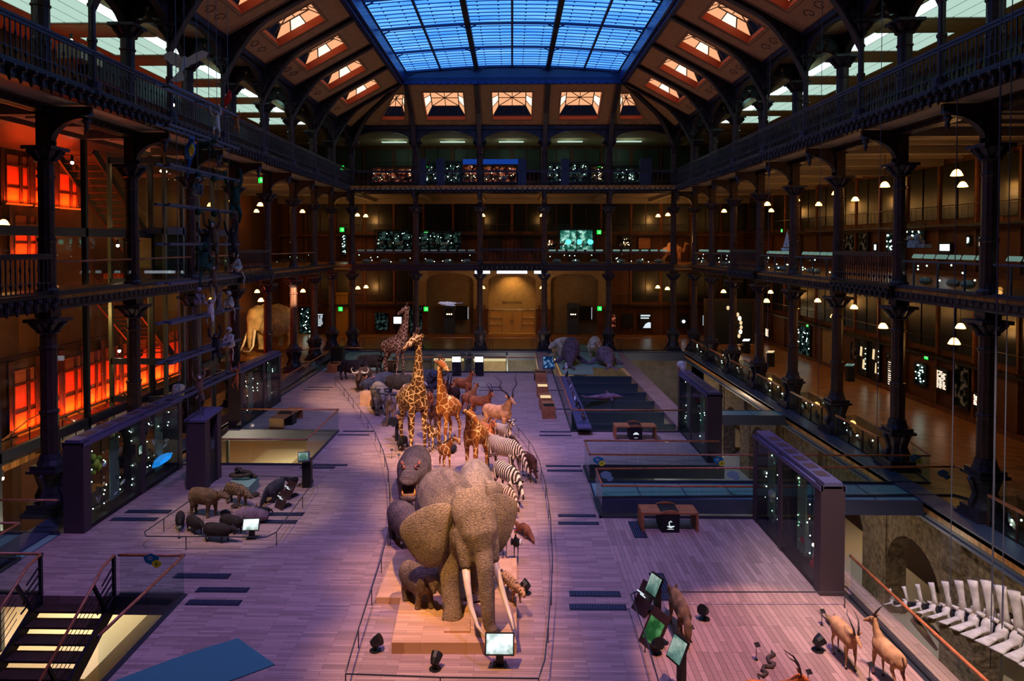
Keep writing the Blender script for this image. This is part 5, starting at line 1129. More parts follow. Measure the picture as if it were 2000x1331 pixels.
# ornate wrought panels beside the far columns
for i,x in enumerate(FX):
    r=thing('wrought_panel','curled wrought iron panel at the '+NM[i]+' far column','railing panel',(x,YF-.2,0),0,'wrought panels'); b=MB()
    for k in(-1,1):
        b.loft([(k*.62,0,0),(k*.62,0,1.0)],[.02,.02],6); b.loft([(k*.8,0,.1),(k*.95,0,.5),(k*.8,0,.9),(k*.68,0,.7)],[.02]*4,6); b.loft([(k*1.1,0,0),(k*1.1,0,1.0)],[.015,.015],6); b.loft([(k*.62,0,.95),(k*1.1,0,.95)],[.02,.02],6)
    b.build('scrollwork','iron',r)
# ---- floor grilles ----
gr=None
def grille(label,px,py,w,d,rz=0):
    x,y=G(px,py); r=thing('floor_grille',label,'floor grille',(x,y,.004),rz,'floor grilles')
    MB().box(-w/2,w/2,-d/2,d/2,-.003,.004).build('frame','grate',r); b=MB(); n=int(w/.07)
    for i in range(n): b.box(-w/2+.03+i*(w-.06)/n,-w/2+.055+i*(w-.06)/n,-d/2+.04,d/2-.04,.004,.016)
    b.build('bars','steel_blue',r)
for i,(px,py,w,d) in enumerate(((435,1153,1.35,.28),(418,1178,1.35,.28),(555,1005,1.3,.3),(540,1020,1.3,.3),(290,1000,1.5,.3),(262,1015,1.5,.3),(645,909,1.4,.25),(620,914,1.4,.25),(700,843,1.5,.2),(690,850,1.5,.2),(625,757,1.6,.2),(618,762,1.6,.2),(960,757,1.4,.2),(958,763,1.4,.2),(1085,844,1.5,.22),(1085,851,1.5,.22),(1100,911,1.4,.25),(1103,920,1.4,.25),(1127,1008,1.25,.25),(1130,1023,1.3,.25),(1162,1161,1.3,.3),(1168,1187,1.4,.3),(1245,1035,.4,1.3),(1292,1146,.4,1.5),(395,1126,1.5,.3),(1088,763,1.2,.2),(1092,800,1.2,.2))):
    grille('dark floor grille at the '+('left of the parade' if px<750 else 'right of the parade')+', counted '+str(ORD[(i%12)])+' in its set',px,py,w,d)
# ---- tall glass cases ----
def starlights(root,spots,mname='star_glow',r=.03,n='spotlight'):
    for p in spots:
        MB().ball((0,0,0),r,6).build(n,mname,root,loc=p)
def vitrine(label,x0,x1,y0,y1,h,face,seed,gallery_glow=True):
    # long thin case: end posts, roof beam with hatches, glass both sides, shelves of specimens; face=+1 looks to +X
    r=thing('glass_case',label,'display case',((x0+x1)/2,y0,0),0,'tall glass cases'); w=(x1-x0)/2; L_=y1-y0; rnd=random.Random(seed)
    for i,(a,c) in enumerate(((0,.4),(L_-.3,L_),(L_*.52,L_*.52+.3))): MB().box(-w*.92,w*.92,a,c,0,h).build('post','case_metal',r)
    MB().box(-w*.7,w*.7,0,L_,h-.06,h+.1).box(-w,-w*.78,0,L_,h-.12,h).box(w*.78,w,0,L_,h-.12,h).build('roof_beam','case_top',r)
    n=6
    for i in range(n): y=.5+i*(L_-1)/n; MB().box(-w*.45,w*.45,y,y+(L_-1)/n*.62,h+.1,h+.11).build('hatch','case_metal',r)
    for s_ in(-1,1):
        for a,c in((.4,L_*.27),(L_*.27,L_*.52),(L_*.52+.3,L_*.75),(L_*.75,L_-.3)): MB().box(s_*w*.84-.006,s_*w*.84+.006,a+.01,c-.01,.14,h-.12).build('glass_pane','glass_dark',r)
    MB().box(-w*.86,w*.86,.3,L_-.3,0,.14).build('plinth','black',r)
    b=MB()
    for i in range(7): y=.6+i*(L_-1.2)/6; b.box(-.012,.012,y-.012,y+.012,.14,h-.1)
    b.build('hanger_rod','steel',r)
    for i in range(4): MB().box(-.02,.02,.45+i*L_/4.3,.45+i*L_/4.3+.55,.3,h-.4).build('text_panel','glass_green' if i%2 else 'glass_dark',r)
    sp=[]
    cols=[.6+L_*t for t in(.05,.16,.3,.42,.6,.7,.82)]
    for c in cols:
        for j in range(rnd.randint(4,7)): sp.append((rnd.uniform(-.05,.05),c+rnd.uniform(-.05,.05),rnd.uniform(.35,h-.4)))
    starlights(r,sp,r=.018)
    return r
def case_items(case,base,label,n,seed,y0,y1,h,x,cat='specimen'):
    rnd=random.Random(seed); kinds=('shell_specimen','coral_specimen','bird_specimen')
    for i in range(n):
        y=rnd.uniform(y0+.6,y1-.5); z=rnd.uniform(.3,h-.5); k=i%3; m=('pale_fur','brown_fur','green_dark','bird_white','macaw_red','turtle_shell')[rnd.randint(0,5)]; s=rnd.uniform(.07,.14)
        b=MB()
        if k==0: b.loft([(0,-s,0),(0,-s*.4,s*.3),(0,s*.4,s*.3),(0,s,0)],[s*.15,s*.6,s*.5,s*.1],8)
        elif k==1:
            for q in range(5): a=q*1.25; b.loft([(0,0,-s),(s*.3*cos(a),s*.5*sin(a),0),(s*.5*cos(a),s*.9*sin(a),s)],[s*.12,s*.1,s*.04],5)
        else: b.loft([(0,-s*1.2,-.3*s),(0,-s*.3,0),(0,s*.4,.2*s),(0,s*.8,.5*s),(0,s*1.1,.5*s)],[s*.1,s*.4,s*.4,s*.22,s*.03],8)
        tag(b.build(kinds[k],m,None,True,loc=(x,y,z)),('pale shell' if k==0 else 'branching coral' if k==1 else 'small stuffed bird')+' mounted in the '+base,cat,label)
V1=vitrine('tall glass case in front at the right of the deck',7.79,8.45,17.95,23.0,2.8,-1,3)
V2=vitrine('tall glass case farther back at the right by the stone wall',7.95,8.6,28.96,34.1,2.8,-1,4)
V3=vitrine('long tall glass case at the left beside the rainforest stand',-13.87,-13.17,21.45,28.0,2.8,1,5)
V4=vitrine('tall glass case farther back at the left before the mammoth',-13.8,-13.12,34.0,40.0,2.8,1,6)
case_items(V1,'front right glass case','specimens of the front right case',16,31,17.95,23,2.8,8.12); case_items(V2,'rear right glass case','specimens of the rear right case',12,32,28.96,34,2.8,8.28)
case_items(V3,'long left glass case','specimens of the long left case',26,33,21.45,28,2.8,-13.5); case_items(V4,'rear left glass case','specimens of the rear left case',18,34,34,40,2.8,-13.46)
mat('lime',(150,190,40),.6); mat('tooth_shell',(180,140,90),.6)
x=-13.3; y,z=AX(180,905,x)
tag(MB().ball((0,0,.18),.13,8).ball((0,.12,-.05),.17,8).ball((0,.3,-.22),.14,8).ball((0,.02,-.32),.1,8).ball((.0,.4,.05),.08,8).build('green_model','lime',None,True,loc=(-13.3,y,z)),'bright green coiled model in the front corner of the long left case','model')
y,z=AX(320,899,-13.3); tag(MB().loft([(0,-.75,-.05),(0,-.4,0),(0,0,.03),(0,.4,.02),(0,.75,.04)],[.03,.14,.17,.14,.03],10).build('blue_fish','blue_glow',None,True,loc=(-13.35,y,z)),'glowing blue fish shape in the long left case','model')
y,z=AX(273,880,-13.1); r=thing('case_screen','small cyan screen on the middle post of the long left case','screen',(-13.08,y,z)); MB().box(-.03,.0,-.14,.14,-.2,.2).build('housing','black',r); MB().box(.0,.01,-.09,.09,-.13,.15).build('display','screen_teal',r)
y,z=AX(233,880,-13.4); tag(MB().ball((0,0,0),.12,10,(.4,1,1)).build('round_shell','tooth_shell',None,True,loc=(-13.35,y,z)),'round tan shell in the middle of the long left case','shell')
x=8.15; y,z=AX(1502,965,7.95); tag(MB().ball((0,0,0),.14,10).ball((0,0,-.2),.08,8).build('sea_sponge','pale_fur',None,True,loc=(8.05,y,z)),'pale round sponge in the front right case','sponge')
tag(MB().ball((0,0,0),.16,8,(1,1.2,.7)).ball((.02,.1,.1),.08,6).build('reddish_shell','macaw_red',None,True,loc=(8.05,18.75,.45)),'reddish shell low in the front right case','shell')
MB_=MB().ball((0,0,0),.045,8); 
tag(MB_.build('case_lamp','warm_star',None,loc=(8.0,18.8,.95)),'brightest lamp low in the front right case','lamp')
tag(MB().loft([(0,0,0),(0,.3,.25),(0,.6,.2),(0,.7,-.1)],[.1,.2,.18,.1],8).build('coral','pale_fur',None,True,loc=(-13.6,28.15,2.85)),'pale coral head on the far end of the long left case','coral')
tag(MB().loft([(0,0,0),(0,.3,.3),(0,.6,.28),(0,.8,-.2)],[.12,.22,.2,.1],8).build('coral','pale_fur',None,True,loc=(8.2,33.9,2.85)),'pale ribbed sponge on the far end of the rear right case','coral')
# ---- free frame that anchors the hanging cables ----
r=thing('portal_case','bronze portal of two posts with a slanted cap behind the tapir','display case',(-11.5,25.4,0))
MB().box(-.35,.35,0,.45,0,2.5).build('post','case_metal',r); MB().box(-.3,.35,1.1,1.45,0,2.6).build('post','case_metal',r)
MB().add([(-.4,-.05,2.48),(.4,-.05,2.48),(.4,1.5,2.62),(-.4,1.5,2.62),(-.4,-.05,2.56),(.4,-.05,2.56),(.4,1.5,2.7),(-.4,1.5,2.7)],[(3,2,1,0),(4,5,6,7),(0,1,5,4),(1,2,6,5),(2,3,7,6),(3,0,4,7)]).build('cap','case_top',r)
MB().box(-.25,.3,.5,1.05,0,1.75).build('cabinet','iron_dark',r); MB().box(.3,.31,.6,.95,1.3,1.6).build('screen','steel_blue',r)
MB().box(-.35,-.3,.45,1.1,0,2.5).build('side_panel','case_metal',r)
# ---- hanging rods ----
RODX=((-11.85),(-11.4))
for k in range(-2,7):
    z=11.6-k*1.33; y0=23.4; y1=29.5 
    r=thing('hanging_rods',('highest','second','third','fourth','fifth','sixth','seventh','eighth','lowest')[k+2]+' pair of long hanging rods for the climbing primates','rods',(0,y0,z),0,'hanging rods')
    for x in RODX: MB().box(x-.045,x+.045,0,y1-y0,-.04,.04).build('rod','steel_blue',r)
    b=MB()
    for yy in(.5,3.0,5.6): b.box(RODX[0],RODX[1],yy-.03,yy+.03,-.03,.03)
    b.build('cross_piece','steel',r)
    if 0<=k<=2: 
        for yy in(2.2,3.6): MB().ball((RODX[1],yy,-.16),.13,10).build('counterweight','green_dark',r,True)
r=thing('hanging_cables','thin vertical cables holding the primate rods','cables',(0,0,0))
for x,y,z0 in((-11.85,25.6,2.6),(-11.4,25.6,2.6),(-11.85,26.6,2.6),(-11.4,26.6,2.6),(-11.4,28.4,3.4),(-11.85,28.4,3.4),(-11.4,24.0,3.4)): MB().tube((x,y,z0),(x,y,18.7),.012,n=5).build('cable','wire',r)
r=thing('hanging_cables','pairs of thin cables hanging in front of the right galleries','cables',(0,0,0))
for x,y in((11.2,16.6),(11.45,16.6),(11.2,14.6),(11.45,14.6),(12.8,25.0),(12.9,30),(12.9,36)): MB().tube((x,y,-1 if y<20 else 2),(x,y,19),.012,n=5).build('cable','wire',r)
# ---- low barrier around the parade and the stands ----
def barrier(label,pxs,z=.42,step=1.6,closed=False):
    P=[Vector((*G(a,b,z),z)) for a,b in pxs]; o=Vector((P[0].x,P[0].y,0)); r=thing('low_barrier',label,'barrier',o,0,'low barriers')
    Q=[]
    for i in range(len(P)-1):
        n=3 if len(P)>7 else 1
        for j in range(n): Q.append(P[i].lerp(P[i+1],j/n))
    Q.append(P[-1]); MB().loft([p-o for p in Q],[.016]*len(Q),6).build('bar','steel',r)
    acc=0; last=None
    for i,p in enumerate(Q):
        if last is not None: acc+=(p-last).length
        if last is None or acc>step or i==len(Q)-1: MB().tube(Vector((p.x,p.y,0))-o,p-o,.014,n=6).build('post','steel',r); acc=0
        last=p
    return r
barrier('long curved low barrier around the animal parade',[(690,733),(652,738),(664,750),(690,782),(712,812),(733,845),(748,880),(758,920),(762,970),(758,1040),(745,1090),(726,1150),(700,1230),(685,1280),(675,1317),(860,1324),(1052,1326),(1064,1290),(1071,1220),(1077,1150),(1079,1090),(1075,1010),(1066,950),(1053,900),(1040,872),(1020,845),(1000,825),(985,812)])
barrier('low barrier around the rainforest stand',[(470,930),(610,932),(612,942),(540,1040),(520,1050),(285,1048),(282,1040),(386,968)],z=.4)
barrier('low barrier of the dry country stand',[(1650,1157),(1240,1157),(1232,1162),(1260,1240),(1290,1345)],z=.4)
# ---- plinths ----
def plinth(label,poly,z0,z1,m='plinth_wood',name='plinth'):
    return tag(MB().prism(poly,z0,z1).build(name,m),label,'plinth','parade plinths')
plinth('broad low timber plinth under the bull elephant',[G(765,1256,.25),G(1009,1256,.25),G(1009,1090,.25),G(797,1100,.25)],0,.25)
plinth('second lower timber plinth behind the elephant plinth',[G(735,1168,.16),G(790,1168,.16),G(860,1060,.16),G(772,1076,.16)],0,.16)
plinth('small block under the front foot of the bull elephant',[G(868,1232,.31),G(918,1232,.31),G(918,1206,.31),G(868,1206,.31)],.25,.3)
tag(MB().box(-.45,.45,-.4,.4,0,.7).build('plinth','plinth',None,loc=(*G(722,790),0)),'square pinkish plinth block before the grey ox','plinth','parade plinths')
tag(MB().box(-.5,.5,-.4,.4,0,.35).build('plinth','plinth',None,loc=(*G(940,828),0)),'low pinkish plinth block behind the bowing giraffe','plinth','parade plinths')
tag(MB().prism([G(445,948,.36),G(486,952,.36),G(506,932,.36),G(462,926,.36)],0,.36).build('glass_block','glass_floor'),'low glass topped block under the anaconda','plinth')
# ---- lamps, label posts and screens on the floor ----
def floor_spot(label,px,py,rz=0,s=.22,z=0):
    x,y=G(px,py,z); r=thing('floor_spotlight',label,'spotlight',(x,y,z),rz,'black floor spotlights')
    MB().lathe([(.13,0),(.13,.02),(.03,.03),(.025,.12)],10).build('foot','black',r); q=MB().loft([(-.08,0,.15),(0,0,.2),(.12,0,.27)],[(.07,.07),(.11,.11),(.13,.13)],10).build('lamp_head','black',r); return r
for i,(px,py,l) in enumerate(((733,1272,'black floor spotlight at the left foot of the parade'),(850,1308,'black floor spotlight at the bottom centre of the parade'),(1028,1160,'black floor spotlight right of the leopard'),(1376,1210,'black floor spotlight right of the hyena'),(1281,1276,'black floor spotlight below the leaning green panel'),(1597,1272,'black floor spotlight left of the gazelles'))):
    floor_spot(l,px,py,i*1.3)
def post_label(label,px,py,h=.35,z=0,s=.12):
    x,y=G(px,py,z); r=thing('label_post',label,'label',(x,y,z),.3,'small label posts'); MB().lathe([(.04,0),(.04,.01),(.008,.015),(.008,h)],6).build('stem','black',r); MB().cbox((0,-.03,h),(s,.012,s*.8),0,-.9).build('label_plate','black',r)
for i,(px,py,l) in enumerate(((800,1130,'left of the baby elephant, upper'),(786,1083,'below the standing hippopotamus'),(868,1210,'beside the elephant front foot'),(765,895,'at the left of the gaping hippopotamus, upper'),(779,905,'at the left of the gaping hippopotamus, lower'),(1349,1255,'right of the hyena'),(1698,1330,'between the gazelles'),(1605,1222,'left of the mongoose'),(1477,1290,'beside the snake'),(1578,1345,'near the lyre horned antelope'),(350,1052,'before the peccaries'),(500,1010,'beside the fawn'),(957,958,'left of the foal'))): post_label('small black label post '+l,px,py,z=PL if i in(0,2) else 0)
def screen(label,px,py,w,h,rz,m='film',tilt=-.5,hh=.75,post=True,nm='video_screen'):
    x,y=G(px,py); r=thing(nm,label,'screen',(x,y,0),rz)
    if post: MB().box(-.08,.08,-.05,.07,0,hh).box(-.14,.14,-.12,.12,0,.03).build('stand','black',r)
    q=MB().cbox((0,-.08,hh),(w,.05,h),0,tilt).build('housing','black',r); c,s_=cos(tilt),sin(tilt)
    MB().cbox((0,-.08-.03*c,hh-.03*s_),(w*.9,.01,h*.86),0,tilt).build('display',m,r); return r
screen('video screen below the trunk of the bull elephant',976,1300,.62,.44,0,'film',-.55,.5)
screen('small green screen at the corner of the rainforest stand',492,1052,.5,.36,.1,'film',-.5,.45)
screen('slim lit screen on its own post, left of the hyena',1283,1200,.44,.5,-1.15,'screen_teal',-.45,.72)
screen('lit screen on a black post at the bottom near the snake',1330,1345,.44,.5,-1.15,'screen_teal',-.45,.8)
def lean_panel(label,px,py,w,h,rz,m,lines=None,z=0):
    x,y=G(px,py); r=thing('leaning_panel',label,'panel',(x,y,0),rz,'leaning text panels'); q=MB().cbox((0,0,h*.42),(w,.03,h),0,-.5).build('board','iron_red',r)
    if m: MB().cbox((0,-.03,h*.4),(w*.78,.01,h*.6),0,-.5).build('picture',m,r)
    if lines:
        b=MB()
        for i in range(lines): b.cbox((-.05+.04*(i%2),-.03-.0-(h*.25-i*.07)*.0+(-.04)+(i*.035),h*.62-i*.075),(w*(.5-.1*(i%3)),.01,.028),0,-.5)
        b.build('text_lines','pale_text',r)
    MB().cbox((0,.16,.04),(.2,.3,.04)).build('foot','black',r); return r
lean_panel('brown leaning panel with white writing at the corner of the dry country stand',1258,1195,.55,.75,-1.15,None,5); lean_panel('brown leaning panel with a green picture left of the hyena',1278,1262,.62,.85,-1.15,'screen_green')
lean_panel('brown leaning text panel on the right of the rainforest stand',551,992,.5,.62,-.75,None,4); lean_panel('second brown leaning text panel behind the first on the rainforest stand',565,972,.5,.62,-.75,None,3)
x,y=G(600,952); r=thing('lectern','tall black lectern post with a lit tilted screen at the rainforest stand','lectern',(x,y,0),0); MB().box(-.16,.16,-.1,.15,0,1.05).build('post','black',r); MB().cbox((-.08,-.12,1.15),(.42,.06,.4),.3,-.75).build('housing','black',r); MB().cbox((-.09,-.155,1.185),(.34,.01,.3),.3,-.75).build('display','screen_teal',r)
# ---- benches with touch table ----
def bench(label,x,y,rz,drawn=None,L_=1.75,h=.52):
    r=thing('timber_bench',label,'bench',(x,y,0),rz,'timber benches'); w=.36
    for s_ in(-1,1): MB().box(min(s_*.28,s_*L_/2),max(s_*.28,s_*L_/2),-w,w,h-.06,h).build('seat','oak',r); MB().box(min(s_*(L_/2-.07),s_*L_/2),max(s_*(L_/2-.07),s_*L_/2),-w,w,0,h-.06).build('end_panel','oak',r)
    MB().box(-.28,.28,-w-.04,w+.04,0,h+.02).build('console','black',r)
    pts=[(-.29,h+.02)]+[(-.29+.58*i/8,h+.02+.06*sin(pi*i/8)) for i in range(9)]
    for yy in(-w-.05,w): MB().prism([(-.3,h-.02),(.3,h-.02)]+[(.3-.6*i/8,h+.02+.07*sin(pi*i/8)) for i in range(9)],yy,yy+.05,'y').build('console_rim','oak',r)
    if drawn=='swan':
        b=MB(); b.loft([(-.1,-w-.045,.2),(0,-w-.045,.17),(.12,-w-.045,.2)],[(.004,.015),(.004,.04),(.004,.015)],6); b.loft([(-.02,-w-.045,.2),(-.05,-w-.045,.3),(.0,-w-.045,.36),(.04,-w-.045,.33)],[.016]*4,6); b.box(-.1,.1,-w-.045,-w-.041,.1,.115); b.build('white_emblem','pale_text',r)
    if drawn=='dome':
        b=MB(); b.prism([(-.13,.24)]+[(-.13*cos(pi*i/8),.24+.12*sin(pi*i/8)) for i in range(1,8)]+[(.13,.24),(.08,.26),(-.08,.26)],-w-.046,-w-.041,'y'); b.box(-.08,.08,-w-.045,-w-.041,.1,.115); b.build('white_emblem','pale_text',r)
    return r
x,y=G(1309,1040); bench('bench with black console marked by a white bird, nearest at the right',x,y+.36,0,'swan',h=.6)
x,y=G(1242,860); bench('bench with black console marked by a white dome, farther at the right',x,y+.36,0,'dome',1.9,.62)
x,y=G(1065,752-6); bench('bench block farthest along the row right of the parade',*G(1055,742),pi/2)
for k,(px,py,l) in enumerate(((1060,776,'glowing topped cabinet bench, second of the row right of the parade'),(1066,800,'glowing topped cabinet bench, third of the row right of the parade'),(1072,818,'plain cabinet bench nearest in the row right of the parade'))):
    x,y=G(px,py); r=thing('cabinet_bench',l,'bench',(x,y,0),0,'cabinet benches'); MB().box(-.33,.33,-.1,1.4,0,.62).build('body','oak',r); 
    MB().box(-.28,.28,.0,.6,.62,.64).build('lit_tray','cream_glow' if k<2 else 'black',r)
for (px,py,l) in((560,828,'timber bench with black console by the rear left case'),(655,725,'timber bench far left beside the black block'),(764,722,'small timber stool bench under the far giraffe')):
    x,y=G(px,py); bench(l,x,y,pi/2-.1,None,2.4 if px<600 else 1.4,.55)
x,y=G(660,712); tag(MB().box(-.45,.45,-.4,.4,0,1.3).build('black_block','black',None,loc=(x,y,0)),'tall black block at the far left of the deck','block')
for k,(px,l) in enumerate(((892,'left black kiosk with glowing top at the far end of the deck'),(936,'right black kiosk with glowing top at the far end of the deck'))):
    x,y=G(px,734); r=thing('kiosk',l,'kiosk',(x,y,0),0,'kiosks'); MB().box(-.3,.3,-.25,.25,0,1.35).build('body','black',r); MB().box(-.28,.28,-.27,-.25,.98,1.33).build('display','screen_white',r)
x,y=G(1071,730); r=thing('map_panel','blue lit map panel at the head of the polar pit','panel',(x,y,0)); MB().cbox((0,0,.75),(.8,.08,.9),0,-.35).build('frame','black',r); MB().cbox((0,-.05,.77),(.7,.01,.78),0,-.35).build('map','map_blue',r)
x,y=G(783,868); r=thing('tilted_panel','black tilted panel on a post beside the reddish antelope','panel',(*G(775,862),0),-.6); MB().box(-.06,.06,-.05,.05,0,.8).build('post','black',r); MB().cbox((-.1,-.1,.9),(.55,.04,.4),0,-.8).build('plate','black',r)
# ---- stickers on the rail glass ----
def sticker(label,X,Y,Z,s=1,bare=False,m1='sticker_blue'):
    r=thing('glass_sticker',label,'sticker',(X,Y,Z),0,'round stickers on the glass'); 
    pl=[(.2*s*cos(t*.5236)*(1+.12*sin(t*1.7)),.13*s*sin(t*.5236)*(1+.1*cos(t*2.1))) for t in range(12)]; q=MB().prism(pl,-.004,.004,'y').build('blob',m1,r)
    MB().prism([(p[0]*.62+.14*s,p[1]*.75-.12*s) for p in pl],-.008,-.004,'y').build('small_blob','sticker_yellow' if not bare else m1,r)
    if not bare:
        b=MB(); 
        for i,(w,dz) in enumerate(((.12,.05),(.16,.015),(.1,-.02))): b.box(-w/2*s-.03,w/2*s-.03,-.006,-.0045,dz*s,(dz+.014)*s)
        b.build('writing','bird_white',r); MB().prism([(.11*s,-.14*s),(.13*s,-.07*s),(.15*s,-.11*s),(.17*s,-.14*s)],-.011,-.008,'y').build('walking_figure','green_dark',r)
pass
for px,py,Y,l,bare in((296,1092,17.58,'blue and yellow sticker on the railing glass beside the stair',0),(1168,899,26.48,'blue and yellow sticker on the glass at the left end of the long bridge railing',0),(1402,899,26.5,'blue and yellow sticker on the long bridge railing beside the rear right case',0),(1787,895,26.56,'blue and yellow sticker at the right end of the bridge railing',0),(1183,928,24.78,'plain pale sticker at the left end of the near bridge railing',1),(1430,927,24.9,'plain pale sticker in the middle of the near bridge railing',1),(1841,925,25.2,'plain pale sticker at the right end of the near bridge railing',1)):
    X,Z=DP(px,py,Y); sticker(l,X,Y-.02,Z,1.0,bare,'sticker_blue' if not bare else 'sticker_pale')
# ---- polar pit: cross beams, glass slabs, bird shelf ----
for k,py in enumerate((735,749,766,783,805,828)):
    y=G(1200,py)[1]; struct(MB().box(2.95,8.1,y-.08,y+.08,-.62,-.02).build('trim_%d'%(20+k),'pit_beam'))
tag(MB().prism([G(1072,675),G(1145,675),G(1160,732),G(1098,732)],-.02,.05).build('glass_slab','glass_green'),'pale green glass slab under the walrus','glass slab'); tag(MB().prism([G(1150,688),G(1206,688),G(1217,719),G(1157,719)],-.02,.05).build('glass_slab','glass_green'),'pale green glass slab under the long seal','glass slab')
tag(MB().prism([G(1095,735,.38),G(1112,735,.38),G(1156,836,.38),G(1128,836,.38)],.3,.38).build('bird_shelf','case_top'),'sloping blue shelf with sea birds along the polar pit','shelf')
# ---- lower hall seen through the openings ----
LZ=-5.4
floorp('cream_floor',[(-WX,2.5,4,WY),(8.7,WX,4,WY),(2.5,8.7,4,31)],LZ-.2,LZ,'floor'); floorp('pit_shade_floor',[(2.5,8.7,31,WY)],LZ-.2,LZ,'floor')  # polar pit piece near black: its shade is put into the colour
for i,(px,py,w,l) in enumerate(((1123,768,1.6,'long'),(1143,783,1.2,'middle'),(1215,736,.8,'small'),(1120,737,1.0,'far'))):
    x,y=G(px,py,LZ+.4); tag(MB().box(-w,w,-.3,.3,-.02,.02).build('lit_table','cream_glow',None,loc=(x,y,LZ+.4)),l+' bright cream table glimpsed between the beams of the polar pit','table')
b=MB()
for s_ in(1,):
    for k in range(0,8):
        y0=Y0+S*(k-2)+.9; y1=y0+S-1.8
        b.box(14.5,15.3,y0-1.8,y0,LZ,-.65); b.box(14.55,15.3,y0,y1,-1.7,-.65)
        b.box(14.3,14.55,y0-1.4,y0-.4,-1.6,-.65)
struct(b.build('wall_stone','stone'))
b=MB()
for k in range(0,8):
    y0=Y0+S*(k-2)+.9; y1=y0+S-1.8; m=(y0+y1)/2; R=(y1-y0)/2
    p=[(y0,-1.7)]+[(m-R*cos(pi*i/10),-3.4+1.6*sin(pi*i/10)) for i in range(11)]+[(y1,-1.7)]
    b.prism(p,14.55,15.3,'x')
struct(b.build('wall_arches','stone'))
struct(MB().box(17.5,17.8,5,59,LZ,-.65).build('wall_lower_1','wood_dark'))
b=MB(); b.box(-15,15,59.3,59.6,LZ,-.7); struct(b.build('wall_lower_2','concrete'))
for k,(x0,x1,m,l) in enumerate(((-6.6,-3.9,'concrete','brown'),(-3.3,-.4,'concrete','dotted'),(2.2,5.2,'concrete','speckled'))):
    r=thing('lower_showcase',('left','middle','right')[k]+' lit showcase of the lower hall seen under the far gallery','display case',(x0,58.6,LZ),0,'lower showcases'); b=MB()
    for x in(0,x1-x0): b.box(x-.06,x+.06,-.1,.5,0,5.2)
    b.build('frame','steel',r); MB().box(.1,x1-x0-.1,0,.1,4.7,4.9).build('strip_lamp','cream_glow',r); MB().box(.1,x1-x0-.1,.4,.5,0,4.8).build('back_panel','plaster',r)
# lower hall lights and things: bright plinths seen between the stair treads
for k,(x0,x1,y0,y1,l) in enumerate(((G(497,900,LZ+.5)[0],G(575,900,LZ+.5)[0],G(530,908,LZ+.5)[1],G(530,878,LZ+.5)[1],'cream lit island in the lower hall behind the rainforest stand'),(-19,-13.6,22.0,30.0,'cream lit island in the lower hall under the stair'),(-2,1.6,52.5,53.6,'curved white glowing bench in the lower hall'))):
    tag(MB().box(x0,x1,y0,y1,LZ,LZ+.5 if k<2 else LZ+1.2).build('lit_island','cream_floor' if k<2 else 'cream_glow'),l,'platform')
# ---- stair going down ----
r=thing('open_stair','open steel stair with dark timber treads going down at the left','stair',(-12.0,17.6,0)); n=11; run=.36; rise=.205
b=MB(); 
for i in range(n): MB().box(.12,1.85,-run*(i+1)-.02,-run*i+.06,-rise*(i+1)-.05,-rise*(i+1)).build('tread','wood_dark',r)
for x in(.05,1.93):
    MB().beam((x,.0,-.1),(x,-run*n,-rise*n-.1),.08,.34).build('stringer','iron_dark',r)
    q=MB().loft([(x,0,1.05),(x,-.5,.98),(x,-.9,.72),(x,-run*n,.72-(run*n-.9)*rise/run)],[.035]*4,8).build('handrail','wood_rail',r,True)
    MB().box(x-.035,x+.035,-.06,.02,-.1,1.03).build('rail_post','iron_dark',r); MB().beam((x,-.9,.7),(x,-.35,-.25),.07,.07).build('rail_post','iron_dark',r); MB().beam((x,-2.6,-.25),(x,-2.1,-1.2),.07,.07).build('rail_post','iron_dark',r)
    b=MB()
    for j in range(4): dz=.2+j*.2; b.beam((x,-.03,dz),(x,-.55-.07*(3-j),dz-.28),.03,.03)
    for j in range(5): b.beam((x,-.9,.55-j*.17),(x,-run*n,.55-j*.17-(run*n-.9)*rise/run),.012,.012)
    b.build('infill_bar','iron_dark',r)
# ---- folded blue glass floor light in front ----
r=thing('glass_floor_light','large kite shaped blue glass panel set in the boards at the bottom','floor light',(0,0,0)); A=[G(190,1345),G(335,1290),G(465,1249),G(537,1300),G(410,1345)]
for i,q in enumerate(([A[0],A[1],G(340,1345)],[G(340,1345),A[1],G(400,1268),G(470,1325),A[4]],[G(400,1268),A[2],A[3],G(470,1325)])): MB().prism([(p[0]*.999+sum(t[0] for t in q)/len(q)*.001,p[1]) for p in q],.002,.02).build('glass_plate','glass_blue',r)
glow('warm_text',(255,214,180),2.2)
glow('dim_label',(170,220,205),.3); mat('dim_model',(150,150,140),.8); mat('ochre',(190,140,60),.8)
glow('dim_scene',(120,140,140),.25)
screenm('diorama_teal',[(8,30,28),(40,120,104),(190,255,235)],2.5,.8)
glow('blue_dim',(30,80,190),.5)
mat('shutter_orange',(235,110,60),.7); mat('shutter_dim',(190,90,50),.8)
mat('case_steel',(130,134,120),.4,.4); mat('case_steel_dark',(70,74,66),.4,.3)
glow('spot_glow',(255,224,190),30)
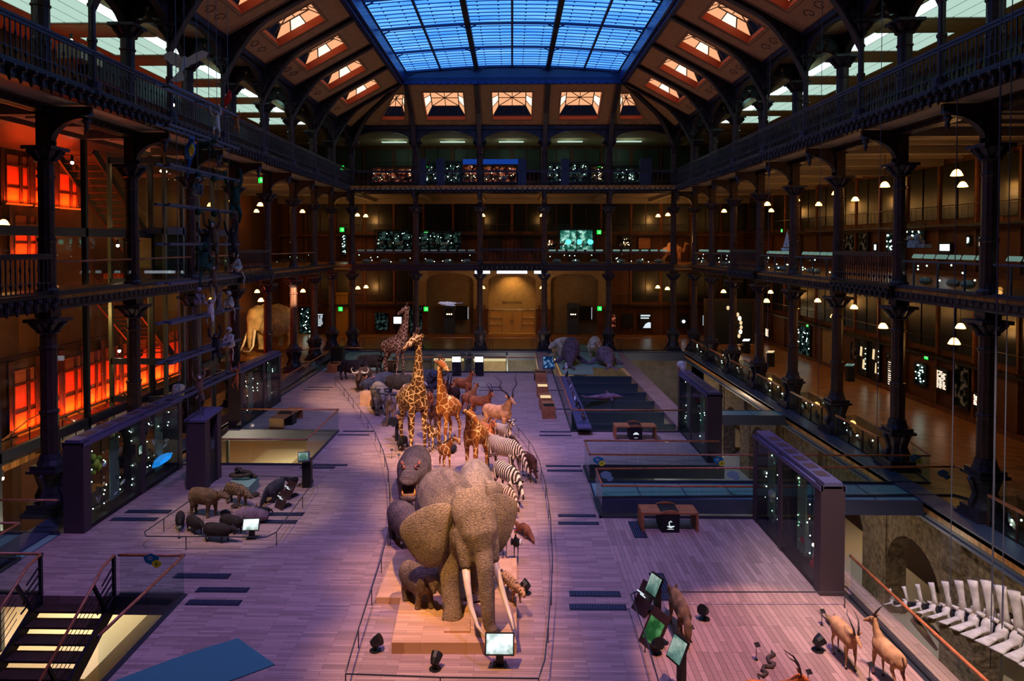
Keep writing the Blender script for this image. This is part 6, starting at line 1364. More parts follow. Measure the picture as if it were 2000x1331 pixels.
# ================= pendant lamps =================
pl=None; PEN=[]
def pendant(label,X,Y,Z,drop=1.6):
    global pl
    if pl is None:
        r=pl=thing('pendant_lamp',label,'lamp',(X,Y,Z),0,'pendant lamps of the galleries')
        MB().tube((0,0,.16),(0,0,1.6),.015,n=6).build('cord','iron_dark',r); MB().lathe([(.04,.14),(.06,.18),(.03,.24)],10).build('cap','iron_dark',r)
        MB().lathe([(.06,.15),(.13,.1),(.17,.03),(.21,-.05),(.23,-.1),(.21,-.11),(.15,-.08)],14).build('lamp_shade','lamp_glow',r,True)
    else: r=dup(pl,(X,Y,Z),None,label)
    PEN.append((X,Y,Z)); return r
for s_ in(-1,1):
    for zi,z in((0,4.95),(1,11.85)):
        lv=('ground','middle')[zi]; n1=n2=0
        for j,Y in enumerate((29.4,35.0,40.2,45.8,50.9,61.2)):
            if s_<0 and Y<44: continue
            n1+=1; pendant('pendant lamp counted '+ORD[n1-1]+' in the inner row of the '+SIDE[s_]+' '+lv+' gallery',s_*18.15,Y,z)
        for j,Y in enumerate((35.0,45.8,51.2,60.5)):
            if s_<0 and Y<50: continue
            n2+=1; pendant('pendant lamp counted '+ORD[n2-1]+' along the wall of the '+SIDE[s_]+' '+lv+' gallery',s_*21.9,Y,z)
for zi,z in((0,4.9),(1,11.75)):
    lv=('ground','middle')[zi]
    for x,y,l in((-14.5,66.4,'outer left'),(-14.1,68.2,'inner left'),(14.4,66.0,'outer right'),(14.0,68.4,'inner right'),(-2.78,67.3,'left of the axis'),(2.85,67.3,'right of the axis')): pendant('pendant lamp '+l+' in the far '+lv+' gallery',x,y,z)
y,z=AX(7,436,-21.5); pendant('single pendant lamp at the left edge of the middle gallery',-21.5,y,z)
# ================= exit signs =================
def exit_sign(label,X,Y,Z,rz=0,s=.3):
    r=thing('exit_sign',label,'exit sign',(X,Y,Z),rz,'green exit signs'); MB().box(-s/2-.02,s/2+.02,0,.06,-s/2-.02,s/2+.02).build('housing','black',r); MB().box(-s/2,s/2,-.012,0,-s/2,s/2).build('lit_face','exit_green',r)
    b=MB(); b.cbox((-.02,-.016,.02),(.05,.006,.12),0,0,.3).cbox((.04,-.016,-.06),(.03,.006,.1),0,0,-.5).cbox((-.05,-.016,-.07),(.03,.006,.09),0,0,.6); b.ball((0,-.016,.1),.025,6); b.box(.08,.12,-.018,-.012,-.12,.12); b.build('running_figure','pale_text',r); return r
for px,py,l in((665,604,'on the ground gallery at the far left doorway'),(832,604,'on the ground gallery left of the niches'),(1171,603,'on the ground gallery right of the niches'),(832,455,'on the middle gallery left of the centre'),(1170,454,'on the middle gallery right of the centre'),(668,449,'on the middle gallery at the far left corner'),(832,330,'on the top gallery left of the centre'),(1170,330,'on the top gallery right of the centre'),(668,328,'on the top gallery at the far left corner')):
    X,Z=DP(px,py,WY-.6); exit_sign('green exit sign '+l,X,WY-.6,Z,0,.42)
for px,py,X,l,rz in((1577,634,WX-.3,'on the right wall of the ground gallery by the blue panel',-pi/2),(1809,696,WX-.3,'on the right wall of the ground gallery nearest the front',-pi/2),(510,352,-16.5,'under the top balcony at the left',0),(1527,452,WX-.3,'on the right wall of the middle gallery',-pi/2)):
    y,z=AX(px,py,X); exit_sign('green exit sign '+l,X,y,z,rz,.36)
# ================= lit wall cases of the ground gallery, right wall =================
def wallcase(label,X,y0,y1,z0,z1,kind,seed,nm='wall_case',face=-1,group='lit wall cases'):
    # case set in a side wall, opening towards the hall
    r=thing(nm,label,'display case',(X,y0,z0),0,group); w=y1-y0; h=z1-z0; rnd=random.Random(seed); d=.02
    MB().box(-.06,.02,0,w,0,h).box(-.1,-.06,-.05,.03,0,h).box(-.1,-.06,w-.03,w+.05,0,h).box(-.1,-.06,0,w,h,h+.08).box(-.1,-.06,0,w,-.08,0).build('frame','black',r)
    if kind=='strips':
        for k in range(2): MB().cbox((-.08,w*(.35+.3*k),h*(.32+.36*k)),(.02,w*.2,h*.28),0,.12).build('lit_strip','cream_glow',r)
        starlights(r,[(-.1,w*.12,h*t) for t in(.2,.35,.5,.65,.8)],r=.03)
    elif kind=='stars': starlights(r,[(-.1,rnd.uniform(.1,w-.1),rnd.uniform(.15,h-.1)) for _ in range(14)],r=.035); MB().box(-.08,-.06,.08,w-.08,.08,h-.08).build('back_scene','diorama_cool',r)
    elif kind=='text':
        b=MB()
        for j in range(11):
            zz=h*(.9-j*.075); n=rnd.randint(1,3); y=.1
            for q in range(n): ww=(w-.3)/n*rnd.uniform(.5,.95); b.box(-.08,-.06,w-y-ww,w-y,zz-.05,zz); y+=(w-.2)/n
        b.build('lit_text','warm_text',r)
    elif kind=='dark': MB().box(-.08,-.06,.08,w-.08,.08,h-.08).build('back_scene','diorama',r)
    elif kind=='white': MB().box(-.08,-.06,.08,w-.08,.08,h-.08).build('lit_face','screen_white',r)
    return r
def onwall(px0,py0,px1,py1,X):
    y1,z1=AX(px0,py0,X); y0,z0=AX(px1,py1,X); return min(y0,y1),max(y0,y1),min(z0,z1),max(z0,z1)
for i,(a,b_,c,d,k,l) in enumerate(((1735,700,1757,795,'text','small amber text panel at the second column'),(1560,634,1583,700,'stars','star lit case beyond the open doorway'),(1664,668,1676,705,'dark','dark poster case left of the double strips'),(1678,664,1694,735,'strips','narrow case with two pale lit strips, left one'),(1702,668,1719,745,'strips','narrow case with two pale lit strips, right one'),(1733,690,1744,728,'dark','dark screen case behind the second column'),(1789,708,1809,756,'stars','star lit case left of the orange writing'),(1828,718,1852,768,'text','case with glowing orange white writing'),(1866,705,1893,800,'dark','dark tall case right of the glowing writing'),(1903,770,1913,795,'text','narrow white lit text at the nearest column'),(1547,634,1554,690,'stars','narrow star lit case by the far doorway'),(1496,640,1503,660,'text','small pale poster deep in the right gallery'))):
    y0,y1,z0,z1=onwall(a,b_,c,d,WX-.12); y1=max(y1,y0+.5); wallcase(l+', right wall of the ground gallery',WX-.1,y0,y1,max(.15,z0),max(z1,z0+.6),k,i+50)
for i,(a,b_,c,d,k,l) in enumerate(((1733,456,1746,493,'stars','yellow green lit poster case'),(1836,480,1858,493,'white','bright white screen'),(1708,482,1714,491,'white','small pale blue screen'),(1890,466,1896,480,'stars','narrow teal lit case'),(1912,466,1920,482,'text','small orange lit frame'),(1770,440,1806,480,'stars','teal star lit case with a boat model'),(1652,458,1670,492,'dark','dark tall case'),(1680,456,1696,492,'dark','second dark tall case'))):
    y0,y1,z0,z1=onwall(a,b_,c,d,WX-.12); wallcase(l+' on the right wall, middle gallery, number '+ORD[i],WX-.1,y0,y1,z0,max(z1,z0+.5),k,i+80)
# open doorway, blue panel in right wall
y0,y1,z0,z1=onwall(1606,640,1625,712,WX-.12); tag(MB().box(WX-.1,WX+.02,y0,y1,0,3.0).build('doorway_panel','plaster'),'pale yellowish doorway in the right wall of the ground gallery','doorway')
y0,y1,z0,z1=onwall(1586,634,1604,705,WX-.12); tag(MB().box(WX-.1,WX+.02,y0,y1,.1,2.9).build('poster_panel','coffer_line'),'faded poster panel left of the pale doorway','poster')
# kiosks standing in the right gallery
for px,py,l in((1505,716,'black bin like kiosk with glowing lid in the right gallery'),(1660,745,'black lectern with a pale tilted screen in the right gallery'),(1458,690,'white lit lectern before the arch of masks')):
    x,y=G(px,py); r=thing('kiosk',l,'kiosk',(x,y,0),0,'kiosks'); MB().box(-.22,.22,-.2,.2,0,1.0).build('body','black',r); MB().cbox((-.05,-.05,1.08),(.5,.4,.04),0,-.5).build('display','screen_teal' if px>1600 else ('cream_glow' if px>1500 else 'screen_white'),r)
x,y=G(1455,690); bench('timber bench before the arch of masks in the right gallery',x+.3,y+.8,0,None,2.4,.6)
r=thing('mask_arch','tall dark case with an arch of pale lit masks, right gallery','display case',(17.6,64,0)); MB().box(0,4.0,.1,.6,0,3.9).build('back_board','black',r); MB().box(-.2,4.2,-.1,.7,3.9,4.1).box(-.2,0,-.1,.7,0,3.9).box(4.0,4.2,-.1,.7,0,3.9).build('frame','wood_dark',r)
for i in range(9):
    t=i/8*pi*.62+.15; MB().ball((0,0,0),.14,8,(1,.4,1.4)).build('mask',('cream_glow','warm_star','screen_teal')[i%3] if i%3<2 else 'cream_glow',r,loc=(1.6+1.4*sin(t),.05,1.6+1.7*cos(t)))
MB().box(.3,.5,.0,.1,.5,3.4).build('strip_lamp','screen_teal',r)
# ================= far wall of the ground gallery: lit panels =================
def farpanel(label,px0,py0,px1,py1,kind,seed,Y=WY-.3,nm='wall_panel',group='lit panels of the far wall'):
    x0,z1=DP(px0,py0,Y); x1,z0=DP(px1,py1,Y); r=thing(nm,label,'panel',(x0,Y,z0),0,group); w=x1-x0; h=z1-z0; rnd=random.Random(seed)
    MB().box(-.04,w+.04,.0,.08,-.04,h+.04).build('board','black',r)
    if kind=='text':
        b=MB()
        for j in range(8):
            n=rnd.randint(1,4); x=.08
            for q in range(n): ww=(w-.16)/n*rnd.uniform(.6,.95); b.box(x,x+ww,-.02,0,h*(.93-j*.11)-h*.06,h*(.93-j*.11)); x+=(w-.16)/n
        b.build('lit_text','pale_text',r)
    elif kind=='white': MB().box(.05,w-.05,-.02,0,h*.35,h*.8).build('lit_face','screen_white',r)
    elif kind=='stars': starlights(r,[(rnd.uniform(.1,w-.1),-.03,rnd.uniform(.1,h-.1)) for _ in range(12)],r=.04); MB().box(.04,w-.04,-.01,0,.04,h-.04).build('back_scene','diorama_cool',r)
    elif kind=='red': MB().box(.04,w-.04,-.02,0,.04,h-.04).build('back_scene','diorama_red',r)
    elif kind=='amber': MB().box(.0,w,-.02,0,0,h).build('lit_face','amber_glow',r)
    elif kind=='cool': MB().box(.0,w,-.02,0,0,h).build('back_scene','diorama_cool',r)
    elif kind=='moon': MB().prism([(w*.3,.05),(w*.95,.05),(w*.95,h*.4),(w*.75,h*.42),(w*.5,h*.3)],-.03,0,'y').build('pale_quarter_moon','pale_text',r); MB().box(w*.1,w*.9,-.03,0,h*.82,h*.92).box(w*.1,w*.8,-.03,0,h*.66,h*.74).build('lit_text','pale_text',r)
    elif kind=='dot': MB().ball((w*.5,-.06,h*.45),.16,10,(1,.4,1)).build('lamp','screen_white',r)
    elif kind=='door': MB().box(0,w,-.02,0,0,h).build('door_leaf','oak',r)
    return r
for i,(a,b_,c,d,k,l) in enumerate(((584,600,607,652,'stars','star lit case on the left far wall beyond the mammoth'),(618,612,633,640,'text','pale poster with red writing beyond the mammoth'),(768,614,785,642,'white','bright screen behind the neck of the far giraffe'),(733,612,757,645,'cool','dark case left of the bright screen'),(800,598,824,650,'cool','dim case below the left exit sign'),(1183,614,1203,640,'red','dark panel with small orange pictures'),(1217,614,1236,641,'dark','plain dark panel'),(1249,613,1272,642,'moon','white lit panel with a quarter circle'),(1325,614,1345,640,'dot','dark panel with one glowing dot'),(1371,615,1387,638,'text','dim white text panel in the corner'),(495,610,505,655,'stars','narrow star lit case left of the mammoth'))):
    farpanel(l+', ground gallery',a,b_,c,d,k,i+10)
x0,_=DP(660,600,WY-.2); tag(MB().box(x0-.2,x0+1.0,WY-.25,WY,0,4.2).build('lit_doorway','ochre'),'ochre lit doorway at the far left of the ground gallery','doorway')
for cx,l in((-6.1,'left'),(6.3,'right')):
    r=thing('kiosk_case','blue grey kiosk with tiny lit figures in the '+l+' niche','kiosk',(cx-.2,WY+.4,0),0,'niche kiosks'); MB().box(-.55,.55,-.3,.3,0,3.1).build('cabinet','steel_blue',r); MB().box(-.4,.4,-.32,-.3,1.6,2.6).build('window','black',r)
    for q in(-.2,0,.22): MB().ball((q,-.34,2.0),.06,6).build('figure','warm_star',r)
    MB().box(.7,1.9,-.1,0,1.4,2.8).build('text_board','iron_dark',r); MB().box(1.86,1.9,-.12,-.1,1.5,2.7).build('lit_edge','pale_text',r)
# bright strip of windows glimpsed above the central niche
b=thing('strip_light','row of bright strip lamps just under the central far girder','lamp',(0,YF+.6,6.6))
for x0,x1 in((-3.2,-1.9),(-1.3,1.3),(1.9,3.0)): MB().box(x0,x1,-.1,.1,-.12,.12).build('tube','screen_white',b)
# ================= middle gallery: glass counters and cases =================
def counter(label,X,y0,y1,s_,seed,lit=True):
    # glass counter following the balcony edge, pale lit strip on top and tiny lamps within
    r=thing('glass_counter',label,'display case',(s_*(W-.05),y0,L2),0,'glass counters of the middle gallery'); L_=y1-y0; rnd=random.Random(seed)
    MB().box(-.02,.02,0,L_,.05,.95).build('glass_pane','glass_dark',r); MB().box(-.05,.05,0,L_,.95,1.02).box(-.05,.05,0,L_,0,.06).build('rail','steel_blue',r)
    b=MB()
    for k in range(3): y=L_*(k+.5)/3; b.box(-.03,.03,y-.02,y+.02,.05,.95)
    b.build('mullion','steel_blue',r)
    if lit:
        n=int(L_/.7)
        for k in range(n): MB().cbox((s_*.35,(k+.5)*L_/n,1.18),(.05,L_/n*.8,.16),0,0,s_*.5).build('lit_label','dim_label',r)
    starlights(r,[(s_*.25,rnd.uniform(.2,L_-.2),rnd.uniform(.2,.9)) for _ in range(7)],r=.03)
    for k in range(3): MB().ball((0,0,0),.2,8,(1,1.6,.8)).build('model','dim_model',r,loc=(s_*.45,rnd.uniform(.6,L_-.6),.25))
    return r
for k in(-1,0,2,3,5,6): counter('glass counter on the right middle gallery, bay counted '+ORD[k+1]+' from the front',0,Y0+S*k+.35,Y0+S*(k+1)-.35,1,k+20)
for i in(0,1,3,4):
    x0,x1=FX[i]+.3,FX[i+1]-.3; rnd=random.Random(i+3); r=thing('glass_counter','glass counter of the far middle gallery, bay '+('leftmost','second','','fourth','rightmost')[i],'display case',(x0,YF,L2),0,'glass counters of the middle gallery')
    MB().box(0,x1-x0,-.02,.02,.05,.95).build('glass_pane','glass_dark',r); MB().box(0,x1-x0,-.05,.05,.95,1.02).box(0,x1-x0,-.05,.05,0,.06).build('rail','steel_blue',r)
    for k in range(6): MB().box(.1+k*.8,.7+k*.8,.3,.34,1.1,1.25).build('lit_label','dim_label' if i>2 else 'dim_scene',r)
    starlights(r,[(rnd.uniform(.2,x1-x0-.2),.2,rnd.uniform(.15,.9)) for _ in range(6)],r=.03)
    for k in range(3): MB().ball((0,0,0),.25,8,(1.6,1,.8)).build('model','dim_model',r,loc=(.8+k*1.6,.5,.25))
for s_,ks in((-1,(0,1,2,4,5)),):
    for k in ks: rail('timber railing of the left middle gallery, bay counted '+ORD[k+1]+' from the first full column',[(s_*(W-.1),Y0+S*k+.3),(s_*(W-.1),Y0+S*(k+1)-.3)],z=L2,group='railings of the left middle gallery')
def rail_at(z): pass
# free standing glass cases deep in the far galleries
def bigcase(label,px0,py0,px1,py1,Y,kind,seed,cap=True,group='glass cases of the far galleries'):
    x0,z1=DP(px0,py0,Y); x1,z0=DP(px1,py1,Y); r=thing('glass_case',label,'display case',(x0,Y,z0),0,group); w=x1-x0; h=z1-z0; rnd=random.Random(seed)
    b=MB()
    for x in(0,w*.5,w): b.box(x-.04,x+.04,-.04,.04,0,h)
    b.box(0,w,-.05,1.0,h-.05,h+.05); b.box(0,w,-.05,1.0,-.05,.1); b.build('frame','iron_dark',r); MB().box(.04,w-.04,.9,.95,.1,h-.1).build('back_scene',{'c':'diorama_cool','w':'diorama','r':'diorama_red','g':'diorama_teal'}[kind],r)
    MB().box(0,w,-.01,.01,.1,h-.1).build('glass_pane','glass',r)
    starlights(r,[(rnd.uniform(.2,w-.2),.3,rnd.uniform(.3,h-.2)) for _ in range(10)],'star_glow' if kind in'cg' else 'warm_star',r=.03)
    for k in range(4): 
        m=('dim_model','brown_fur','pale_fur','bird_black')[k]; b=MB(); s=rnd.uniform(.25,.45); x=w*(k+.5)/4
        b.loft([(x-s,.5,.25*h),(x-s*.3,.5,.32*h),(x+s*.4,.5,.33*h),(x+s*.7,.5,.45*h),(x+s,.5,.46*h)],[s*.1,s*.4,s*.35,s*.18,s*.05],8)
        for q in(-.4,.35): b.tube((x+s*q,.5,.28*h),(x+s*q,.5,.1),s*.08,n=5)
        b.build('stuffed_animal',m,r,True)
    return r
for i,(a,b_,c,d,Y,k,l) in enumerate(((732,450,806,488,65,'c','wide dim glass case left of the centre'),(815,452,900,488,65,'c','dim glass case below the left exit sign'),(1093,448,1160,490,65,'g','teal lit glass case right of the centre'),(1068,466,1082,486,66,'r','small orange lit panel case'),(1215,462,1235,486,69,'w','dark case near the camel'))): bigcase(l+', middle gallery',a,b_,c,d,Y,k,i+5)
for k,(px,l) in enumerate(((1110,'left'),(1131,'middle'),(1153,'right'))): 
    X,Z=DP(px,473,65.3); tag(MB().ball((0,0,0),.27,10,(1,.4,.9)).build('glowing_disc','cyan_glow',None,True,loc=(X,65.3,Z)),l+' glowing turquoise disc in the teal case','lamp','turquoise discs')
farpanel('orange lit oak door near the camel, middle gallery',1247,465,1270,486,'door',3,nm='oak_panel'); farpanel('dark door panel left of the centre, middle gallery',954,465,976,490,'dark',4); farpanel('dark door panel right of the centre, middle gallery',1021,465,1042,490,'dark',5)
farpanel('text column with white lights by the far left corner, middle gallery',667,456,677,498,'stars',9,Y=WY-.5); farpanel('pink lit relief case, middle gallery left',735,463,752,482,'red',12,Y=66)
for i,(a,b_,c,d,k,l) in enumerate(((722,327,805,358,'r','case with red and white garments'),(826,322,864,358,'c','dark post case left of the centre'),(868,316,900,358,'c','case with pale leafy skeletons'),(902,318,934,358,'r','case with an orange lit drawer'),(940,322,1010,358,'r','wide case with orange lit base'),(1062,320,1100,358,'c','case with dim frames right of the centre'),(1108,318,1150,358,'c','case with white branching corals'),(1152,322,1182,358,'w','case with pale birds below the exit sign'),(1196,326,1256,358,'c','long case with silvery fish'))): bigcase(l+', far top gallery',a,b_,c,d,63.5,k,i+30)
b=thing('blue_cove','blue lit cove above the central cases of the far top gallery','light cove',(0,63.2,0))
for a,c in((904,934),(938,1012)): x0,z0=DP(a,321,63.2); x1,z1=DP(c,311,63.2); MB().box(x0,x1,-.02,.02,z0,z1).build('lit_strip','blue_dim',b)
for (a,c,l) in((818,832,'first'),(852,868,'second'),(1012,1028,'third'),(1056,1064,'fourth'),(1096,1112,'fifth'),(1250,1272,'last')):
    x0,z1=DP(a,310,62.9); x1,z0=DP(c,362,62.9); tag(MB().box(x0,x1,62.8,63.2,z0,z1).build('partition_pillar','case_top'),l+' dark violet partition pillar of the far top gallery from the left','partition','partition pillars')
for x in FX[:-1]: 
    x0=x+1.5; tag(MB().box(x0,x0+2.3,66,66.5,18.5,18.56).build('strip_light','panel_glow'),'pale ceiling strip lamp behind the '+('leftmost','second','middle','fourth','rightmost')[FX.index(x)]+' arch of the far top gallery','lamp','strip lamps of the far top gallery')
# ================= translucent ceilings of the top side galleries =================
for s_ in(-1,1):
    for k in range(-1,7):
        yf=Y0+S*k+2.75; y0=yf-3.15; r=thing('light_ceiling','glowing frosted ceiling panel counted '+ORD[k+1]+' from the front, top '+SIDE[s_]+' gallery','ceiling panel',(s_*16.8,y0,18.75),0,'frosted ceiling panels')
        for j in range(5): x=j*.75; MB().box(min(s_*x,s_*(x+.68)),max(s_*x,s_*(x+.68)),0,3.15,0,.02).build('glass_pane','panel_glow' if j else 'panel_hot',r)
        MB().box(min(0,s_*3.75),max(0,s_*3.75),-.1,0,-.05,.1).box(min(0,s_*3.75),max(0,s_*3.75),3.15,3.25,-.05,.1).build('frame','soffit',r)
b=MB()
for s_ in(-1,1):
    b.box(min(s_*15.6,s_*16.75),max(s_*15.6,s_*16.75),5,WY,18.78,18.9); b.box(min(s_*20.6,s_*WX),max(s_*20.6,s_*WX),5,WY,18.78,18.9)
    for k in range(-2,9): yf=Y0+S*k+2.75; b.box(min(s_*16.7,s_*20.7),max(s_*16.7,s_*20.7),yf+.02,yf+S-3.2,18.7,18.9)
    b.box(min(s_*13.9,s_*15.6),max(s_*13.9,s_*15.6),5,60,18.8,18.9)
b.box(-WX,WX,60.2,WY,18.8,18.9); struct(b.build('ceiling','plaster'))
# ================= left side: lit shutters, glass lift and stairs =================
lw=-WX+.12
def shutter(label,px0,py0,px1,py1,strength,seed,bars=2,red=True):
    y0,y1,z0,z1=onwall(px0,py0,px1,py1,lw); r=thing('glowing_shutter',label,'window',(lw,y0,z0),0,'orange lit shutters of the left wall'); w=y1-y0; h=z1-z0
    MB().box(-.06,0,0,w,0,h).build('panel',strength,r); b=MB(); b.box(0,.06,-.06,.0,0,h); b.box(0,.06,w,w+.06,0,h)
    for i in range(1,bars+1): b.box(0,.05,w*i/(bars+1)-.03,w*i/(bars+1)+.03,0,h)
    b.box(0,.05,0,w,h*.72,h*.76); b.box(0,.1,0,w,-.1,0); b.build('mullion','wood_dark',r); return r
SH=[(30,740,72,840),(110,725,118,830),(126,716,160,815),(163,710,198,795),(202,700,222,785),(226,697,240,770),(268,690,286,760)]
sh=[]
for i,q in enumerate(SH):
    y0,y1,z0,z1=onwall(*q,lw); 
# regular tall windows along the left wall: ground, middle and top
for lvl,(z0,z1,ys) in enumerate(((.1,3.0,[32.4+i*1.85 for i in range(9)]),(10.9,13.1,[32.1,34.05,35.9]),(8.4,10.3,[32.6]),(14.3,17.4,[26+i*3.1 for i in range(8)]))):
    for i,y in enumerate(ys):
        nm=('ground','upper middle','lower middle','top')[lvl]; r=thing('glowing_shutter','orange lit shutter counted '+ORD[min(i,11)]+' from the front, '+nm+' row of the left wall','window',(lw,y,z0),0,'orange lit shutters of the left wall'); w=2.2 if lvl==3 else 1.5; h=z1-z0
        MB().box(-.06,0,0,w,0,h).build('panel','shutter_orange' if lvl<2 else 'shutter_dim',r); b=MB()
        for q in(0,.62,.7,1): b.box(0,.07,w*q-.04,w*q+.04,0,h)
        b.box(0,.08,0,w,h*.76,h*.8).box(0,.06,0,w,h*.3,h*.32); b.build('mullion','wood_dark',r)
        c=MB()
        for q in range(9): c.ball((.12,w*(q+.5)/9,.06),.03,5)
        c.box(.02,.25,0,w,-.12,-.04); c.build('row_of_lamps','orange_glow',r)
        MB().box(-.02,.05,-.9 if lvl==3 else -.33,-.03,-.2,h+.5).build('pilaster','wood_dark',r)
        o=lamp_later=(lw+.28,y+w/2,z0+.02,h,lvl,w)
        LS=globals().setdefault('LEFTL',[]); LS.append(o)
b=MB(); 
# horizontal band and dark upper wall
b.box(-WX,-WX+.16,15,56,3.6,3.75); b.box(-WX,-WX+.3,15,60,-.1,.15); struct(b.build('trim_30','iron_dark'))
# walkway inside the left bay with timber rail
floorp('parquet',[(-WX,-20.6,15,40)],-.3,0); 
rail('timber railing of the walkway before the orange shutters',[(-20.6,16),(-20.6,31),(-20.6,39.5)],m='glass_rail')
r=thing('ramp_stair','short dark stair with timber rail before the orange shutters','stair',(-20.5,29.5,0),0); 
for k in(0,1): 
    MB().loft([(k*1.3,-1.5,1.05),(k*1.3,0,1.5),(k*1.3,1.2,1.6),(k*1.3,3.2,.6)],[.035]*4,8).build('handrail','wood_rail',r); b=MB()
    for q in range(4): b.tube((k*1.3,-1+q*1.1,.0),(k*1.3,-1+q*1.1,1.3-.1*q),.025,n=5)
    b.beam((k*1.3,-1.5,.6),(k*1.3,3.2,.2),.03,.03); b.build('balusters','iron_dark',r)
for q in range(6): MB().box(0,1.3,.4+q*.3,.72+q*.3,-.05-q*.12,-.01-q*.12).build('tread','wood_dark',r)
# flights of stairs seen from below between the upper galleries
def flight(label,X0,X1,ya,za,yb,zb,n=16):
    r=thing('stair_flight',label,'stair',(X0,ya,za),0,'stair flights of the left bay')
    for x in(0,X1-X0): MB().beam((x,0,0),(x,yb-ya,zb-za),.1,.35).build('stringer','iron_dark',r); MB().beam((x,0,1.0),(x,yb-ya,zb-za+1.0),.05,.05).build('handrail','iron_dark',r)
    for i in range(n): t=(i+.5)/n; MB().box(0,X1-X0,(yb-ya)*t-.14,(yb-ya)*t+.14,(zb-za)*t-.02,(zb-za)*t+.02).build('tread','wood_wall',r)
flight('stair flight climbing from the middle to the top gallery behind the iron columns',-21.4,-19.6,39.4,8.2,33.0,13.3,16); flight('stair flight climbing from the ground to the middle gallery behind the iron columns',-21.4,-19.6,40.5,2.6,35.0,7.0,16)
# glass lift tower
r=thing('lift_tower','steel and glass lift tower rising through the left bay','lift',(-19.0,33.2,0)); b=MB()
for x,y in((0,0),(0,3.6),(2.6,0),(2.6,3.6),(0,7.2),(2.6,7.2),(2.6,1.8),(2.6,5.4)): b.box(x-.08,x+.08,y-.08,y+.08,-6,13.2)
b.build('post','case_steel',r); b=MB()
for z in(1.6,3.4,7.2,9.6,12.9): b.box(2.5,2.68,0,7.2,z-.18,z+.18); b.box(0,2.6,-.08,.08,z-.14,z+.14); b.box(0,2.6,7.1,7.3,z-.14,z+.14)
b.build('cross_beam','steel_blue',r)
for z0,z1 in((-6,1.4),(1.8,3.2),(3.6,7.0),(7.4,9.4),(9.8,12.7)): MB().box(2.58,2.6,.1,3.5,z0,z1).box(2.58,2.6,3.7,7.1,z0,z1).build('glass_pane','glass_dark',r)
MB().box(.3,2.3,.6,3.2,7.25,9.5).build('lift_car','case_steel_dark',r); MB().box(.9,1.7,.5,.6,7.3,9.3).build('car_door','plaster',r)
for z in(9.7,3.0,12.6): MB().ball((1.6,2.0,z),.16,8,(1,1.6,.5)).build('ceiling_lamp','warm_star',r)
b=MB(); 
for y in(23.5,28.6,33.9): b.box(-17.5,-17.3,y-.08,y+.08,-6,13.2)
b.box(-17.5,-17.3,5,40,9.25,9.6).box(-17.5,-17.3,5,40,1.5,1.85); struct(b.build('trim_31','steel'))
tag(MB().box(-17.42,-17.4,23.6,40,2,9.2).build('glass_screen','glass'),'tall glass screen of the left bay behind the iron columns','glass wall')
tag(MB().box(-23.2,-18.05,5,43.9,13.35,13.6).build('landing_slab','steel'),'dark landing slab of the top gallery over the left bay','landing')
for px,py,X,l in((1,0,0,0),):
    pass
for i,(px,py,X,l) in enumerate(((139,79,-19.5,'starry spotlight under the top gallery ceiling at the left'),(230,480,-19,'starry spotlight by the lift door, left one'),(298,491,-18,'starry spotlight by the lift door, right one'),(233,686,-19,'starry spotlight low beside the lift tower'),(338,205,-15,'white spotlight behind the top balustrade'),(141,318,-19,'twin spotlight under the middle gallery ceiling'),(4,935,-19,'white lamp at the left edge of the lower hall'))):
    y,z=AX(px,py,X); r=thing('track_spotlight',l,'spotlight',(X,y,z),0,'small bright spotlights'); MB().ball((0,0,0),.075,8).build('bulb','spot_glow',r); MB().tube((0,0,.05),(0,0,.3),.06,n=8).build('body','black',r)
# escalator like dark beam and grey box in the top left gallery
r=thing('dark_gangway','long dark gangway beam sloping through the top left gallery','gangway',(-18.2,30,0)); MB().beam((0,0,16.6),(0,22,16.2),.5,.9).build('beam','iron_dark',r); MB().box(-.5,.5,-1,.6,16.6,17.2).build('grey_box','soffit',r)
# pedestals and showcases along the right ring edge: low glass cases between the column feet
for k in range(-1,7):
    y0=Y0+S*k+.75; y1=Y0+S*(k+1)-.75
    if k==0: continue
    rnd=random.Random(k+90); r=thing('low_glass_case','low glass case between the column feet, bay counted '+ORD[k+1]+' from the front on the right','display case',(15.0,y0,0),0,'low glass cases of the right gallery'); L_=y1-y0
    MB().box(0,.9,0,L_,0,.12).build('plinth','black',r); MB().box(-.01,.01,0,L_,.12,1.0).box(.9,.92,0,L_,.12,1.0).build('glass_side','glass_dark',r); MB().box(0,.9,0,L_,1.0,1.015).build('glass_top','glass_dark',r)
    for y in(0,L_/3,L_*2/3,L_): MB().box(-.03,.03,y-.03,y+.03,0,1.0).build('post','wood_dark',r)
    MB().box(-.05,.05,0,L_,1.0,1.07).box(.86,.96,0,L_,1.0,1.07).build('handrail','wood_rail',r)
    starlights(r,[(rnd.uniform(.15,.6),rnd.uniform(.2,L_-.2),rnd.uniform(.3,.85)) for _ in range(6)],r=.03)
    for q in range(4):
        s=.16; y=L_*(q+.5)/4; b=MB(); b.loft([(.4,y-s,.2),(.4,y-s*.3,.35),(.4,y+s*.4,.4),(.4,y+s,.6)],[s*.2,s*.6,s*.5,s*.1],8); b.build('model',('dim_model','brown_fur','coffer_line','pale_fur')[q],r,True)
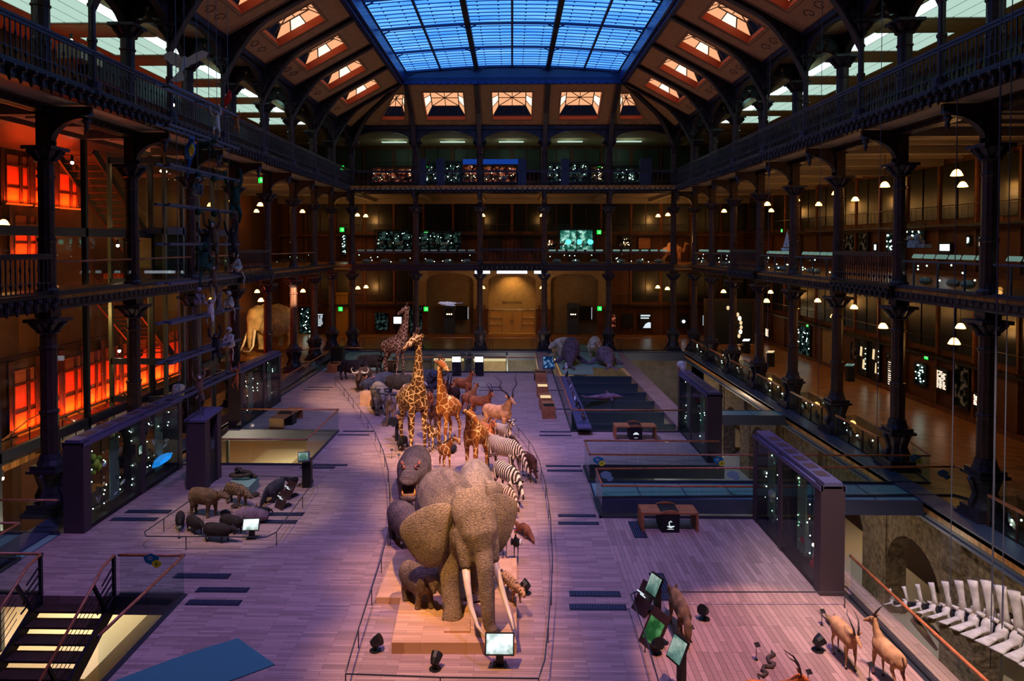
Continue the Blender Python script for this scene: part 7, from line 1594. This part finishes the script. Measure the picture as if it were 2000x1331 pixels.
# white sail boat model and pale ship models on the middle right gallery
r=thing('sail_boat_model','white model boat with a pointed sail on the right middle gallery','model boat',(0,0,0)); 
y,z=AX(1536,486,W+1); r.location=(W+1,y,z-.1); MB().loft([(0,-.8,.15),(0,-.4,0),(0,.4,0),(0,.8,.12)],[.03,.14,.14,.03],8).build('hull','bird_white',r,True); MB().prism([(-.5,.2),(.5,.2),(-.1,1.2)],-.01,.01,'x').build('sail','bird_white',r); MB().tube((0,-.1,0),(0,-.1,1.3),.02).build('mast','oak',r)
y,z=AX(1784,484,W+1); r=thing('ship_model','pale carved ship model on the right middle gallery','model boat',(W+1,y,z)); MB().box(-.15,.15,-1.0,1.0,0,.14).box(-.12,.12,-.6,.3,.14,.3).build('hull','pale_fur',r); MB().ball((0,-.3,.4),.16,8).ball((0,.3,.35),.13,8).build('cabin','pale_fur',r,True)
# ================= light =================
W_=bpy.data.worlds.new('world'); SC.world=W_; W_.use_nodes=True; W_.node_tree.nodes['Background'].inputs[0].default_value=(.01,.012,.03,1); W_.node_tree.nodes['Background'].inputs[1].default_value=.3
def lamp(name,ty,loc,energy,c,to=None,size=.3,spot=60,blend=.6):
    l=bpy.data.lights.new(name,ty); o=bpy.data.objects.new(name,l); COL.objects.link(o); o.location=loc; l.energy=energy; l.color=lin(c)[:3]
    if ty=='SPOT': l.spot_size=spot*pi/180; l.spot_blend=blend; l.shadow_soft_size=size
    elif ty=='POINT': l.shadow_soft_size=size
    if to is not None: o.rotation_euler=(Vector(to)-Vector(loc)).to_track_quat('-Z','Y').to_euler()
    return o
# theatre spots in the roof over the parade (warm), washes over the deck (violet)
lamp('parade_spot','SPOT',(-4,10,17.5),14500,(255,194,124),(-1.5,15.4,0),.2,21,.9)
lamp('parade_spot','SPOT',(3,12,17.5),18000,(255,194,128),(-1.7,19.2,0),.2,21,.9)
lamp('parade_spot','SPOT',(1.5,14,18.4),26000,(255,204,148),(-1.5,24.0,0),.25,21,.9)
lamp('parade_spot','SPOT',(2.5,18,18.4),22000,(255,200,142),(-2.2,30,0),.25,24,.9)
lamp('parade_spot','SPOT',(-8,17,18.4),20000,(255,208,156),(-4.0,31.5,0),.25,20,.8)
lamp('parade_spot','SPOT',(-5,24,18.6),30000,(255,212,164),(-8.6,41.5,0),.3,18,.7)
lamp('parade_spot','SPOT',(-3,28,18.8),15000,(255,206,170),(-8.0,47,3.4),.2,16,.8)
lamp('gull_fill_light','SPOT',(-1,36,18.8),5000,(255,220,190),(-4.8,50,5.5),.2,10,.8)  # unseen spot added only to brighten the gull
lamp('deck_wash','SPOT',(-5.5,14,20.3),8000,(182,150,255),(-7.2,21,0),.8,64,.8)
lamp('deck_wash','SPOT',(5,13,20.3),7500,(182,150,255),(4.2,20,0),.8,60,.8)
lamp('deck_wash','SPOT',(-1,27,20.6),13000,(172,150,255),(-1,38,0),.8,66,.8)
lamp('stand_spot','SPOT',(6,10,17),10500,(255,184,146),(6.2,14.6,0),.15,24,.25)
lamp('stand_spot','SPOT',(-12,16,17.6),5000,(255,232,170),(-8.9,23.2,0),.25,20,.5)
lamp('bone_spot','SPOT',(7,12,12),5200,(255,236,220),(11.2,17.5,-1.5),.1,50,.6)
lamp('mammoth_spot','SPOT',(-14.2,47,6.3),5000,(255,214,150),(-19.6,57.5,2.2),.12,30,.5)
for i,(X,Y,Z) in enumerate(PEN):
    lamp('pendant_light','POINT',(X,Y,Z-.35),(15 if abs(X)>20 else 36),(255,186,108),size=.2)
for x,y,z,h,l,w in LEFTL:
    o=lamp('shutter_light','AREA',(x+.02,y,z+.05),(190,100,90,14)[l],(255,64,14),to=(x-.3,y,z+h*.6)); o.data.shape='RECTANGLE'; o.data.size=w*.9; o.data.size_y=.08
lamp('niche_light','SPOT',(0,WY+.3,6.3),2400,(255,190,100),(0,WY+1.3,2.5),.1,110,.8)
lamp('bay_light','POINT',(-20.5,31.0,5.6),160,(255,200,120),size=.2)
lamp('bay_light','POINT',(-20.5,38.5,9.0),90,(255,190,120),size=.2)
for x,y,e in((-13.5,44,380),(-16,26,500),(-10,31,120),(-16,24,200),(0,54,700),(9,31,90),(12,27,70),(12.8,20,50),(11.3,52,200),(17,33,120)): lamp('lower_light','POINT',(x,y,-2.2),e,(255,228,192),size=.0)
for y in(20,30,40,50):
    for s_ in(-1,1): lamp('gallery_light','POINT',(s_*16.2,y,17.6),30,(190,255,240),size=.3)
lamp('camel_fill_light','POINT',(13.6,61.8,9.4),90,(255,190,120),size=.1)  # added point light that lifts the camel, no fixture here
for x in FX[:-1]: lamp('cove_light','POINT',(x+2.6,67.5,18.0),28,(200,240,215),size=.2)
for x in(-6.2,6.2): lamp('niche_light','SPOT',(x,WY-.2,6.6),160,(255,190,110),(x,WY+1.3,2.5),.1,110,.8)
SC.view_settings.view_transform='Standard'; SC.view_settings.look='None'; SC.view_settings.exposure=0; SC.view_settings.gamma=1; SC.view_settings.use_curve_mapping=False
SC.cycles.use_denoising=True; SC.cycles.max_bounces=5; SC.cycles.transparent_max_bounces=20; SC.cycles.diffuse_bounces=2; SC.cycles.glossy_bounces=2; SC.cycles.sample_clamp_indirect=4; SC.cycles.use_light_tree=True; SC.cycles.use_adaptive_sampling=True; SC.cycles.adaptive_threshold=.04; SC.cycles.caustics_reflective=False; SC.cycles.caustics_refractive=False
